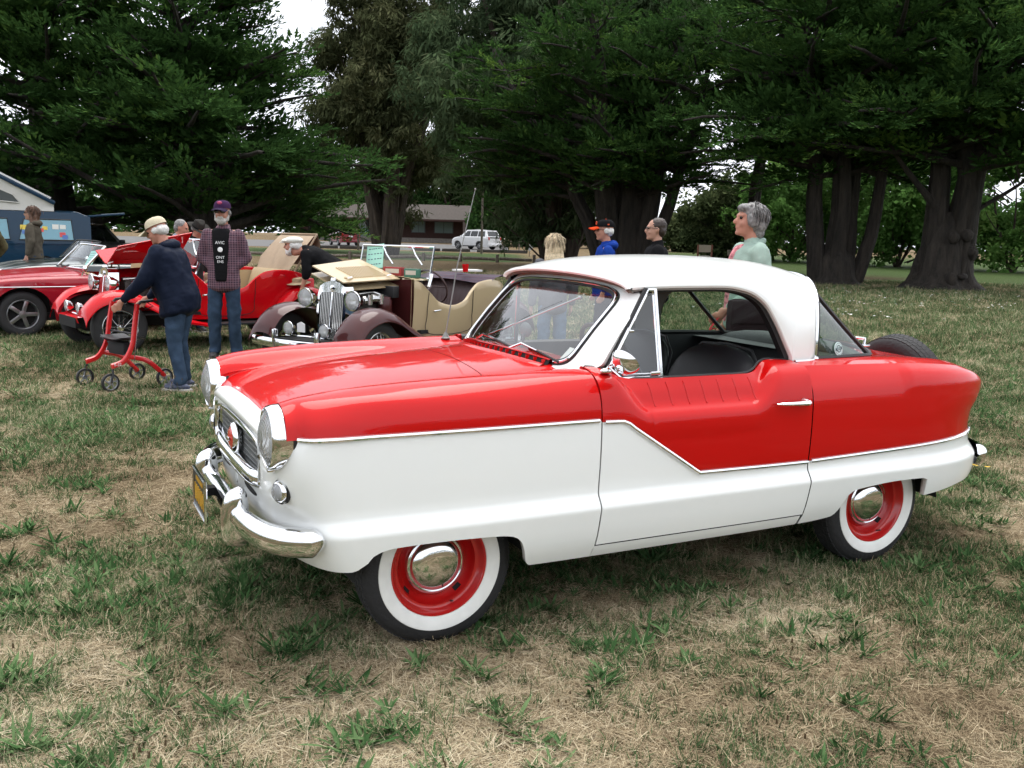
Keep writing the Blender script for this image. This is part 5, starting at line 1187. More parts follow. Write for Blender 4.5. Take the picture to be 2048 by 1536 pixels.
    b = MB(); b.ball((1.655, -.545, .962), (.022, .022, .010), 16); b.lathe([(.017, .0), (.014, .012), (.008, .020), (.006, .026)], (1.655, -.545, .965), (0, 0, 1), 14); b.tube([(1.655, -.545, .985), (1.60, -.545, 1.31), (1.515, -.545, 1.664)], [.0032, .0028, .0020], 6); b.ball((1.5145, -.545, 1.668), .005, 8); b.build('aerial', mat('aerial_steel', (.20, .21, .20), .4, .6), car)
    # -------- interior
    b = MB(); b.box((1.08, 0, .36), (1.1, 1.30, .04)); b.box((1.54, 0, .60), (.06, 1.30, .50)); b.box((.10, 0, .62), (.06, .84, .40)); b.build('cabin_floor', DARK, car)
    for s in (1, -1):
        b = MB(); G = []
        for x in np.linspace(.56, 1.56, 30):
            yt, zt = G_['door_top'](x); G.append([(x, s*(yt-.013), zt-.001), (x, s*(yt-.022), zt+.004), (x, s*(yt-.035), zt-.006), (x, s*(yt-.042), zt-.05), (x, s*(yt-.03), .40)])
        b.grid(G); b.build('door_lining', VINYL, car)
        b = MB(); b.grid([[(x, s*(y-.03), z) for z in (.952, .93, .40)] for x, y in ((.56, .59), (.395, .575), (.20, .555), (-.02, .49), (-.16, .30), (-.20, 0))]); b.build('rear_side_lining', VINYL, car)
    b = MB(); G = []
    for y in np.linspace(-.62, .62, 14): G.append([(x, y, z-.02*(y/.62)**2) for x, z in [(1.60, .955), (1.52, .968), (1.44, .962), (1.405, .93), (1.41, .80), (1.50, .70)]])
    b.grid(G); da = b.build('dashboard', RED, car); b = MB(); b.lathe([(.0001, .01), (.06, .01), (.075, 0)], (1.405, .34, .90), (-1, 0, .25), 24); b.build('speedometer', CHROME, da)
    # seats: two front cushions and backs, rear bench
    def pad(name, c, d, R=None, par=None, p=3.0, lean=0):
        """rounded cushion"""
        b = MB(); G = []
        for t in np.linspace(-pi/2, pi/2, 15):
            row = []
            for a in np.linspace(0, 2*pi, 28, endpoint=False):
                f = lambda v: abs(v)**(2/p)*np.sign(v)
                q = A([d[0]*f(cos(t))*f(cos(a)), d[1]*f(cos(t))*f(sin(a)), d[2]*f(sin(t))]); q[0] -= lean*(q[2]+d[2]); row.append(q+A(c))
            G.append(row)
        b.grid(G, cv=True); return b.build(name, VINYL, par or car, sharp=60)
    for y in (.31, -.31):
        st = bpy.data.objects.new('front_seat', None); put(st, car)
        pad('cushion', (1.0, y, .62), (.25, .27, .075), par=st); bk = pad('backrest', (.83, y, .80), (.075, .275, .20), par=st, lean=.36, p=2.6)
        b = MB(); b.tube([(.80-.36*(z-.60), y+.278*w, z) for w, z in [(-1, .66), (-.98, .80), (-.9, .92), (-.6, .99), (0, 1.003), (.6, .99), (.9, .92), (.98, .80), (1, .66)]], .007, 6); b.build('piping', VINYL, bk)
    pad('rear_cushion', (.33, 0, .60), (.22, .56, .09)); pad('rear_backrest', (.10, 0, .80), (.07, .58, .20), lean=.25)
    b = MB(); b.grid([[(x, y, .945) for x in (.02, .12, .20)] for y in (-.56, 0, .56)]); b.build('parcel_shelf', VINYL, car)
    # steering wheel on the left
    cw = A([1.275, .335, .935]); ax = A([-.86, 0, .50]); Mx = rot_to(ax); ring = [Mx @ Vector((.195*cos(a), .195*sin(a), 0))+Vector(cw) for a in np.linspace(0, 2*pi, 48, endpoint=False)]
    b = MB(); b.tube(ring, .010, 8, closed=True); sw = b.build('steering_wheel', mat('ivory_plastic', (.06, .06, .06), .3), car)
    b = MB()
    for a in (0, pi, -pi/2): b.tube([cw, Mx @ Vector((.19*cos(a), .19*sin(a), 0))+Vector(cw)], .007, 6)
    b.cyl(cw, cw-ax/np.linalg.norm(ax)*.25, .018, .022, 10); b.lathe([(.001, .03), (.025, .025), (.034, 0)], cw, ax, 18); b.build('spokes', CHROME, sw)
    # rear-view mirror on its stalk from the dash, column shift
    b = MB(); b.tube([(1.54, .02, .965), (1.528, .02, 1.04)], .005, 6); b.ball((1.52, .02, 1.055), (.012, .052, .032), 14); b.build('rear_view_mirror', mat('mirror_back', (.08, .09, .09), .4), car)
    b = MB(); b.tube([(1.50, -.42, .985), (1.42, -.10, 1.10), (1.362, .20, 1.205)], .0045, 6); b.ball((1.362, .20, 1.205), .01, 8); b.build('tie_rod', DULLCHROME, car)
    # small paper label in the lower corner of the screen
    pA = ws_pt(.93, .12)-nout*.004; pB = ws_pt(.80, .12)-nout*.004; pC = ws_pt(.93, .30)-nout*.004
    b = MB(); b.poly([ws_pt(u, v)-nout*.004 for u, v in ((.86, .07), (.95, .07), (.955, .25), (.885, .25))]); b.build('paper_label', mat('paper', (.75, .75, .72), .8), car, smooth=False)
build_coupe_top(COUPE, CG)
# ================================================================== the other vehicles
def heading(fr, fd):
    w = fr*RH+fd*FH; return math.atan2(w[1], w[0])
def at_uv(u, d): p = gxy(u, d); return (p[0], p[1], gz(*p))
def sub(name, parent): e = bpy.data.objects.new(name, None); e.empty_display_size = .05; return put(e, parent)
def loft(secs, m=0, cv=False):
    return MB().grid(A(secs), m, cv=cv)
def road_wheel(parent, c, s, R=.31, w=.075, style='wire', rimc=DULLCHROME, name='wheel', nsp=20, ax=None):
    e = sub(name, parent); ax = ax or (0, s, 0); b = MB(); ri = R*.64
    b.lathe([(ri, -w*.75), (R*.80, -w*.98), (R*.94, -w*.86), (R*.995, -w*.5), (R, 0), (R*.995, w*.5), (R*.94, w*.86), (R*.80, w*.98), (ri, w*.75)], c, ax, 40); b.build('tyre', TYRE, e, sharp=50)
    b = MB(); b.lathe([(ri*1.03, w*.72), (ri*.99, w*.80), (ri*.95, w*.70), (ri*.90, w*.35), (ri*.88, -w*.5)], c, ax, 36); rm = b.build('rim', rimc, e, sharp=50)
    M = rot_to(ax); cc = Vector(c)
    if style == 'wire':
        b = MB()
        for k in range(nsp):
            a = 2*pi*k/nsp; a2 = a+(.5 if k % 2 else -.5); h0 = w*.85 if k % 3 else -w*.1
            b.tube([M @ Vector((.035*cos(a2), .035*sin(a2), h0))+cc, M @ Vector((ri*.9*cos(a), ri*.9*sin(a), w*.1))+cc], .0028, 4, caps=False)
        sp = b.build('spokes', rimc, rm, fixn=False); b = MB(); b.lathe([(.05, -w*.2), (.045, w*.7), (.035, w*1.05), (.001, w*1.1)], c, ax, 16); b.build('hub', CHROME, e, sharp=50)
        b = MB(); b.lathe([(.001, -w*.55), (ri*.72, -w*.5)], c, ax, 24); b.build('brake_drum', DARK, e)
    elif style == 'disc':
        b = MB(); b.lathe([(ri*.9, w*.2), (ri*.7, w*.1), (ri*.55, w*.35), (.001, w*.4)], c, ax, 30); b.build('disc', rimc, rm); b = MB(); b.lathe([(ri*.42, w*.36), (ri*.36, w*.62), (.001, w*.75)], c, ax, 24); b.build('hubcap', CHROME, e)
    else:   # five-spoke pressed alloy
        b = MB(); b.lathe([(ri*.95, -w*.3), (.001, -w*.3)], c, ax, 24); b.build('wheel_back', DARK, e)
        b = MB(); n5 = 5 if style != 'eight' else 8
        for k in range(n5):
            a = 2*pi*k/n5; M2 = M @ Matrix.Rotation(a, 3, 'Z'); b.box(M2 @ Vector((ri*.5, 0, w*.45))+cc, (ri*.95, ri*(.26 if n5 == 5 else .18), w*.3), R=M2, bev=.006)
        b.build('spokes', rimc, rm); b = MB(); b.lathe([(ri*.28, w*.3), (ri*.25, w*.75), (.001, w*.82)], c, ax, 20); b.build('hub', rimc, e)
    return e
def lamp(parent, c, r, d=(1, 0, 0), deep=1.0, name='headlamp', shell=None):
    b = MB(); b.lathe([(.001, -r*1.35*deep), (r*.45, -r*1.15*deep), (r*.82, -r*.6*deep), (r*.97, -r*.1), (r*1.04, 0), (r*1.0, r*.12), (r*.90, r*.12)], c, d, 28); o = b.build(name, shell or CHROME, parent, sharp=60)
    b = MB(); b.lathe([(.001, -r*.5), (r*.5, -r*.35), (r*.9, r*.02)], c, d, 24); b.build('reflector', MATS['reflector'], o)
    b = MB(); b.lathe([(r*.92, r*.10), (r*.7, r*.20), (r*.4, r*.27), (.001, r*.30)], c, d, 24); b.build('lens', MATS['headlamp_lens'], o); return o
def t_type(name, label, u, d, fwd, body, wing, slats, tan, bonnet='up', group=None, screen_up=True, hood=False, bumper=True, z=0):
    """pre-war style roadster with separate wings; x=0 at the front axle"""
    p = at_uv(u, d); car = thing(name, label, 'car', p, heading(*fwd), group)
    # chassis and bonnet sides
    b = MB(); b.box((-1.15, 0, .36), (3.1, .66, .12)); b.box((-2.45, 0, .50), (.5, .8, .25)); b.build('chassis', DARK, car)
    secs = []
    for x, w, zt, zb in [(-.10, .185, .955, .40), (-.35, .235, .972, .40), (-.62, .300, .990, .40), (-.84, .365, 1.005, .40)]:
        secs.append([(x, sgn*w, zz) for sgn, zz in ((1, zb), (1, zt-.20))]+[(x, w*f, zt-.20+.20*sqrt(max(0, 1-abs(f)**3))) for f in (.98, .9, .7, .4, 0, -.4, -.7, -.9, -.98)]+[(x, -w, zt-.20), (x, -w, zb)])
    secs = A(secs)
    if bonnet == 'closed': b = loft(secs); b.build('bonnet', body, car, sharp=40)
    else:
        b = loft(secs[:, 6:]); b.build('bonnet_side', body, car, sharp=40)
        b = MB(); b.box((-.45, .02, .66), (.44, .22, .30), bev=.02); b.box((-.44, .02, .83), (.40, .16, .06), bev=.02); en = b.build('engine', mat('engine_grey', (.05, .045, .04), .6, vary=.5, scale=25), car)
        b = MB(); b.tube([(-.30, .16, .78), (-.42, .18, .80), (-.55, .17, .79)], .045, 10); b.cyl((-.36, .20, .74), (-.36, .20, .84), .035, n=12); b.cyl((-.54, .20, .74), (-.54, .20, .84), .035, n=12); b.tube([(-.22, .10, .84), (-.5, .12, .86), (-.66, .20, .80)], .012, 6); b.build('carburettors', DULLCHROME, en)
        b = MB(); b.box((-.70, .10, .86), (.10, .34, .12), bev=.01); b.build('battery', BLACK, en)
        b = MB(); b.lathe([(.001, .10), (.06, .09), (.075, .05), (.075, -.10), (.06, -.13)], (-.60, .20, .72), (0, 0, 1), 20); b.build('air_cleaner', wing, en)
        b = MB(); b.cyl((-.17, 0, .62), (-.17, 0, .645), .16, n=20); b.build('fan', DARK, en)
    # radiator shell with slats
    rs = sub('radiator', car); b = MB(); G = []
    for x in (-.10, .02): G.append([(x-.06*(zz-.38)/.6, yy, zz) for yy, zz in [(-.19, .38), (-.195, .60), (-.19, .84), (-.165, .925), (-.10, .965), (0, .985), (.10, .965), (.165, .925), (.19, .84), (.195, .60), (.19, .38)]])
    b.grid(A(G)); b.build('shell', CHROME, rs, sharp=40)
    fr = A(G[1]); inn = fr*A([1, .84, .985]); inn[:, 2] = np.minimum(inn[:, 2], .865); b = MB(); b.grid(A([fr, inn+A([.004, 0, 0])])); b.build('shell_face', CHROME, rs, sharp=40)
    b = MB(); b.box((-.045, 0, .62), (.02, .33, .50)); b.build('core', DARK, rs)
    for yy in np.linspace(-.142, .142, 14):
        b = MB(); b.box((.006-.06*.42, yy, .63), (.022, .010, .475), R=Matrix.Rotation(-.10, 3, 'Y')); b.build('slat', slats, rs, smooth=False)
    b = MB(); b.tube([(.026, 0, .39), (-.032, 0, .87)], .007, 6); b.lathe([(.001, .03), (.028, .028), (.034, 0)], (-.055, 0, .985), (0, 0, 1), 16); b.lathe([(.028, .0), (.026, .008), (.001, .010)], (-.035, 0, .915), (1, 0, .1), 8); b.build('filler_cap_and_badge', CHROME, rs)
    # wings
    pf = catmull([(.40, .46), (.36, .56), (.22, .69), (.0, .745), (-.22, .70), (-.45, .57), (-.70, .43), (-.95, .35), (-1.10, .325)], 40)
    prr = catmull([(-1.78, .33), (-1.92, .46), (-2.05, .62), (-2.22, .735), (-2.42, .755), (-2.62, .68), (-2.74, .54), (-2.79, .40)], 30)
    for sg in (1, -1):
        b = MB(); G = []
        for x, zz in pf:
            T = smooth(-.3, -1.0, x); yi = .40-.06*smooth(.3, -.2, x)+.02*T; yo = .735-.0*T
            G.append([(x-.0, sg*(yi+(yo-yi)*q), zz-.0-(.10*(abs(2*q-1)**3)*(1-T)+.02*abs(2*q-1)**3*T)*(1 if q > .5 else .5)) for q in np.linspace(0, 1, 9)])
        G = A(G); lip = G[:, -1].copy(); lip[:, 2] -= .025; G = np.concatenate([G, lip[:, None]], 1); b.grid(G); b.build('front_wing', wing, car, sharp=60)
        b = MB(); b.box((-1.45, sg*.60, .315), (.78, .24, .03), bev=.008); b.build('running_board', wing if body != wing else BLACK, car)
        b = MB(); G = []
        for x, zz in prr: G.append([(x, sg*(.47+.26*q), zz-.09*abs(2*q-1)**3*(1 if q > .5 else .4)) for q in np.linspace(0, 1, 8)])
        G = A(G); lip = G[:, -1].copy(); lip[:, 2] -= .02; b.grid(np.concatenate([G, lip[:, None]], 1)); b.build('rear_wing', wing, car, sharp=60)
        for xw in (0, -2.39): road_wheel(car, (xw, sg*.60, .315), sg, .315, .062, 'wire', DULLCHROME)
    # tub: sides with cut-away doors
    top = pchip([-2.45, -2.30, -2.05, -1.85, -1.70, -1.55, -1.35, -1.15, -1.02, -.92, -.84], [.86, .93, .96, .94, .86, .74, .70, .74, .85, .95, .985])
    hw = pchip([-2.45, -2.2, -1.6, -1.1, -.84], [.50, .545, .555, .50, .40])
    for sg in (1, -1):
        b = MB(); G = []
        for x in np.linspace(-2.45, -.84, 40):
            tz = float(top(x)); w = float(hw(x)); G.append([(x, sg*(w-.04*(1-q)**2), .36+(tz-.36)*q) for q in np.linspace(0, 1, 8)]+[(x, sg*(w-.012), tz+.012), (x, sg*(w-.035), tz+.006), (x, sg*(w-.04), tz-.05), (x, sg*(w-.05), .45)])
        b.grid(A(G)); b.build('body_side', body, car, sharp=50)
        b = MB(); b.grid([[(x, sg*(float(hw(x))-.054), z_) for z_ in (.42, float(top(x))-.03)] for x in np.linspace(-2.2, -.9, 16)]); b.build('door_lining', tan, car)
        b = MB(); b.tube([(-1.02, sg*.515, .66), (-1.06, sg*.53, .665), (-1.13, sg*.535, .67)], [.012, .009, .005], 8); b.build('door_handle', CHROME, car)
        dpts = [(x, sg*(float(hw(x))+.003), z_) for x, z_ in [(-1.0, .86), (-.98, .62), (-1.0, .42), (-1.6, .42), (-1.68, .60), (-1.70, .86)]]
        b = MB(); b.tube(catmull(dpts, 24), .004, 5); b.build('door_gap', DARK, car)
    b = MB(); G = []
    for x in (-.84, -.93, -1.0): w = float(hw(x)); G.append([(x, w*f, .985+.035*sqrt(max(0, 1-f*f))) for f in np.linspace(-1, 1, 13)])
    b.grid(A(G)); b.build('scuttle', body, car); b = MB(); b.box((-.855, 0, .70), (.02, .74, .58)); b.build('bulkhead', wing, car)
    b = MB(); b.grid([[(-2.45, y_, z_) for z_ in (.38, .86)] for y_ in (-.5, 0, .5)]); b.box((-2.55, 0, .62), (.16, .74, .46), bev=.03); b.build('fuel_tank', body, car)
    b = MB(); b.box((-1.6, 0, .44), (1.4, .9, .04)); b.build('cockpit_floor', DARK, car)
    # seat: pleated bench back and cushion
    st = sub('seat', car); b = MB(); G = []
    for y_ in np.linspace(-.46, .46, 47):
        pl = .010*abs(sin((y_+.46)/.92*pi*12)); G.append([(-2.02+pl, y_, .55), (-2.06+pl, y_, .75), (-2.12+pl, y_, .92), (-2.16, y_, .97), (-2.22, y_, .96)])
    b.grid(A(G)); b.build('backrest', tan, st); b = MB(); b.box((-1.78, 0, .56), (.46, .92, .12), bev=.04); b.build('cushion', tan, st)
    cw = A([-1.35, .24, .90]); M = rot_to((-.9, 0, .45)); b = MB(); b.tube([M @ Vector((.20*cos(a), .20*sin(a), 0))+Vector(cw) for a in np.linspace(0, 2*pi, 28, endpoint=False)], .011, 6, closed=True); b.tube([cw, cw+A([.32, 0, -.18])], .015, 6); b.tube([M @ Vector((.2, 0, 0))+Vector(cw), M @ Vector((-.2, 0, 0))+Vector(cw)], .008, 6); b.build('steering_wheel', tan if tan is not VINYL else BLACK, car)
    # windscreen
    ws = sub('windscreen', car); P = [(-.98, -.49, 1.0), (-1.06, -.49, 1.33), (-1.06, .49, 1.33), (-.98, .49, 1.0)]
    b = MB(); b.tube(P, .014, 6, closed=True); b.build('frame', DULLCHROME if not screen_up else CHROME, ws); b = MB(); b.poly(P); b.build('pane', GLASS, ws)
    for yy in (-.2, .2): b = MB(); b.tube([(-1.05, yy, 1.33), (-1.035, yy+.06, 1.24), (-1.02, yy+.16, 1.14)], .008, 5); b.build('wiper', CHROME, ws)
    
    for sg in (1, -1): b = MB(); b.tube([(-.95, sg*.50, .92), (-1.0, sg*.505, 1.05)], .02, 8); b.build('pillar_bracket', CHROME, ws)
    # lamps and front fittings
    for sg in (1, -1):
        lamp(car, (.02, sg*.315, .80), .098); b = MB(); b.tube([(-.02, sg*.20, .74), (-.01, sg*.30, .72), (-.01, sg*.315, .76)], .016, 8); b.build('lamp_bracket', CHROME, car)
        lamp(car, (.34, sg*.235, .52), .068, name='badge_lamp')
    b = MB(); b.tube([(.30, -.36, .44), (.32, 0, .45), (.30, .36, .44)], .012, 6); b.build('badge_bar', CHROME, car)
    if bumper:
        b = MB(); G = []
        for yy in np.linspace(-.74, .74, 24): G.append([(.47-.14*(yy/.74)**2+.02*cos(a), yy, .375+.045*sin(a)) for a in np.linspace(-1.8, 1.8, 9)])
        b.grid(A(G)); bp = b.build('front_bumper', CHROME, car)
        for sg in (1, -1): b = MB(); b.box((.475, sg*.28, .42), (.05, .05, .20), bev=.018); b.build('overrider', CHROME, bp)
        b = MB(); b.poly([(.40, -.05, .50), (.40, .05, .50), (.40, .05, .58), (.40, 0, .60), (.40, -.05, .58)], (.006, 0, 0)); b.build('badge', mat('badge_white', (.7, .7, .72), .4), car)
    else:
        b = MB(); b.grid([[(.38, y_, .36), (.40, y_, .42), (.10, y_, .46)] for y_ in np.linspace(-.40, .40, 7)]); b.build('front_apron', wing, car)
    return car
def roadster(name, label, u, d, fwd, paint, group=None, frame=CHROME, interior=VINYL, rollbar=False, detail=True):
    """low open sports car; x=0 at the front axle, wheelbase 2.31"""
    car = thing(name, label, 'car', at_uv(u, d), heading(*fwd), group)
    hw = pchip([-3.15, -3.0, -2.3, -1.2, 0, .45, .62, .70], [.50, .66, .745, .76, .75, .70, .60, .45])
    zb = pchip([-3.15, -2.8, -2.2, -1.6, -.8, 0, .45, .70], [.72, .80, .83, .79, .80, .78, .72, .60])
    zc = pchip([-3.15, -2.8, -2.2, -.8, 0, .45, .70], [.74, .84, .88, .88, .84, .76, .62])
    def sec(x):
        w = float(hw(x)); z0 = .20
        for xw in (0, -2.31):
            if abs(x-xw) < .365: z0 = max(z0, .31+sqrt(max(0, .365**2-(x-xw)**2))*.95)
        zl = float(zb(x)); z0 = min(z0, zl-.06)
        zs = np.linspace(z0, zl-.05, 7); ws = w*(1-.10*np.clip((.42-zs)/.22, 0, 1)**2-.03*np.clip((zs-.6)/.25, 0, 1))
        return [(x, w_, z_) for w_, z_ in zip(ws, zs)]+[(x, w*.94, zl-.015), (x, w*.87, zl), (x, w*.80, zl+.006)], w, zl
    xs = sorted(set(list(np.linspace(-3.15, .70, 64))+[.36, .35, .33, -.36, -.35, -.33, -2.67, -2.66, -2.64, -1.95, -1.96, -1.98]))
    S_ = [sec(x) for x in xs]
    for sg in (1, -1):
        b = MB(); b.grid(A([s[0] for s in S_])*A([1, sg, 1])); b.build('body_side', paint, car, sharp=50)
    def topgrid(lo, hi):
        G = []
        for x, s in zip(xs, S_):
            if lo <= x <= hi: w = s[1]*.80; zl = s[2]+.006; c = float(zc(x)); G.append([(x, w*f, zl+(c-zl)*sqrt(max(0, 1-f*f))+.012*(abs(f) > .2)*(abs(f) < .3)*(x > -.7)) for f in np.linspace(-1, 1, 21)])
        return A(G)
    b = MB(); b.grid(topgrid(-.86, .71)); b.build('bonnet', paint, car, sharp=50); b = MB(); b.grid(topgrid(-3.2, -2.02)); b.build('boot_lid', paint, car, sharp=50)
    b = MB(); b.grid([[(.70, float(hw(.70))*f, z_) for z_ in (.25, .45, float(zb(.70)))] for f in np.linspace(-1, 1, 9)]); b.build('nose', paint, car); b = MB(); b.grid([[(-3.15, float(hw(-3.15))*f, z_) for z_ in (.25, .45, float(zb(-3.15)))] for f in np.linspace(-1, 1, 9)]); b.build('tail', paint, car)
    b = MB(); b.box((.715, 0, .50), (.02, .8, .16), bev=.03); b.build('grille', DULLCHROME, car); b = MB(); b.box((.73, 0, .40), (.07, 1.3, .09), bev=.03); b.build('front_bumper', CHROME, car); b = MB(); b.box((-3.18, 0, .42), (.07, 1.3, .09), bev=.03); b.build('rear_bumper', CHROME, car)
    for sg in (1, -1):
        b = MB(); b.tube([(x, sg*(float(hw(x))*.985+.006), .66) for x in np.linspace(-2.9, .52, 24)], .007, 6); b.build('side_trim', CHROME, car)
        lamp(car, (.58, sg*.52, .63), .085, name='headlamp'); b = MB(); b.box((.46, sg*.712, .52), (.09, .02, .035), bev=.008); b.build('side_marker', mat('amber', (.8, .25, .02), .3, coat=1), car)
        for xw in (0, -2.31): road_wheel(car, (xw, sg*.62, .30), sg, .30, .075, 'rostyle', mat('steel_wheel', (.35, .35, .36), .3, .9))
        b = MB(); b.poly([(xw_, sg*.50, z_) for xw_, z_ in [(-.40, .2), (-.36, .55), (-.2, .68), (.2, .68), (.36, .55), (.40, .2)]]); b.build('wheel_well', DARK, car); b = MB(); b.poly([(xw_-2.31, sg*.50, z_) for xw_, z_ in [(-.40, .2), (-.36, .55), (-.2, .68), (.2, .68), (.36, .55), (.40, .2)]]); b.build('wheel_well', DARK, car)
        b = MB(); b.tube([(-1.75, sg*.765, .70), (-1.86, sg*.775, .705)], .010, 6); b.build('door_handle', CHROME, car)
    b = MB(); b.box((-1.2, 0, .26), (3.6, 1.2, .10)); b.build('underbody', DARK, car)
    b = MB(); b.box((-1.5, 0, .40), (1.2, 1.24, .06)); b.box((-.90, 0, .70), (.10, 1.2, .26), bev=.03); b.box((-2.06, 0, .62), (.06, 1.2, .40)); b.build('cockpit', interior, car)
    for yy in (.34, -.34):
        s_ = sub('seat', car); b = MB(); b.box((-1.55, yy, .50), (.48, .46, .14), bev=.05); b.build('cushion', interior, s_); b = MB(); b.box((-1.86, yy, .78), (.13, .46, .48), bev=.05, R=Matrix.Rotation(-.2, 3, 'Y')); b.build('backrest', interior, s_)
    ws = sub('windscreen', car)
    def wp(f, v): return A([-.70-.10*f*f-.30*v, f*(.62-.04*v), .885+.02*(1-f*f)+.31*v])
    lo_ = [wp(f, 0) for f in np.linspace(-1, 1, 13)]; hi_ = [wp(f, 1) for f in np.linspace(1, -1, 13)]
    b = MB(); b.tube(lo_+hi_, .016, 8, closed=True); b.build('frame', frame, ws); b = MB(); b.grid([[wp(f, v) for v in (0, .5, 1)] for f in np.linspace(-1, 1, 13)]); b.build('pane', GLASS, ws)
    for yy in (-.32, .10): b = MB(); b.tube([wp(yy, -.05)+A([.02, 0, .01]), wp(yy+.35, .06)+A([.03, 0, .01])], .007, 5); b.build('wiper', BLACK, ws)
    b = MB(); b.tube([(-.72, .76, .80), (-.74, .80, .87)], .008, 6); b.ball((-.75, .81, .90), (.03, .06, .04), 12); b.build('wing_mirror', CHROME, car)
    b = MB(); b.tube([(-1.30, .34+.19*cos(a), .82+.17*sin(a)) for a in np.linspace(0, 2*pi, 24, endpoint=False)], .011, 6, closed=True); b.build('steering_wheel', BLACK, car)
    if rollbar: b = MB(); b.tube(catmull([(-1.98, -.50, .6), (-1.98, -.50, 1.05), (-1.98, -.38, 1.14), (-1.98, .38, 1.14), (-1.98, .50, 1.05), (-1.98, .50, .6)], 40), .025, 8); b.build('roll_bar', BLACK, car)
    return car
def paper_sign(label, M, w, h, col, lines=5):
    o = bpy.data.objects.new('paper_sign', None); put(o); o.matrix_world = M; tag(o, label, 'sign')
    b = MB(); b.box((0, 0, 0), (w, h, .002)); b.build('sheet', mat('sheet_%d' % int(col[0]*100), col, .8), o, smooth=False)
    r = np.random.default_rng(int(w*1000)); b = MB()
    for k in range(lines):
        x = -.4*w
        while x < .38*w:
            L = r.uniform(.03, .10)*w*2; b.box((min(x+L/2, .42*w), h*(.32-.64*k/max(1, lines-1)), .0022), (min(L, .1*w), h*.035, .0008)); x += L+.03*w
    b.build('handwriting', mat('ink', (.05, .06, .12), .8), o, smooth=False); return o
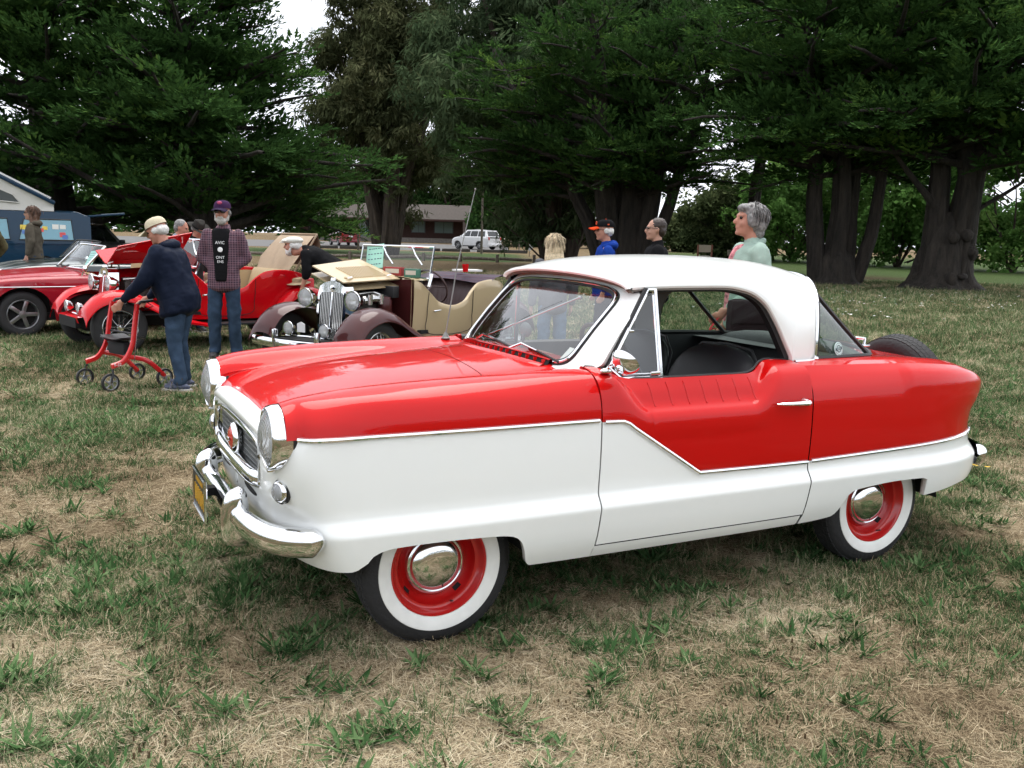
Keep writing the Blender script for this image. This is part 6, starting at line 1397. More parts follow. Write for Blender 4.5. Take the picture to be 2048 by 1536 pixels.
def suv(name, label, u, d, fwd, paint, group=None, H=1.70, L=4.6, Wd=.90, hatch=None, glass=None):
    """estate-bodied car, x=0 at the front axle"""
    car = thing(name, label, 'car', at_uv(u, d), heading(*fwd), group); k = H/1.70; wb = L*.585; x0 = L*.19; x1 = -(L-x0)
    G_ = glass or mat('tinted_glass', (.015, .018, .02), .08, coat=1)
    low = [(x0, .55), (x0-.05, .80), (x0-.35, .95), (x0-1.05, 1.06), (x1+.25, 1.08), (x1+.06, 1.02), (x1, .70), (x1+.03, .45)]
    hw = lambda x: Wd*(1-.16*smooth(x0-.55, x0, x)-.10*smooth(x1+.4, x1, x))
    zt = pchip([x1, x1+.06, x1+.3, x0-1.05, x0-.45, x0-.10, x0], [.95*k, 1.03*k, 1.07*k, 1.04*k, .96*k, .84*k, .66*k])
    xs = sorted(set(list(np.linspace(x1, x0, 48))+[xw+q for xw in (0, -wb) for q in (-.40, -.395, -.37, .37, .395, .40)]))
    for sg in (1, -1):
        G = []
        for x in xs:
            z0 = .24
            for xw in (0, -wb):
                if abs(x-xw) < .40: z0 = max(z0, .34+sqrt(max(0, .40**2-(x-xw)**2)))
            z1 = float(zt(x)); w = float(hw(x)); G.append([(x, sg*w*(.95+.05*min(1, (z-.2)/.4)-.02*max(0, (z-.8))), z) for z in np.linspace(min(z0, z1-.08), z1-.04, 7)]+[(x, sg*w*.94, z1)])
        b = MB(); b.grid(A(G)); b.build('body_side', paint, car, sharp=50)
        b = MB(); b.box((-wb/2, sg*.72, .33), (wb-.75, .30, .16)); b.build('sill_cladding', BLACK, car)
        for xw in (0, -wb): road_wheel(car, (xw, sg*(Wd-.12), .34), sg, .34, .10, 'alloy', mat('steel_wheel', (.35, .35, .36), .3, .9))
    b = MB(); b.grid([[(x, hw(x)*.94*f, float(zt(x))+.03*(1-f*f)) for f in np.linspace(-1, 1, 9)] for x in xs if x >= x0-1.25]); b.build('bonnet', paint, car, sharp=50)
    b = MB(); b.grid([[(x0-.02, hw(x0)*f, z) for z in (.25, .45, .66*k)] for f in np.linspace(-1, 1, 7)]); b.build('front_bumper', paint, car)
    b = MB(); b.grid([[(x1, hw(x1)*f, z) for z in (.28, .45, .7, .95*k)] for f in np.linspace(-1, 1, 7)]); b.build('tailgate_lower', paint, car); b = MB(); b.box((x1-.01, 0, .42), (.10, Wd*1.8, .22), bev=.04); b.build('rear_bumper', paint, car)
    b = MB(); b.box((-wb/2, 0, .34), (L*.9, 1.0, .14)); b.build('underbody', DARK, car)
    # greenhouse
    A0, A1, D1, D0 = (x0-1.10, 1.04*k), (x0-1.75, 1.62*k), (x1+.42, 1.60*k), (x1+.08, 1.06*k)
    wb_, wt = Wd*.93, Wd*.70
    prof_ = [A0, A1, ((A1[0]+D1[0])/2, H), D1, D0]
    for sg in (1, -1):
        b = MB(); b.add([(A0[0], sg*wb_, A0[1]), (A1[0], sg*wt, A1[1]), (prof_[2][0], sg*wt*1.01, H-.06), (D1[0], sg*wt, D1[1]), (D0[0], sg*wb_, D0[1])], [range(5)]); b.build('pillar_panel', paint, car, smooth=False)
        n3 = 3; xa = A0[0]-.30; xe = D0[0]+.30
        for q in range(n3):
            xl = xa+(xe-xa)*q/n3-.04*(q > 0); xr = xa+(xe-xa)*(q+1)/n3+.04*(q < 2); zt_ = A1[1]-.09*k; zb_ = A0[1]+.04
            def pt(x, z): f = (z-A0[1])/(A1[1]-A0[1]); return (x, sg*(wb_+(wt-wb_)*f+.012), z)
            tl = xl-(.45 if q == 0 else 0); tr = xr+(.14 if q == 2 else 0)
            b = MB(); b.add([pt(xl, zb_), pt(tl, zt_), pt(tr, zt_), pt(xr, zb_)], [range(4)]); b.build('side_window', G_, car, smooth=False)
        b = MB(); b.box((x1+.02, sg*(Wd*.80), .92*k), (.08, .16, .26*k), bev=.03); b.build('tail_lamp', mat('tail_red', (.45, .01, .01), .2, coat=1), car)
        b = MB(); b.box((x0-.12, sg*(Wd*.70), .74*k), (.16, .26, .12), bev=.04); b.build('headlamp', LENS, car); b = MB(); b.box((x0-1.35, sg*(Wd+.08), 1.08*k), (.10, .18, .13), bev=.04); b.build('wing_mirror', paint, car)
    b = MB(); b.grid([[(A1[0], wt*f, A1[1]+.02*(1-f*f)) for f in np.linspace(-1, 1, 9)], [((A1[0]+D1[0])/2, wt*1.01*f, H-.06*f**4) for f in np.linspace(-1, 1, 9)], [(D1[0], wt*f, D1[1]+.03*(1-f*f)) for f in np.linspace(-1, 1, 9)]]); b.build('roof', paint, car)
    b = MB(); b.add([(A0[0]+.0, -wb_*.95, A0[1]), (A0[0], wb_*.95, A0[1]), (A1[0], wt*.97, A1[1]), (A1[0], -wt*.97, A1[1])], [range(4)]); b.build('windscreen', G_, car, smooth=False)
    if hatch is None:
        b = MB(); b.add([(D0[0], -wb_, D0[1]), (D0[0], wb_, D0[1]), (D1[0], wt, D1[1]), (D1[0], -wt, D1[1])], [range(4)]); tg = b.build('tailgate', paint, car, smooth=False)
        f0, f1 = .12, .86; q = lambda s, f: (D0[0]+(D1[0]-D0[0])*f-.012, s*(wb_+(wt-wb_)*f)*.86, D0[1]+(D1[1]-D0[1])*f+.006)
        b = MB(); b.add([q(-1, f0), q(1, f0), q(1, f1), q(-1, f1)], [range(4)]); b.build('rear_window', G_, tg, smooth=False)
    else:
        b = MB(); b.box((D1[0]-.50, 0, D1[1]+.14), (1.05, wt*1.9, .05), bev=.015, R=Matrix.Rotation(.14, 3, 'Y')); tg = b.build('open_tailgate', paint, car); pass
    b = MB(); b.box((x1-.015, 0, .80*k), (.02, .36, .13)); b.build('number_plate', mat('plate_white', (.7, .7, .72), .5), car, smooth=False)
    return car
def camper(name, label, u, d, fwd, paint):
    car = thing(name, label, 'van', at_uv(u, d), heading(*fwd)); W_ = .90; L0, L1 = .95, -3.55; CAN = mat('canvas_cream', (.55, .54, .50), .85, bump=.4, bscale=20)
    xs = sorted(set(list(np.linspace(L1, L0, 40))+[q for xw in (0, -2.46) for q in (xw-.40, xw-.39, xw+.39, xw+.40)]))
    def wz(z): return W_*(1-.04*max(0, (.6-z)/.4)-.13*max(0, (z-1.05)/.75)**1.3)
    for sg in (1, -1):
        G = []
        for x in xs:
            z0 = .32
            for xw in (0, -2.46):
                if abs(x-xw) < .40: z0 = max(z0, .34+sqrt(max(0, .16-(x-xw)**2)))
            ztop = 1.80-.62*smooth(.35, .95, x)*1.0-.10*smooth(L1+.3, L1, x); G.append([(x, sg*wz(z)*(1-.06*smooth(.5, .95, x)), z) for z in np.linspace(z0, ztop, 12)])
        b = MB(); b.grid(A(G)); b.build('body_side', paint, car, sharp=50)
        for xw in (0, -2.46): road_wheel(car, (xw, sg*.76, .33), sg, .33, .09, 'disc', mat('steel_wheel', (.35, .35, .36), .3, .9))
        for xa, xb in ((.55, -.30), (-.55, -1.75), (-1.95, -3.15)):
            b = MB(); P = [(xa, sg*(wz(1.12)+.006), 1.12), (xb, sg*(wz(1.12)+.006), 1.12), (xb+.04, sg*(wz(1.62)+.006), 1.62), (xa-.12, sg*(wz(1.62)+.006), 1.62)]; b.add(P, [range(4)]); w = b.build('side_window', mat('curtained_glass', (.10, .28, .36), .15, coat=1), car, smooth=False)
            b = MB(); b.tube(P, .018, 6, closed=True); b.build('window_seal', BLACK, w)
        b = MB(); b.tube([(x, sg*(wz(1.0)+.004), 1.02) for x in np.linspace(L1+.1, .7, 12)], .014, 5); b.build('swage_line', paint, car)
    rr = np.random.default_rng(9)
    for k in range(11):        # stickers on the rear side window
        c = [(.7, .1, .1), (.75, .75, .7), (.1, .2, .5), (.8, .6, .1), (.1, .4, .2)][k % 5]; x = -2.05-.98*rr.random(); z = 1.17+.30*rr.random(); b = MB(); b.box((x, wz(z)+.012, z), (.10+.05*rr.random(), .004, .08+.04*rr.random())); b.build('window_sticker', mat('sticker_%d' % (k % 5), c, .6), car, smooth=False)
    b = MB(); b.grid([[(x, wz(1.8)*f*(1-.06*smooth(.5, .95, x)), 1.80-.62*smooth(.35, .95, x)-.10*smooth(L1+.3, L1, x)+.05*(1-f*f)) for f in np.linspace(-1, 1, 9)] for x in xs]); b.build('roof', paint, car)
    b = MB(); b.grid([[(L0-.0, W_*.93*f, z) for z in (.35, .7, 1.18)] for f in np.linspace(-1, 1, 5)]); b.build('front_panel', paint, car)
    b = MB(); b.grid([[(L1+.0, wz(z)*f, z) for z in (.35, .6, .80)] for f in np.linspace(-1, 1, 7)]); tl = b.build('rear_panel', paint, car); b = MB(); b.box((L1-.40, 0, 1.77), (.86, 1.40, .05), bev=.02, R=Matrix.Rotation(.10, 3, 'Y')); ot = b.build('open_tailgate', paint, car); b = MB(); b.box((L1-.56, 0, 1.815), (.55, 1.15, .01), R=Matrix.Rotation(.10, 3, 'Y')); b.build('rear_window', mat('pale_glass', (.35, .42, .46), .2, coat=1), ot, smooth=False); b = MB(); b.box((L1+.8, 0, 1.2), (1.5, 1.5, .9)); b.build('cargo_space', DARK, car)
    for sg in (1, -1): b = MB(); b.box((L1-.01, sg*.76, .95), (.03, .16, .30), bev=.01); b.build('tail_lamp', mat('tail_red', (.45, .01, .01), .2), tl)
    b = MB(); b.add([(.96, -.74, 1.16), (.96, .74, 1.16), (.52, .66, 1.72), (.52, -.66, 1.72)], [range(4)]); b.build('windscreen', mat('tinted_glass', (.015, .018, .02), .08), car, smooth=False)
    b = MB(); b.box((-1.3, 0, .42), (3.8, 1.3, .2)); b.build('underbody', DARK, car)
    # raised roof: canvas wedge under a blue lid, hinged at the rear
    xf, xr, zf, zr = -.15, -2.75, 3.32, 1.98; pt = sub('pop_top', car)
    for sg in (1, -1):
        b = MB(); G = []
        for x in np.linspace(xf, xr, 26):
            ztop = zr+(zf-zr)*(x-xr)/(xf-xr); G.append([(x, sg*(.70-.02*sin(pi*q)+.008*sin(x*19+q*9)), 1.82+(ztop-1.82)*q) for q in np.linspace(0, 1, 9)])
        b.grid(A(G)); cv = b.build('canvas_side', CAN, pt)
        zt_ = lambda x: zr+(zf-zr)*(x-xr)/(xf-xr)-.22
        b = MB(); P = [(-.55, sg*.715, 2.10), (-2.0, sg*.715, 2.0), (-1.85, sg*.715, zt_(-1.85)-.03), (-.55, sg*.715, zt_(-.55)-.12)]; b.add(P, [range(4)]); mw = b.build('mesh_window', mat('window_mesh', (.07, .08, .08), .8), cv, smooth=False); b = MB(); b.tube(P, .015, 6, closed=True); b.build('seam', CAN, mw)
    b = MB(); b.grid([[(xf, .70*f, z) for z in (1.82, 2.4, zf)] for f in np.linspace(-1, 1, 5)]); b.build('canvas_front', CAN, pt)
    b = MB(); ang = math.atan2(zf-zr, xf-xr); b.box(((xf+xr)/2, 0, (zf+zr)/2+.05), (2.98, 1.52, .10), R=Matrix.Rotation(-ang, 3, 'Y'), bev=.03); b.build('lid', paint, pt)
    for sg in (1, -1): b = MB(); b.box(((xf+xr)/2, sg*.62, (zf+zr)/2+.13), (2.8, .05, .05), R=Matrix.Rotation(-ang, 3, 'Y')); b.build('roof_rail', DULLCHROME, pt)
    return car
def rollator(u, d, fwd):
    RC = mat('rollator_red', (.62, .01, .012), .3, coat=.8); o = thing('rollator_walker', 'red four-wheeled walking frame with black seat in front of the man in navy jacket', 'walker', at_uv(u, d), heading(*fwd))
    for sg in (1, -1):
        b = MB(); P = catmull([(-.02, sg*.26, .92), (.02, sg*.265, .70), (.06, sg*.27, .48), (.16, sg*.27, .32), (.30, sg*.27, .27)], 20); b.tube(P, .020, 8, flat=1.5); b.tube(catmull([(.10, sg*.27, .36), (-.10, sg*.28, .30), (-.26, sg*.285, .16), (-.30, sg*.285, .11)], 16), .020, 8, flat=1.3); b.build('frame', RC, o)
        b = MB(); b.tube([(-.02, sg*.26, .90), (-.06, sg*.26, .94), (-.20, sg*.26, .95)], .017, 8); b.build('handle', BLACK, o); b = MB(); b.tube([(-.14, sg*.26, .93), (-.20, sg*.27, .89), (-.10, sg*.27, .86)], .006, 6); b.build('brake_lever', BLACK, o)
        b = MB(); b.tube([(-.03, sg*.29, .86), (.06, sg*.295, .30)], .005, 5); b.build('brake_cable', DULLCHROME, o)
        for x, y, r in ((.32, sg*.27, .10), (-.30, sg*.285, .10)):
            w = sub('wheel', o); b = MB(); b.lathe([(.078, -.016), (.096, -.015), (.100, 0), (.096, .015), (.078, .016)], (x, y, .10), (0, sg, 0), 30); b.build('tyre', BLACK, w, sharp=50)
            b = MB(); b.lathe([(.080, .012), (.074, .014), (.070, .0)], (x, y, .10), (0, sg, 0), 26); b.lathe([(.022, -.012), (.022, .018), (.001, .02)], (x, y, .10), (0, sg, 0), 14)
            for k in range(5): a = 2*pi*k/5; b.tube([(x+.018*cos(a), y+sg*.008, .10+.018*sin(a)), (x+.05*cos(a+.35), y+sg*.008, .10+.05*sin(a+.35)), (x+.076*cos(a+.5), y+sg*.008, .10+.076*sin(a+.5))], .007, 5)
            b.build('rim', mat('grey_plastic', (.22, .23, .24), .5), w); b = MB(); b.tube([(x, y+sg*.026, .10), (x-.02, y+sg*.026, .19), (x-.03, y, .24)] if x > 0 else [(x, y, .10), (x, y-.005, .14)], .012, 6); b.build('fork', BLACK, w)
    b = MB(); G = [];
    for y in np.linspace(-.22, .22, 9): G.append([(x, y, .56-.03*(1-(y/.22)**2)) for x in (-.12, 0, .16)])
    b.grid(A(G)); b.grid(A(G)-A([0, 0, .02])); b.build('seat', VINYL, o); b = MB(); b.box((.05, 0, .43), (.12, .34, .15), bev=.04); b.build('bag', mat('black_cloth', (.012, .012, .014), .8), o)
    b = MB(); b.tube([(.02, -.26, .60), (.02, .26, .60)], .010, 6); b.tube([(.06, -.26, .48), (.10, .26, .34)], .008, 6); b.build('cross_brace', BLACK, o)
    text_obj('lettering', 'F-22', .045, frame_mat(A([.24, .292, .285]), (-1, 0, .1), (0, 0, 1)), mat('white_print', (.8, .8, .8), .6), o, .0006)
    return o
def build_cars():
    MAR = mat('maroon_paint', (.30, .008, .018), .35, coat=.7, spec=.1); BRN = mat('brown_paint', (.055, .012, .012), .35, coat=.6, spec=.1); TAN = mat('tan_paint', (.46, .36, .215), .4, coat=.6, spec=.2); CREAM = mat('tan_vinyl', (.42, .31, .175), .6, bump=.2); DBLU = mat('blue_paint', (.006, .030, .062), .4, coat=.5, spec=.1); NAVY = mat('dark_green_paint', (.012, .022, .024), .3, coat=1); MRED = mat('bright_red_paint', (.55, .003, .008), .4, coat=.7, spec=.05); BRV = mat('brown_vinyl', (.055, .028, .028), .5)
    roadster('sports_car', 'maroon open roadster with chrome windscreen frame and steel wheels at the left edge', 2, 12.6, (-.75, -.66), MAR, 'classic cars on the lawn', interior=mat('tan_seat', (.36, .22, .10), .6))
    roadster('sports_car', 'dark roadster with black roll bar between the maroon roadster and the van', 40, 16.6, (-.70, -.71), NAVY, 'classic cars on the lawn', frame=BLACK, rollbar=True)
    red = t_type('vintage_roadster', 'bright red vintage roadster with raised bonnet and wire wheels', 190, 11.1, (-.76, -.65), MRED, MRED, mat('red_slats', (.42, .008, .01), .4), CREAM, 'up', 'classic cars on the lawn', bumper=False)
    brn = t_type('vintage_roadster', 'brown and tan vintage roadster with open bonnet and chrome radiator', 652, 9.25, (-.53, -.85), TAN, BRN, DULLCHROME, BRV, 'up', 'classic cars on the lawn')
    # brown car: tan bonnet halves folded up over the far side, louvred
    bp = sub('bonnet', brn); b = MB(); P = A([(-.08, -.10, 1.02), (-.86, -.16, 1.08), (-.84, -.62, 1.22), (-.10, -.50, 1.12)])
    P = A([(-.04, .14, .96), (-.86, .20, .985), (-.88, -.40, 1.17), (-.08, -.32, 1.11)]); n_ = np.cross(P[1]-P[0], P[3]-P[0]); n_ = n_/np.linalg.norm(n_)
    b.poly(P, n_*.012); b.build('bonnet_panel', TAN, bp, smooth=False); b = MB(); Q = P+n_*(-.05)+A([0, 0, -.03]); b.poly(Q, n_*.01); b.build('bonnet_panel', TAN, bp, smooth=False)
    ex = (P[1]-P[0]); ey = (P[3]-P[0]); up_ = n_*(.014 if n_[2] > 0 else -.004)
    for i in range(14):
        b = MB(); c = P[0]+ex*(.30+.042*i)+ey*.50+up_; b.box(c, (.012, .30, .010), R=frame_mat((0, 0, 0), ex, ey).to_3x3()); b.build('louvre', TAN, bp, smooth=False)
    for fx in (.12, .80): b = MB(); b.tube([P[0]+ex*fx+ey*.12+up_*2, P[0]+ex*(fx+.06)+ey*.10+up_*3], .012, 6); b.build('bonnet_catch', CHROME, bp)
    b = MB(); b.ball(P[0]+ex*.20+ey*.22+up_, (.06, .035, .02), 12); b.build('bonnet_blister', TAN, bp)
    # red car: red bonnet tops lifted and leaning back
    rp = sub('bonnet', red); b = MB(); P = A([(-.06, .02, 1.02), (-.88, .06, 1.06), (-.95, .42, 1.42), (-.10, .34, 1.24)]); b.poly(P, (0, .012, -.006)); b.build('bonnet_panel', MRED, rp, smooth=False); P = A([(-.06, -.02, 1.02), (-.88, -.06, 1.06), (-.92, -.55, 1.28), (-.08, -.44, 1.16)]); b = MB(); b.poly(P, (0, .006, .012)); b.build('bonnet_panel', MRED, rp, smooth=False)
    # red car: folded tan hood standing behind the seat
    TANC = mat('tan_canvas', (.33, .245, .165), .85, vary=.15, scale=6, bump=.3, bscale=30); hd = sub('folding_hood', red); b = MB(); G = []
    for i, f in enumerate(np.linspace(-1, 1, 17)):
        y = .50*f; G.append([(-2.20+.02*sin(f*7), y, .96), (-2.30+.03*sin(f*5+1), y*1.02, 1.12), (-2.42, y*1.03, 1.28+.02*cos(f*4)), (-2.55, y*.98, 1.40), (-2.62, y*.96, 1.42), (-2.66, y*.96, 1.30), (-2.60, y, 1.02)])
    b.grid(A(G)); b.build('canvas', TANC, hd); b = MB(); b.tube([(-2.24, -.52, .92), (-2.60, -.50, 1.43), (-2.60, .50, 1.43), (-2.24, .52, .92)], .014, 6); b.build('bow', TANC, hd)
    b = MB(); b.box((-1.30, .20, .86), (.06, .5, .10), bev=.02); b.build('tan_dash', CREAM, red)
    camper('camper_van', 'dark blue camper van with raised canvas pop-up roof', -158, 22.5, (-.86, -.50), DBLU)
    jp = suv('off_road_car', 'black off-road car with a spare wheel on its back, right of the camper van', 204, 31.0, (.10, .99), mat('black_paint', (.010, .010, .012), .3, coat=1), H=1.62, L=3.9, Wd=.80)
    road_wheel(jp, (-3.30, -.10, .86), 1, .34, .10, 'disc', DULLCHROME, 'spare_wheel', ax=(-1, 0, 0))
    suv('parked_car', 'dark red sport utility car parked beside the building', 672, 84, (-.42, .90), mat('dark_red_paint', (.22, .010, .02), .3, coat=1), 'cars in the parking lot')
    suv('parked_car', 'white sport utility car parked on the far lot', 922, 82, (-.75, .66), mat('white_car_paint', (.72, .73, .74), .3, coat=1), 'cars in the parking lot', L=4.4, H=1.72)
    ro = rollator(232, 8.5, (-.62, -.78)); ro.scale = (.84, .84, .84)
    # things standing on the brown car
    M = brn.matrix_world
    bpy.context.view_layer.update(); MW = brn.matrix_world.copy()
    def on(car, M): return car.matrix_world.copy() @ M
    paper_sign('green paper sign behind the windscreen of the brown and tan roadster', on(brn, frame_mat(A([-1.03, -.30, 1.21]), (0, 1, .12), (-.24, 0, 1))), .24, .27, (.38, .70, .58), 4)
    mg = [o for o in bpy.data.objects if o.get('label', '').startswith('maroon')][0]
    paper_sign('green paper sign on the dashboard of the maroon roadster', on(mg, frame_mat(A([-.98, .36, 1.03]), (0, 1, .05), (-.5, 0, 1))), .30, .22, (.36, .72, .66), 5)
    for k, (y, z, c, lab) in enumerate([(.05, 1.02, (.28, .02, .02), 'red model car box with clear window on the tan scuttle'), (.30, 1.01, (.05, .16, .11), 'small green model car box on the tan scuttle')]):
        o = thing('model_box', lab, 'box', on(brn, Matrix.Translation((-.93, y, z))).to_translation(), brn.rotation_euler.z+.2); b = MB(); b.box((0, 0, .045), (.08, .22-.06*k, .09), bev=.003); b.build('carton', mat('carton_%d' % k, c, .5), o); b = MB(); b.box((.041, 0, .05), (.003, .16-.04*k, .045)); b.build('window', mat('carton_window', (.55, .5, .42), .3), o, smooth=False)
    # plaid rug and hat left on the back of the tan car
    o = thing('travel_rug', 'dark blue plaid rug spread over the back of the tan roadster', 'rug', on(brn, Matrix.Translation((-2.25, 0, .985))).to_translation(), brn.rotation_euler.z)
    b = MB(); b.grid([[(x, y, .02*sin(x*9+y*5)+.015-.10*max(0, x-.10)*4) for x in np.linspace(-.32, .24, 12)] for y in np.linspace(-.55, .55, 18)]); pm = plaid_mat('rug_plaid', (.012, .016, .035), (.05, .06, .09), (.10, .02, .02), 9); b.build('rug_cloth', pm, o)
    o2 = thing('paper_bag', 'white paper and red cup on the plaid rug', 'paper', on(brn, Matrix.Translation((-2.30, .05, 1.025))).to_translation(), 0); b = MB(); b.box((0, 0, .03), (.30, .22, .02)); b.build('sheet', mat('paper', (.7, .7, .7), .8), o2, smooth=False); b = MB(); b.lathe([(.03, 0), (.04, .09), (.001, .09)], (.12, .22, .02), (0, 0, 1), 16); b.build('cup', MRED, o2)
def plaid_mat(name, base, c1, c2, sc):
    m, n, l, b = nodes_mat(name); t = n.new('ShaderNodeTexCoord'); b.inputs['Roughness'].default_value = .9
    def wave(d, s, off=0):
        mp = n.new('ShaderNodeMapping'); mp.inputs['Location'].default_value = (off, off, off); l.new(t.outputs['Object'], mp.inputs[0]); w = n.new('ShaderNodeTexWave'); w.bands_direction = d; w.inputs['Scale'].default_value = s; l.new(mp.outputs[0], w.inputs['Vector']); r = n.new('ShaderNodeMath'); r.operation = 'GREATER_THAN'; r.inputs[1].default_value = .55; l.new(w.outputs[0], r.inputs[0]); return r.outputs[0]
    def addmix(src, fac, col, k):
        q = n.new('ShaderNodeMath'); q.operation = 'MULTIPLY'; q.inputs[1].default_value = k; l.new(fac, q.inputs[0]); x = n.new('ShaderNodeMix'); x.data_type = 'RGBA'; l.new(q.outputs[0], x.inputs[0])
        if src is None: x.inputs[6].default_value = tuple(base)+(1,)
        else: l.new(src, x.inputs[6])
        x.inputs[7].default_value = tuple(col)+(1,); return x.outputs[2]
    s = addmix(None, wave('Z', sc), c1, .5); s = addmix(s, wave('Y', sc), c1, .5); s = addmix(s, wave('X', sc*.9), c1, .35); s = addmix(s, wave('Z', sc*2.2, .03), c2, .35); s = addmix(s, wave('Y', sc*2.2, .03), c2, .35)
    l.new(s, b.inputs['Base Color']); return m
build_cars()
# ================================================================== people
REMESH = []
def blob(name, prims, voxel, m, parent, folds=0, fscale=.12, smooth_=3, seed=0, fm=None):
    """joins overlapping rounded pieces into one continuous surface"""
    b = MB()
    for p in prims:
        if p[0] == 'cap':
            _, a, c, r0, r1 = p; a = A(a, float); c = A(c, float); b.tube([a, a*.67+c*.33, a*.33+c*.67, c], np.linspace(r0, r1, 4), 12); b.ball(a, r0, 12); b.ball(c, r1, 12)
        else: b.ball(p[1], p[2], 16, R=p[3] if len(p) > 3 else None)
    o = b.build(name, m, parent, fixn=False, sharp=0)
    md = o.modifiers.new('r', 'REMESH'); md.mode = 'VOXEL'; md.voxel_size = voxel; md.use_smooth_shade = True
    sm = o.modifiers.new('s', 'SMOOTH'); sm.factor = .5; sm.iterations = smooth_
    if folds:
        tx = bpy.data.textures.new('folds', 'CLOUDS'); tx.noise_scale = fscale; tx.noise_depth = 2; dm = o.modifiers.new('d', 'DISPLACE'); dm.texture = tx; dm.strength = folds; dm.mid_level = .5; dm.texture_coords = 'LOCAL'
    REMESH.append(o); return o
def cloth(name, c, rough=.85, vary=.15, scale=14, bump=.25): return mat(name, c, rough, vary=vary, scale=scale, bump=bump, bscale=90, spec=.06)
SKIN = mat('skin_fair', (.46, .255, .185), .5, vary=.10, scale=18, spec=.3)
SKIN2 = mat('skin_ruddy', (.47, .225, .16), .5, vary=.12, scale=18, spec=.3)
DENIM = cloth('denim_blue', (.034, .056, .092), vary=.35, scale=9); DENIM2 = cloth('denim_faded', (.085, .14, .21), vary=.30, scale=9)
def rotx(p, c, a):      # pitch forward about the y axis through c
    p = A(p, float)-c; return A([p[0]*cos(a)+p[2]*sin(a), p[1], -p[0]*sin(a)+p[2]*cos(a)])+c
def person(label, u, d, fwd, H=1.75, lean=0, head_pitch=0, head_yaw=0, arms=None, legs=None, build=1.0, belly=0, skin=SKIN, top=None, top_len=.86, sleeves='long', pants=DENIM, hair=None, hair_m=None, cap=None, beard=None, glasses=None, hood=None, shoes=None, voxel=.012, collar=None, group='visitors at the car show', legs_on=True, name='person', open_front=None, open_w=1.0):
    s = H/1.75; root = thing(name, label, 'person', at_uv(u, d), heading(*fwd), group); piv = A([0, 0, .95])
    J = dict(sh=(0, .180, 1.395), el=(-.04, .25, 1.14), ha=(.05, .25, .90), hip=(0, .09, .92), kn=(.02, .105, .50), an=(-.03, .115, .09))
    def up(p): return rotx(p, piv, lean*float(smooth(.80, 1.0, A(p, float)[2])))
    L = {}
    for sd, sg in (('l', 1), ('r', -1)):
        for k, v in J.items():
            q = A(v, float)*A([1, sg, 1]); L[k+sd] = up(q) if k in ('sh', 'el', 'ha') else q
    for k, v in (arms or {}).items(): L[k] = A(v, float)
    for k, v in (legs or {}).items(): L[k] = A(v, float)
    hb = up((-.015, 0, 1.46)); hc = up((.02, 0, 1.625))
    Rh = np.array(Matrix.Rotation(head_yaw, 3, 'Z') @ Matrix.Rotation(lean*.55+head_pitch, 3, 'Y'))
    def hp(x, y, z): return hc+Rh @ A([x, y, z])
    B = build; X = lambda p: A(p)*s
    def sc(pr):
        out = []
        for p in pr:
            if p[0] == 'cap': out.append(('cap', X(p[1]), X(p[2]), p[3]*s, p[4]*s))
            else: out.append(('ell', X(p[1]), A(p[2])*s)+((p[3],) if len(p) > 3 else ()))
        return out
    Rl = np.array(Matrix.Rotation(lean, 3, 'Y'))
    # one continuous body: head, neck, trunk, limbs, hands
    pr = [('ell', hp(-.012, 0, .035), (.098, .076, .088), Rh), ('ell', hp(.012, 0, -.02), (.080, .066, .095), Rh), ('ell', hp(.040, 0, -.075), (.048, .048, .045), Rh), ('cap', hp(.088, 0, .012), hp(.112, 0, -.020), .011, .016), ('ell', hp(.078, 0, .030), (.022, .055, .016), Rh), ('ell', hp(.086, 0, -.056), (.016, .026, .014), Rh), ('ell', hp(.078, 0, -.098), (.022, .024, .018), Rh)]
    for sg in (1, -1): pr += [('ell', hp(-.012, sg*.078, -.005), (.022, .010, .032), Rh), ('ell', hp(.066, sg*.036, -.030), (.022, .022, .022), Rh)]
    pr += [('cap', hb, hp(-.02, 0, -.08), .056, .052), ('cap', up((0, 0, .98)), up((0, 0, 1.30)), .095*B, .10*B), ('cap', up((0, -.12, 1.38)), up((0, .12, 1.38)), .065, .065)]
    for sd, sg in (('l', 1), ('r', -1)):
        sh, el, ha = L['sh'+sd], L['el'+sd], L['ha'+sd]; pr += [('cap', sh, el, .045, .038), ('cap', el, ha, .037, .026)]
        fd = ha-el; fd = fd/np.linalg.norm(fd); cr = L.get('curl'+sd); fw = A([.5, 0, -.3]) if cr is None else A(cr, float); sdv = np.cross(fd, A([1., 0, 0])); sdv = np.cross(fd, np.cross(A([1, .0, 0]), fd)); sdv /= np.linalg.norm(sdv)+1e-6
        pal = ha+fd*.05; pr += [('ell', ha+fd*.045, (.030, .026, .045)), ('cap', ha+fd*.01, pal+fd*.03, .024, .022)]
        for k, (off, ln) in enumerate(((-.030, .058), (-.010, .068), (.011, .064), (.030, .050))):
            k0 = pal+fd*.035+sdv*off; k1 = k0+fd*ln*.55+fw*.010; k2 = k1+(fd*.35+fw*.6)*ln*.6; pr += [('cap', k0, k1, .0105, .0098), ('cap', k1, k2, .0098, .0085)]
        pr += [('cap', pal-sdv*.028, pal+fd*.035-sdv*.050+fw*.01, .0125, .0105)]
        hi, kn, an = L['hip'+sd], L['kn'+sd], L['an'+sd]; pr += [('cap', hi, kn, .072*B, .048), ('cap', kn, an, .046, .036), ('cap', an, an+A([.10, sg*.015, -.045]), .034, .026)]
    blob('body', sc(pr), voxel, skin, root, smooth_=2)
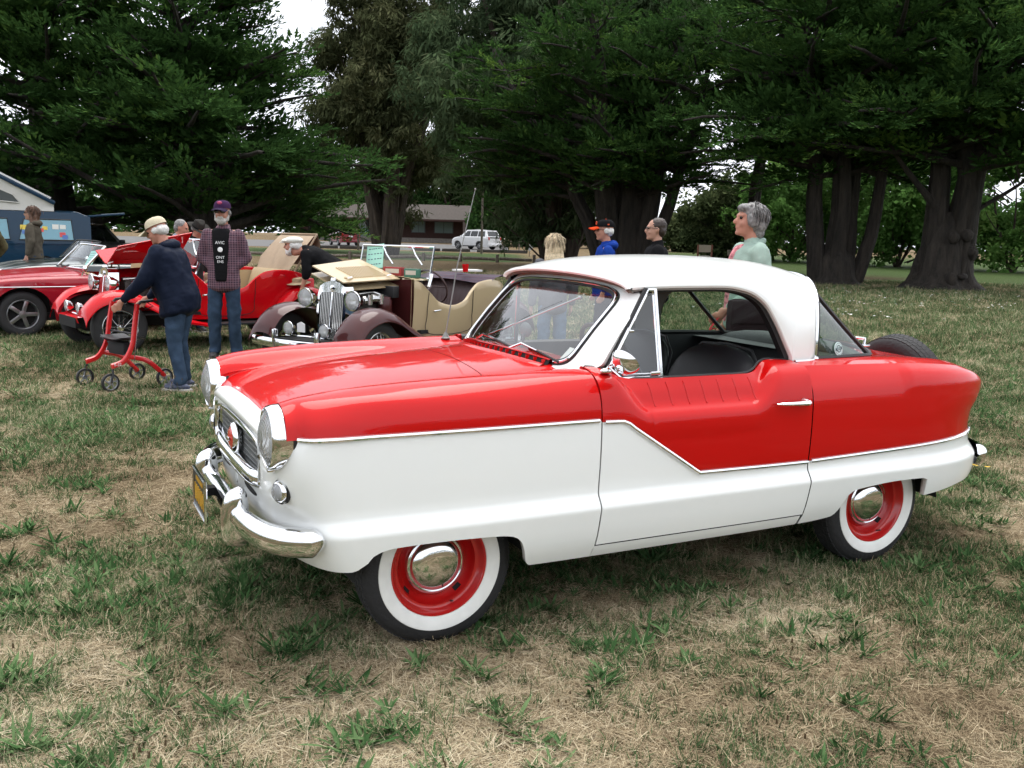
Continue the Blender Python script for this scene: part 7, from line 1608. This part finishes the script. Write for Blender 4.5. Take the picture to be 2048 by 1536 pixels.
    # trousers
    if legs_on:
        pr = [('ell', (0, 0, .95), (.118*B, .155*B, .08)), ('ell', (-.02, 0, .90), (.122*B, .160*B, .09))]
        for sd in 'lr':
            hi, kn, an = L['hip'+sd], L['kn'+sd], L['an'+sd]; pr += [('cap', hi-A([0, 0, .03]), kn, .090*B, .076), ('cap', kn, an+A([0, 0, .02]), .073, .066), ('ell', an+A([.02, 0, .0]), (.078, .064, .04))]
        blob('trousers', sc(pr), .016, pants, root, .030, .085)
        for sd, sg in (('l', 1), ('r', -1)):
            an = L['an'+sd]; b = MB(); p = an+A([.045, sg*.008, 0]); p[2] = .045; b.ball(X(p), A([.14, .050, .048])*s, 14); b.ball(X(p+A([.05, 0, -.008])), A([.085, .050, .038])*s, 12)
            o = b.build('shoe', shoes or mat('shoe_dark', (.03, .03, .035), .6), root, fixn=False); b = MB(); q = p.copy(); q[2] = .014; b.box(X(q), A([.29, .098, .026])*s, bev=.012*s); b.build('sole', mat('shoe_sole', (.45, .44, .42), .8), o)
    # top garment
    t0 = .95-(.95-top_len)*.2
    pr = []; frx = pchip([.70, .95, 1.05, 1.15, 1.25, 1.34, 1.41], [.150, .142, .138, .136, .138, .128, .098]); fry = pchip([.70, .95, 1.05, 1.15, 1.25, 1.34, 1.41], [.192, .178, .172, .172, .180, .188, .172])
    for z in np.arange(top_len, 1.415, .04):
        bz = belly*max(0, 1-abs(z-1.08)/.25); pr.append(('ell', up((bz, 0, z)), (float(frx(z))*B+bz, float(fry(z))*B, .075), Rl))
    pr.append(('cap', up((-.015, 0, 1.40)), up((-.012, 0, 1.47)), .085, .066))
    for sd in 'lr':
        sh, el, ha = L['sh'+sd], L['el'+sd], L['ha'+sd]; pr += [('cap', sh, el if sleeves != 'short' else sh*.35+el*.65, .066*B, .060*B)]
        if sleeves == 'long': pr += [('cap', el, el*.12+ha*.88, .062*B, .046)]
        if sleeves == 'pushed': pr += [('cap', el, el*.6+ha*.4, .062*B, .052)]
    tp = blob('top', sc(pr), .016, top, root, .026, .10)
    if hood is not None: blob('hood', sc([('ell', up((-.085, 0, 1.455)), (.075, .125, .062)), ('cap', up((-.06, .11, 1.46)), up((.04, .085, 1.43)), .040, .030), ('cap', up((-.06, -.11, 1.46)), up((.04, -.085, 1.43)), .040, .030)]), .014, hood, root, .012, .06)
    if collar is not None: blob('collar', sc([('cap', up((-.07, .05, 1.475)), up((.055, .075, 1.425)), .026, .018), ('cap', up((-.07, -.05, 1.475)), up((.055, -.075, 1.425)), .026, .018), ('cap', up((-.075, .05, 1.48)), up((-.075, -.05, 1.48)), .026, .026)]), .011, collar, root)
    if open_front is not None:      # shirt seen between the open front edges
        pr = []
        for z in np.arange(.90, 1.42, .03): bz = belly*max(0, 1-abs(z-1.08)/.25); pr += [('ell', up((.010+bz, -.01+open_w*o_*(.6+.4*(z-.90)/.5), z)), (float(frx(z))*B+bz+.013-.10*abs(o_), .050*(.4+.6*open_w), .05), Rl) for o_ in (-.060, -.03, 0, .03, .060)]
        blob('undershirt', sc(pr), .013, open_front, root)
    # hair
    if hair:
        if hair == 'short': pr = [('ell', hp(-.030, 0, .045), (.098, .086, .088), Rh), ('ell', hp(-.065, 0, -.01), (.058, .078, .075), Rh)]
        if hair == 'fringe': pr = [('ell', hp(-.055, 0, -.005), (.062, .088, .062), Rh), ('ell', hp(-.01, .076, .0), (.035, .016, .035), Rh), ('ell', hp(-.01, -.076, .0), (.035, .016, .035), Rh)]
        if hair == 'bob': pr = [('ell', hp(-.028, 0, .050), (.106, .093, .086), Rh), ('ell', hp(-.058, 0, -.02), (.072, .088, .090), Rh), ('ell', hp(.050, .0, .085), (.050, .072, .035), Rh), ('ell', hp(.0, .078, .0), (.050, .022, .055), Rh), ('ell', hp(.0, -.078, .0), (.050, .022, .055), Rh), ('ell', hp(-.075, 0, -.085), (.045, .070, .050), Rh)]
        if hair == 'long': pr = [('ell', hp(-.025, 0, .045), (.105, .090, .088), Rh), ('ell', hp(-.075, 0, -.06), (.060, .095, .13), Rh), ('ell', hp(-.085, 0, -.17), (.052, .105, .11), Rh), ('cap', hp(-.01, .080, .0), hp(-.03, .090, -.19), .028, .034), ('cap', hp(-.01, -.080, .0), hp(-.03, -.090, -.19), .028, .034)]
        h_ = blob('hair', sc(pr), .009, hair_m, root, .011, .020, 1)
        if hair in ('bob', 'long'):   # loose strands over the mass
            rr = np.random.default_rng(int(u)+5); b = MB()
            for k in range(420):
                a = rr.uniform(0, 2*pi); el_ = rr.uniform(-.35, 1.45); v = A([cos(a)*cos(el_), sin(a)*cos(el_), sin(el_)])
                if v[0] > .35 and v[2] < .55: continue
                p0 = hp(-.030+.108*v[0], .094*v[1], .045+.088*v[2]); tn = A([v[0]*v[2], v[1]*v[2], -(1-v[2]**2)**.5])+rr.normal(0, .22, 3); ln = rr.uniform(.04, .08)*(1.6 if hair == 'long' else 1)
                d1 = tn*.5+A([0, 0, -.5]); b.tube(X(A([p0, p0+Rh @ tn*ln*.5+.004*v, p0+Rh @ (tn*.6+A([0, 0, -.4]))*ln])), [.0034*s, .0036*s, .001*s], 4, 0 if k % 3 else 1, caps=False)
            st_ = b.build('strands', [hair_m, mat(hair_m.name+'_dark', tuple(c_*.35 for c_ in hair_m.node_tree.nodes['Principled BSDF'].inputs['Base Color'].default_value[:3]), .6)], h_, fixn=False); st_['kind'] = 'stuff'
    if beard is not None: blob('beard', sc([('ell', hp(.050, 0, -.088), (.052, .058, .048), Rh), ('ell', hp(.082, 0, -.052), (.020, .036, .016), Rh), ('cap', hp(.01, .070, -.03), hp(.03, .060, -.08), .014, .018), ('cap', hp(.01, -.070, -.03), hp(.03, -.060, -.08), .014, .018)]), .008, beard, root, .010, .02, 1)
    Mh = Matrix.Translation(X(hc)) @ Matrix(Rh.tolist()).to_4x4()
    def hat_part(nm, b, m, par=None):
        o = b.build(nm, m, par or root); o.matrix_local = Mh if par is None else Matrix(); return o
    if glasses != 'dark':
        for sg in (1, -1): b = MB(); b.ball(X(hp(.079, sg*.033, .014)), .0125*s, 10); b.build('eye', mat('eye_dark', (.03, .02, .015), .2), root)
    if glasses is not None:
        b = MB()
        for sg in (1, -1):
            b.ball(A([.094, sg*.036, .012])*s, A([.006, .030, .020])*s, 12) if glasses == 'dark' else b.tube([A([.098, sg*.036+.028*cos(a), .010+.019*sin(a)])*s for a in np.linspace(0, 2*pi, 14, endpoint=False)], .003*s, 5, closed=True)
            b.tube(A([(.092, sg*.062, .018), (.05, sg*.082, .018), (-.02, sg*.086, .010)])*s, .0035*s, 5)
        b.tube(A([(.098, -.012, .016), (.100, .012, .016)])*s, .003*s, 5); g_ = b.build('glasses', mat('glasses_black', (.008, .008, .008), .15, coat=1), root); g_.matrix_local = Mh
    if cap:
        kind, cm, bm_ = cap; b = MB()
        if kind == 'ball':
            G = []
            for t in np.linspace(0, 1, 9): G.append([A([-.012+(.112*cos(a))*cos(t*pi/2)**.55, .092*sin(a)*cos(t*pi/2)**.55, .048+.088*sin(t*pi/2)])*s for a in np.linspace(0, 2*pi, 28, endpoint=False)])
            b.grid(A(G), cv=True); c_ = hat_part('cap', b, cm)
            b = MB(); G = []
            for q in np.linspace(0, 1, 6): G.append([A([.075+.105*q*cos(a*.62)+.02*cos(a), (.088-.012*q)*sin(a), .052-.022*q-.020*sin(a)**2])*s for a in np.linspace(-1.45, 1.45, 13)])
            b.grid(A(G)); b.grid(A(G)-A([0, 0, .006])); hat_part('peak', b, bm_, c_); b = MB(); b.ball(A([-.012, 0, .138])*s, .008*s, 8); hat_part('button', b, bm_, c_)
            return_cap = c_
        if kind == 'flat':
            b.ball(A([-.01, 0, .062])*s, A([.125, .100, .052])*s, 20); b.ball(A([.06, 0, .058])*s, A([.085, .088, .036])*s, 16); c_ = hat_part('cap', b, cm); b = MB(); b.ball(A([.105, 0, .040])*s, A([.065, .075, .010])*s, 14); hat_part('peak', b, bm_, c_)
        if kind == 'brim':
            G = [[A([-.01+.100*cos(a)*f, .082*sin(a)*f, z-(.022*cos(a)**2*(z > .14))])*s for a in np.linspace(0, 2*pi, 28, endpoint=False)] for f, z in ((1.0, .03), (.99, .07), (.94, .115), (.82, .148), (.55, .158), (.1, .140))]
            b.grid(A(G), cv=True); c_ = hat_part('hat', b, cm); b = MB(); G = [[A([-.01+.100*cos(a)*f, .082*sin(a)*f*1.05, .034+.030*(f-1)*abs(sin(a))**2*1.6-.014*(f-1)])*s for a in np.linspace(0, 2*pi, 28, endpoint=False)] for f in (.98, 1.25, 1.55, 1.75, 1.9)]
            b.grid(A(G), cv=True); hat_part('brim', b, cm, c_); b = MB(); b.tube([A([-.01+.102*cos(a), .084*sin(a), .048])*s for a in np.linspace(0, 2*pi, 28, endpoint=False)], .008*s, 5, closed=True); hat_part('hat_band', b, bm_, c_)
        if kind == 'ball' and bm_ is not None: pass
    root['_s'] = s
    return root, dict(hc=hc, Mh=Mh, s=s, L=L, up=up)
def finish_people():
    bpy.context.view_layer.update(); dg = bpy.context.evaluated_depsgraph_get()
    for o in REMESH:
        me = bpy.data.meshes.new_from_object(o.evaluated_get(dg)); old = o.data; mm = list(old.materials); o.modifiers.clear(); o.data = me; me.name = o.name
        if not len(me.materials):
            for q in mm: me.materials.append(q)
        me.polygons.foreach_set('use_smooth', np.full(len(me.polygons), True))
    for o in bpy.data.objects:
        if '_s' in o: del o['_s']
def build_people():
    GREYH = mat('hair_grey', (.19, .185, .18), .6, vary=.6, scale=45); BLOND = mat('hair_blond', (.62, .50, .33), .5, vary=.35, scale=60); BROWNH = mat('hair_brown', (.11, .055, .032), .5, vary=.4, scale=50); DARKH = mat('hair_dark', (.030, .018, .014), .5, vary=.3, scale=60); WHITEH = mat('hair_white', (.62, .61, .58), .6, vary=.2, scale=60)
    NAVYJ = cloth('navy_shell', (.008, .012, .026), .5, bump=.1); BLK = cloth('black_cotton', (.010, .010, .011)); SAGE = cloth('sage_fleece', (.30, .40, .345)); OLIVE = cloth('olive_cloth', (.09, .085, .045), vary=.4, scale=16); HOODG = cloth('taupe_hoodie', (.085, .075, .058)); ROYAL = cloth('royal_blue_hoodie', (.012, .045, .26)); CREAMC = cloth('cream_cap', (.58, .52, .38)); PLAID = plaid_mat('shirt_plaid', (.065, .018, .032), (.015, .013, .03), (.26, .15, .18), 5.5); DKGREY = cloth('charcoal_cloth', (.028, .027, .027)); GREYT = cloth('grey_top', (.09, .09, .10)); SLATE = cloth('slate_shirt', (.30, .33, .38))
    # 1 man bent over the walker, seen from behind
    p, q = person('stooped man in navy jacket and cream cap leaning on the red walking frame', 348, 8.42, (-.92, .10), 1.57, lean=.30, head_pitch=.25, arms=dict(ell=(.24, .26, 1.10), hal=(.47, .25, .90), elr=(.22, -.27, 1.10), har=(.47, -.24, .90)), legs=dict(knl=(.02, .12, .50), anl=(-.06, .14, .09), knr=(.06, -.10, .50), anr=(.02, -.12, .09)), build=1.36, belly=.03, top=NAVYJ, top_len=.80, cap=('ball', CREAMC, CREAMC), hair='fringe', hair_m=WHITEH, hood=NAVYJ, shoes=mat('sneaker_check', (.05, .06, .10), .7, vary=.8, scale=40), skin=SKIN2, voxel=.010)
    # 2 man in plaid, hands in his pockets
    p, q = person('bearded man in plaid shirt jacket and sunglasses standing with hands in pockets', 438, 10.5, (.16, -.98), 1.77, head_yaw=-.15, arms=dict(shl=(0, .165, 1.385), shr=(0, -.165, 1.385), ell=(-.04, .245, 1.14), hal=(.02, .11, 1.02), elr=(-.04, -.245, 1.14), har=(.02, -.11, 1.02)), build=1.0, top=PLAID, top_len=.82, open_front=BLK, cap=('ball', cloth('purple_cap', (.045, .02, .06)), cloth('purple_peak', (.03, .02, .045))), glasses='dark', beard=mat('beard_grey', (.42, .40, .37), .7, vary=.3, scale=60), hair='fringe', hair_m=GREYH, skin=SKIN2, collar=PLAID)
    s = q['s']; WP = mat('white_print', (.8, .8, .8), .6)
    for tx, z, sz in (('AVIC', 1.30, .046), ('ONT', 1.14, .042), ('ENS', 1.095, .040)): text_obj('lettering', tx, sz*s, frame_mat(A([.166, -.01, z])*s*A([1.02, 1, 1]), (0, 1, 0), (-.04, 0, 1)), WP, p, .0008)
    b = MB(); b.lathe([(.0001, .006), (.024, .005), (.028, 0)], A([.163, -.01, 1.225])*s, (1, 0, .05), 20); b.build('print_circle', WP, p)
    b = MB(); b.ball(A([.088, 0, .105])*s, A([.012, .030, .018])*s, 10); o = b.build('cap_emblem', mat('emblem_pink', (.45, .06, .14), .6), p); o.matrix_local = q['Mh']; o.name = 'cap_emblem'
    # 3, 4 two men looking at the engine of the red roadster
    person('grey-haired man in pale shirt looking into the red roadster', 328, 13.6, (.86, .0), 1.62, lean=.30, head_pitch=.1, top=SLATE, hair='short', hair_m=GREYH, skin=SKIN2, voxel=.014)
    person('man in dark wide-brimmed hat bowing his head beside the red roadster', 374, 13.2, (.72, -.6), 1.60, lean=.28, head_pitch=.35, top=DKGREY, cap=('brim', cloth('hat_felt', (.035, .033, .030)), BLK), hair='fringe', hair_m=GREYH, skin=SKIN2, voxel=.014)
    # 5 man bending into the brown car
    p, q = person('man in white flat cap and black sweatshirt bending over the tan roadster', 672, 12.0, (-.96, .05), 1.78, lean=1.06, head_pitch=-.55, arms=dict(ell=(.36, .22, .98), hal=(.42, .20, .76), elr=(.36, -.24, 1.0), har=(.50, -.20, .86)), top=BLK, sleeves='pushed', cap=('flat', cloth('white_cap', (.66, .66, .60)), cloth('white_cap', (0, 0, 0))), beard=WHITEH, hair='fringe', hair_m=WHITEH, skin=SKIN2, voxel=.011)
    hat = thing('straw_hat', 'tan flat hat held by the bending man over the red rear wing', 'hat', tuple((p.matrix_world if False else Matrix.Translation(p.location) @ Matrix.Rotation(p.rotation_euler.z, 4, 'Z')) @ Vector((.60, -.16, .80))), 0); b = MB(); b.lathe([(.17, .0), (.10, .014), (.085, .018), (.080, .06), (.06, .07), (.001, .072)], (0, 0, 0), (.1, .1, 1), 28); b.build('crown_and_brim', mat('straw_weave', (.42, .32, .20), .8, vary=.2), hat)
    # 6, 7 at the left edge
    person('long-haired man in taupe hoodie standing by the camper van', 58, 17.0, (-.95, -.2), 1.80, top=HOODG, hood=HOODG, hair='long', hair_m=BROWNH, glasses='dark', voxel=.014)
    person('person in olive camouflage top cut off by the left edge', -42, 13.9, (-.8, .3), 1.72, top=OLIVE, arms=dict(elr=(.02, -.36, 1.15), har=(.15, -.30, .95)), hair='short', hair_m=DARKH, voxel=.015, build=1.15)
    # 8-11 behind the coupe
    person('blonde woman seen from behind over the coupe roof', 1102, 9.6, (-.25, .95), 1.50, top=GREYT, hair='long', hair_m=BLOND, pants=DENIM2, voxel=.014)
    p, q = person('man in blue hoodie with black and orange baseball cap behind the coupe', 1204, 11.0, (-.95, -.08), 1.68, top=ROYAL, hood=ROYAL, cap=('ball', cloth('black_cap', (.008, .008, .009)), cloth('orange_peak', (.55, .05, .01))), hair='fringe', hair_m=WHITEH, skin=SKIN2, glasses='wire', pants=cloth('dark_trousers', (.02, .025, .04)), voxel=.012)
    b = MB(); b.tube(A([(.098, .022, .10), (.103, -.012, .105), (.104, -.02, .085), (.106, .018, .070), (.103, .024, .088)])*q['s'], .005, 5); b.box(A([-.03, .088, .075])*q['s'], (.022, .006, .014)); o = b.build('cap_emblem', mat('orange_print', (.60, .07, .01), .6), p); o.matrix_local = q['Mh']
    person('dark-haired man with glasses in black t-shirt behind the coupe', 1306, 10.2, (-.97, .05), 1.70, top=BLK, sleeves='short', hair='short', hair_m=DARKH, glasses='wire', pants=DENIM2, voxel=.012, build=1.12, beard=None)
    p, q = person('grey-haired woman in sage green jacket standing behind the coupe', 1494, 6.9, (-.95, -.12), 1.74, head_pitch=-.08, top=SAGE, hair='bob', hair_m=GREYH, collar=SAGE, pants=cloth('grey_trousers', (.16, .20, .19)), skin=SKIN2, voxel=.011, open_front=cloth('pink_print', (.62, .22, .24), vary=.8, scale=35), arms=dict(ell=(-.02, .26, 1.14), hal=(.22, .20, .98), curll=(.3, -.4, -.3)), build=1.12, open_w=.35)
    MW = Matrix.Translation(p.location) @ Matrix.Rotation(p.rotation_euler.z, 4, 'Z')
    bag = thing('shoulder_bag', 'dark brown cloth bag at the hip of the grey-haired woman', 'bag', tuple(MW @ Vector((.06, .26, .80))), p.rotation_euler.z); b = MB(); b.box((0, 0, .11), (.36, .12, .30), bev=.05); b.build('pouch', cloth('bag_cloth', (.030, .019, .022)), bag); b = MB(); b.box((0, .066, .17), (.36, .02, .16), bev=.009); b.build('flap', cloth('bag_cloth', (0, 0, 0)), bag); b = MB(); b.tube([(-.14, .0, .25), (-.12, -.06, .42), (-.06, -.09, .58)], .012, 6); b.build('strap', cloth('bag_cloth', (0, 0, 0)), bag)
    le = thing('red_leash', 'red strap hanging from the hand of the grey-haired woman', 'strap', tuple(MW @ Vector((.30, .19, .90))), p.rotation_euler.z); b = MB(); b.tube(catmull([(-.02, 0, .02), (.02, .01, -.03), (.04, .0, -.07), (.0, .01, -.06), (-.02, 0, -.14), (-.03, .01, -.22)], 24), .012, 6, flat=.3); b.build('webbing', mat('red_webbing', (.45, .01, .02), .7), le)
    finish_people()
build_people()
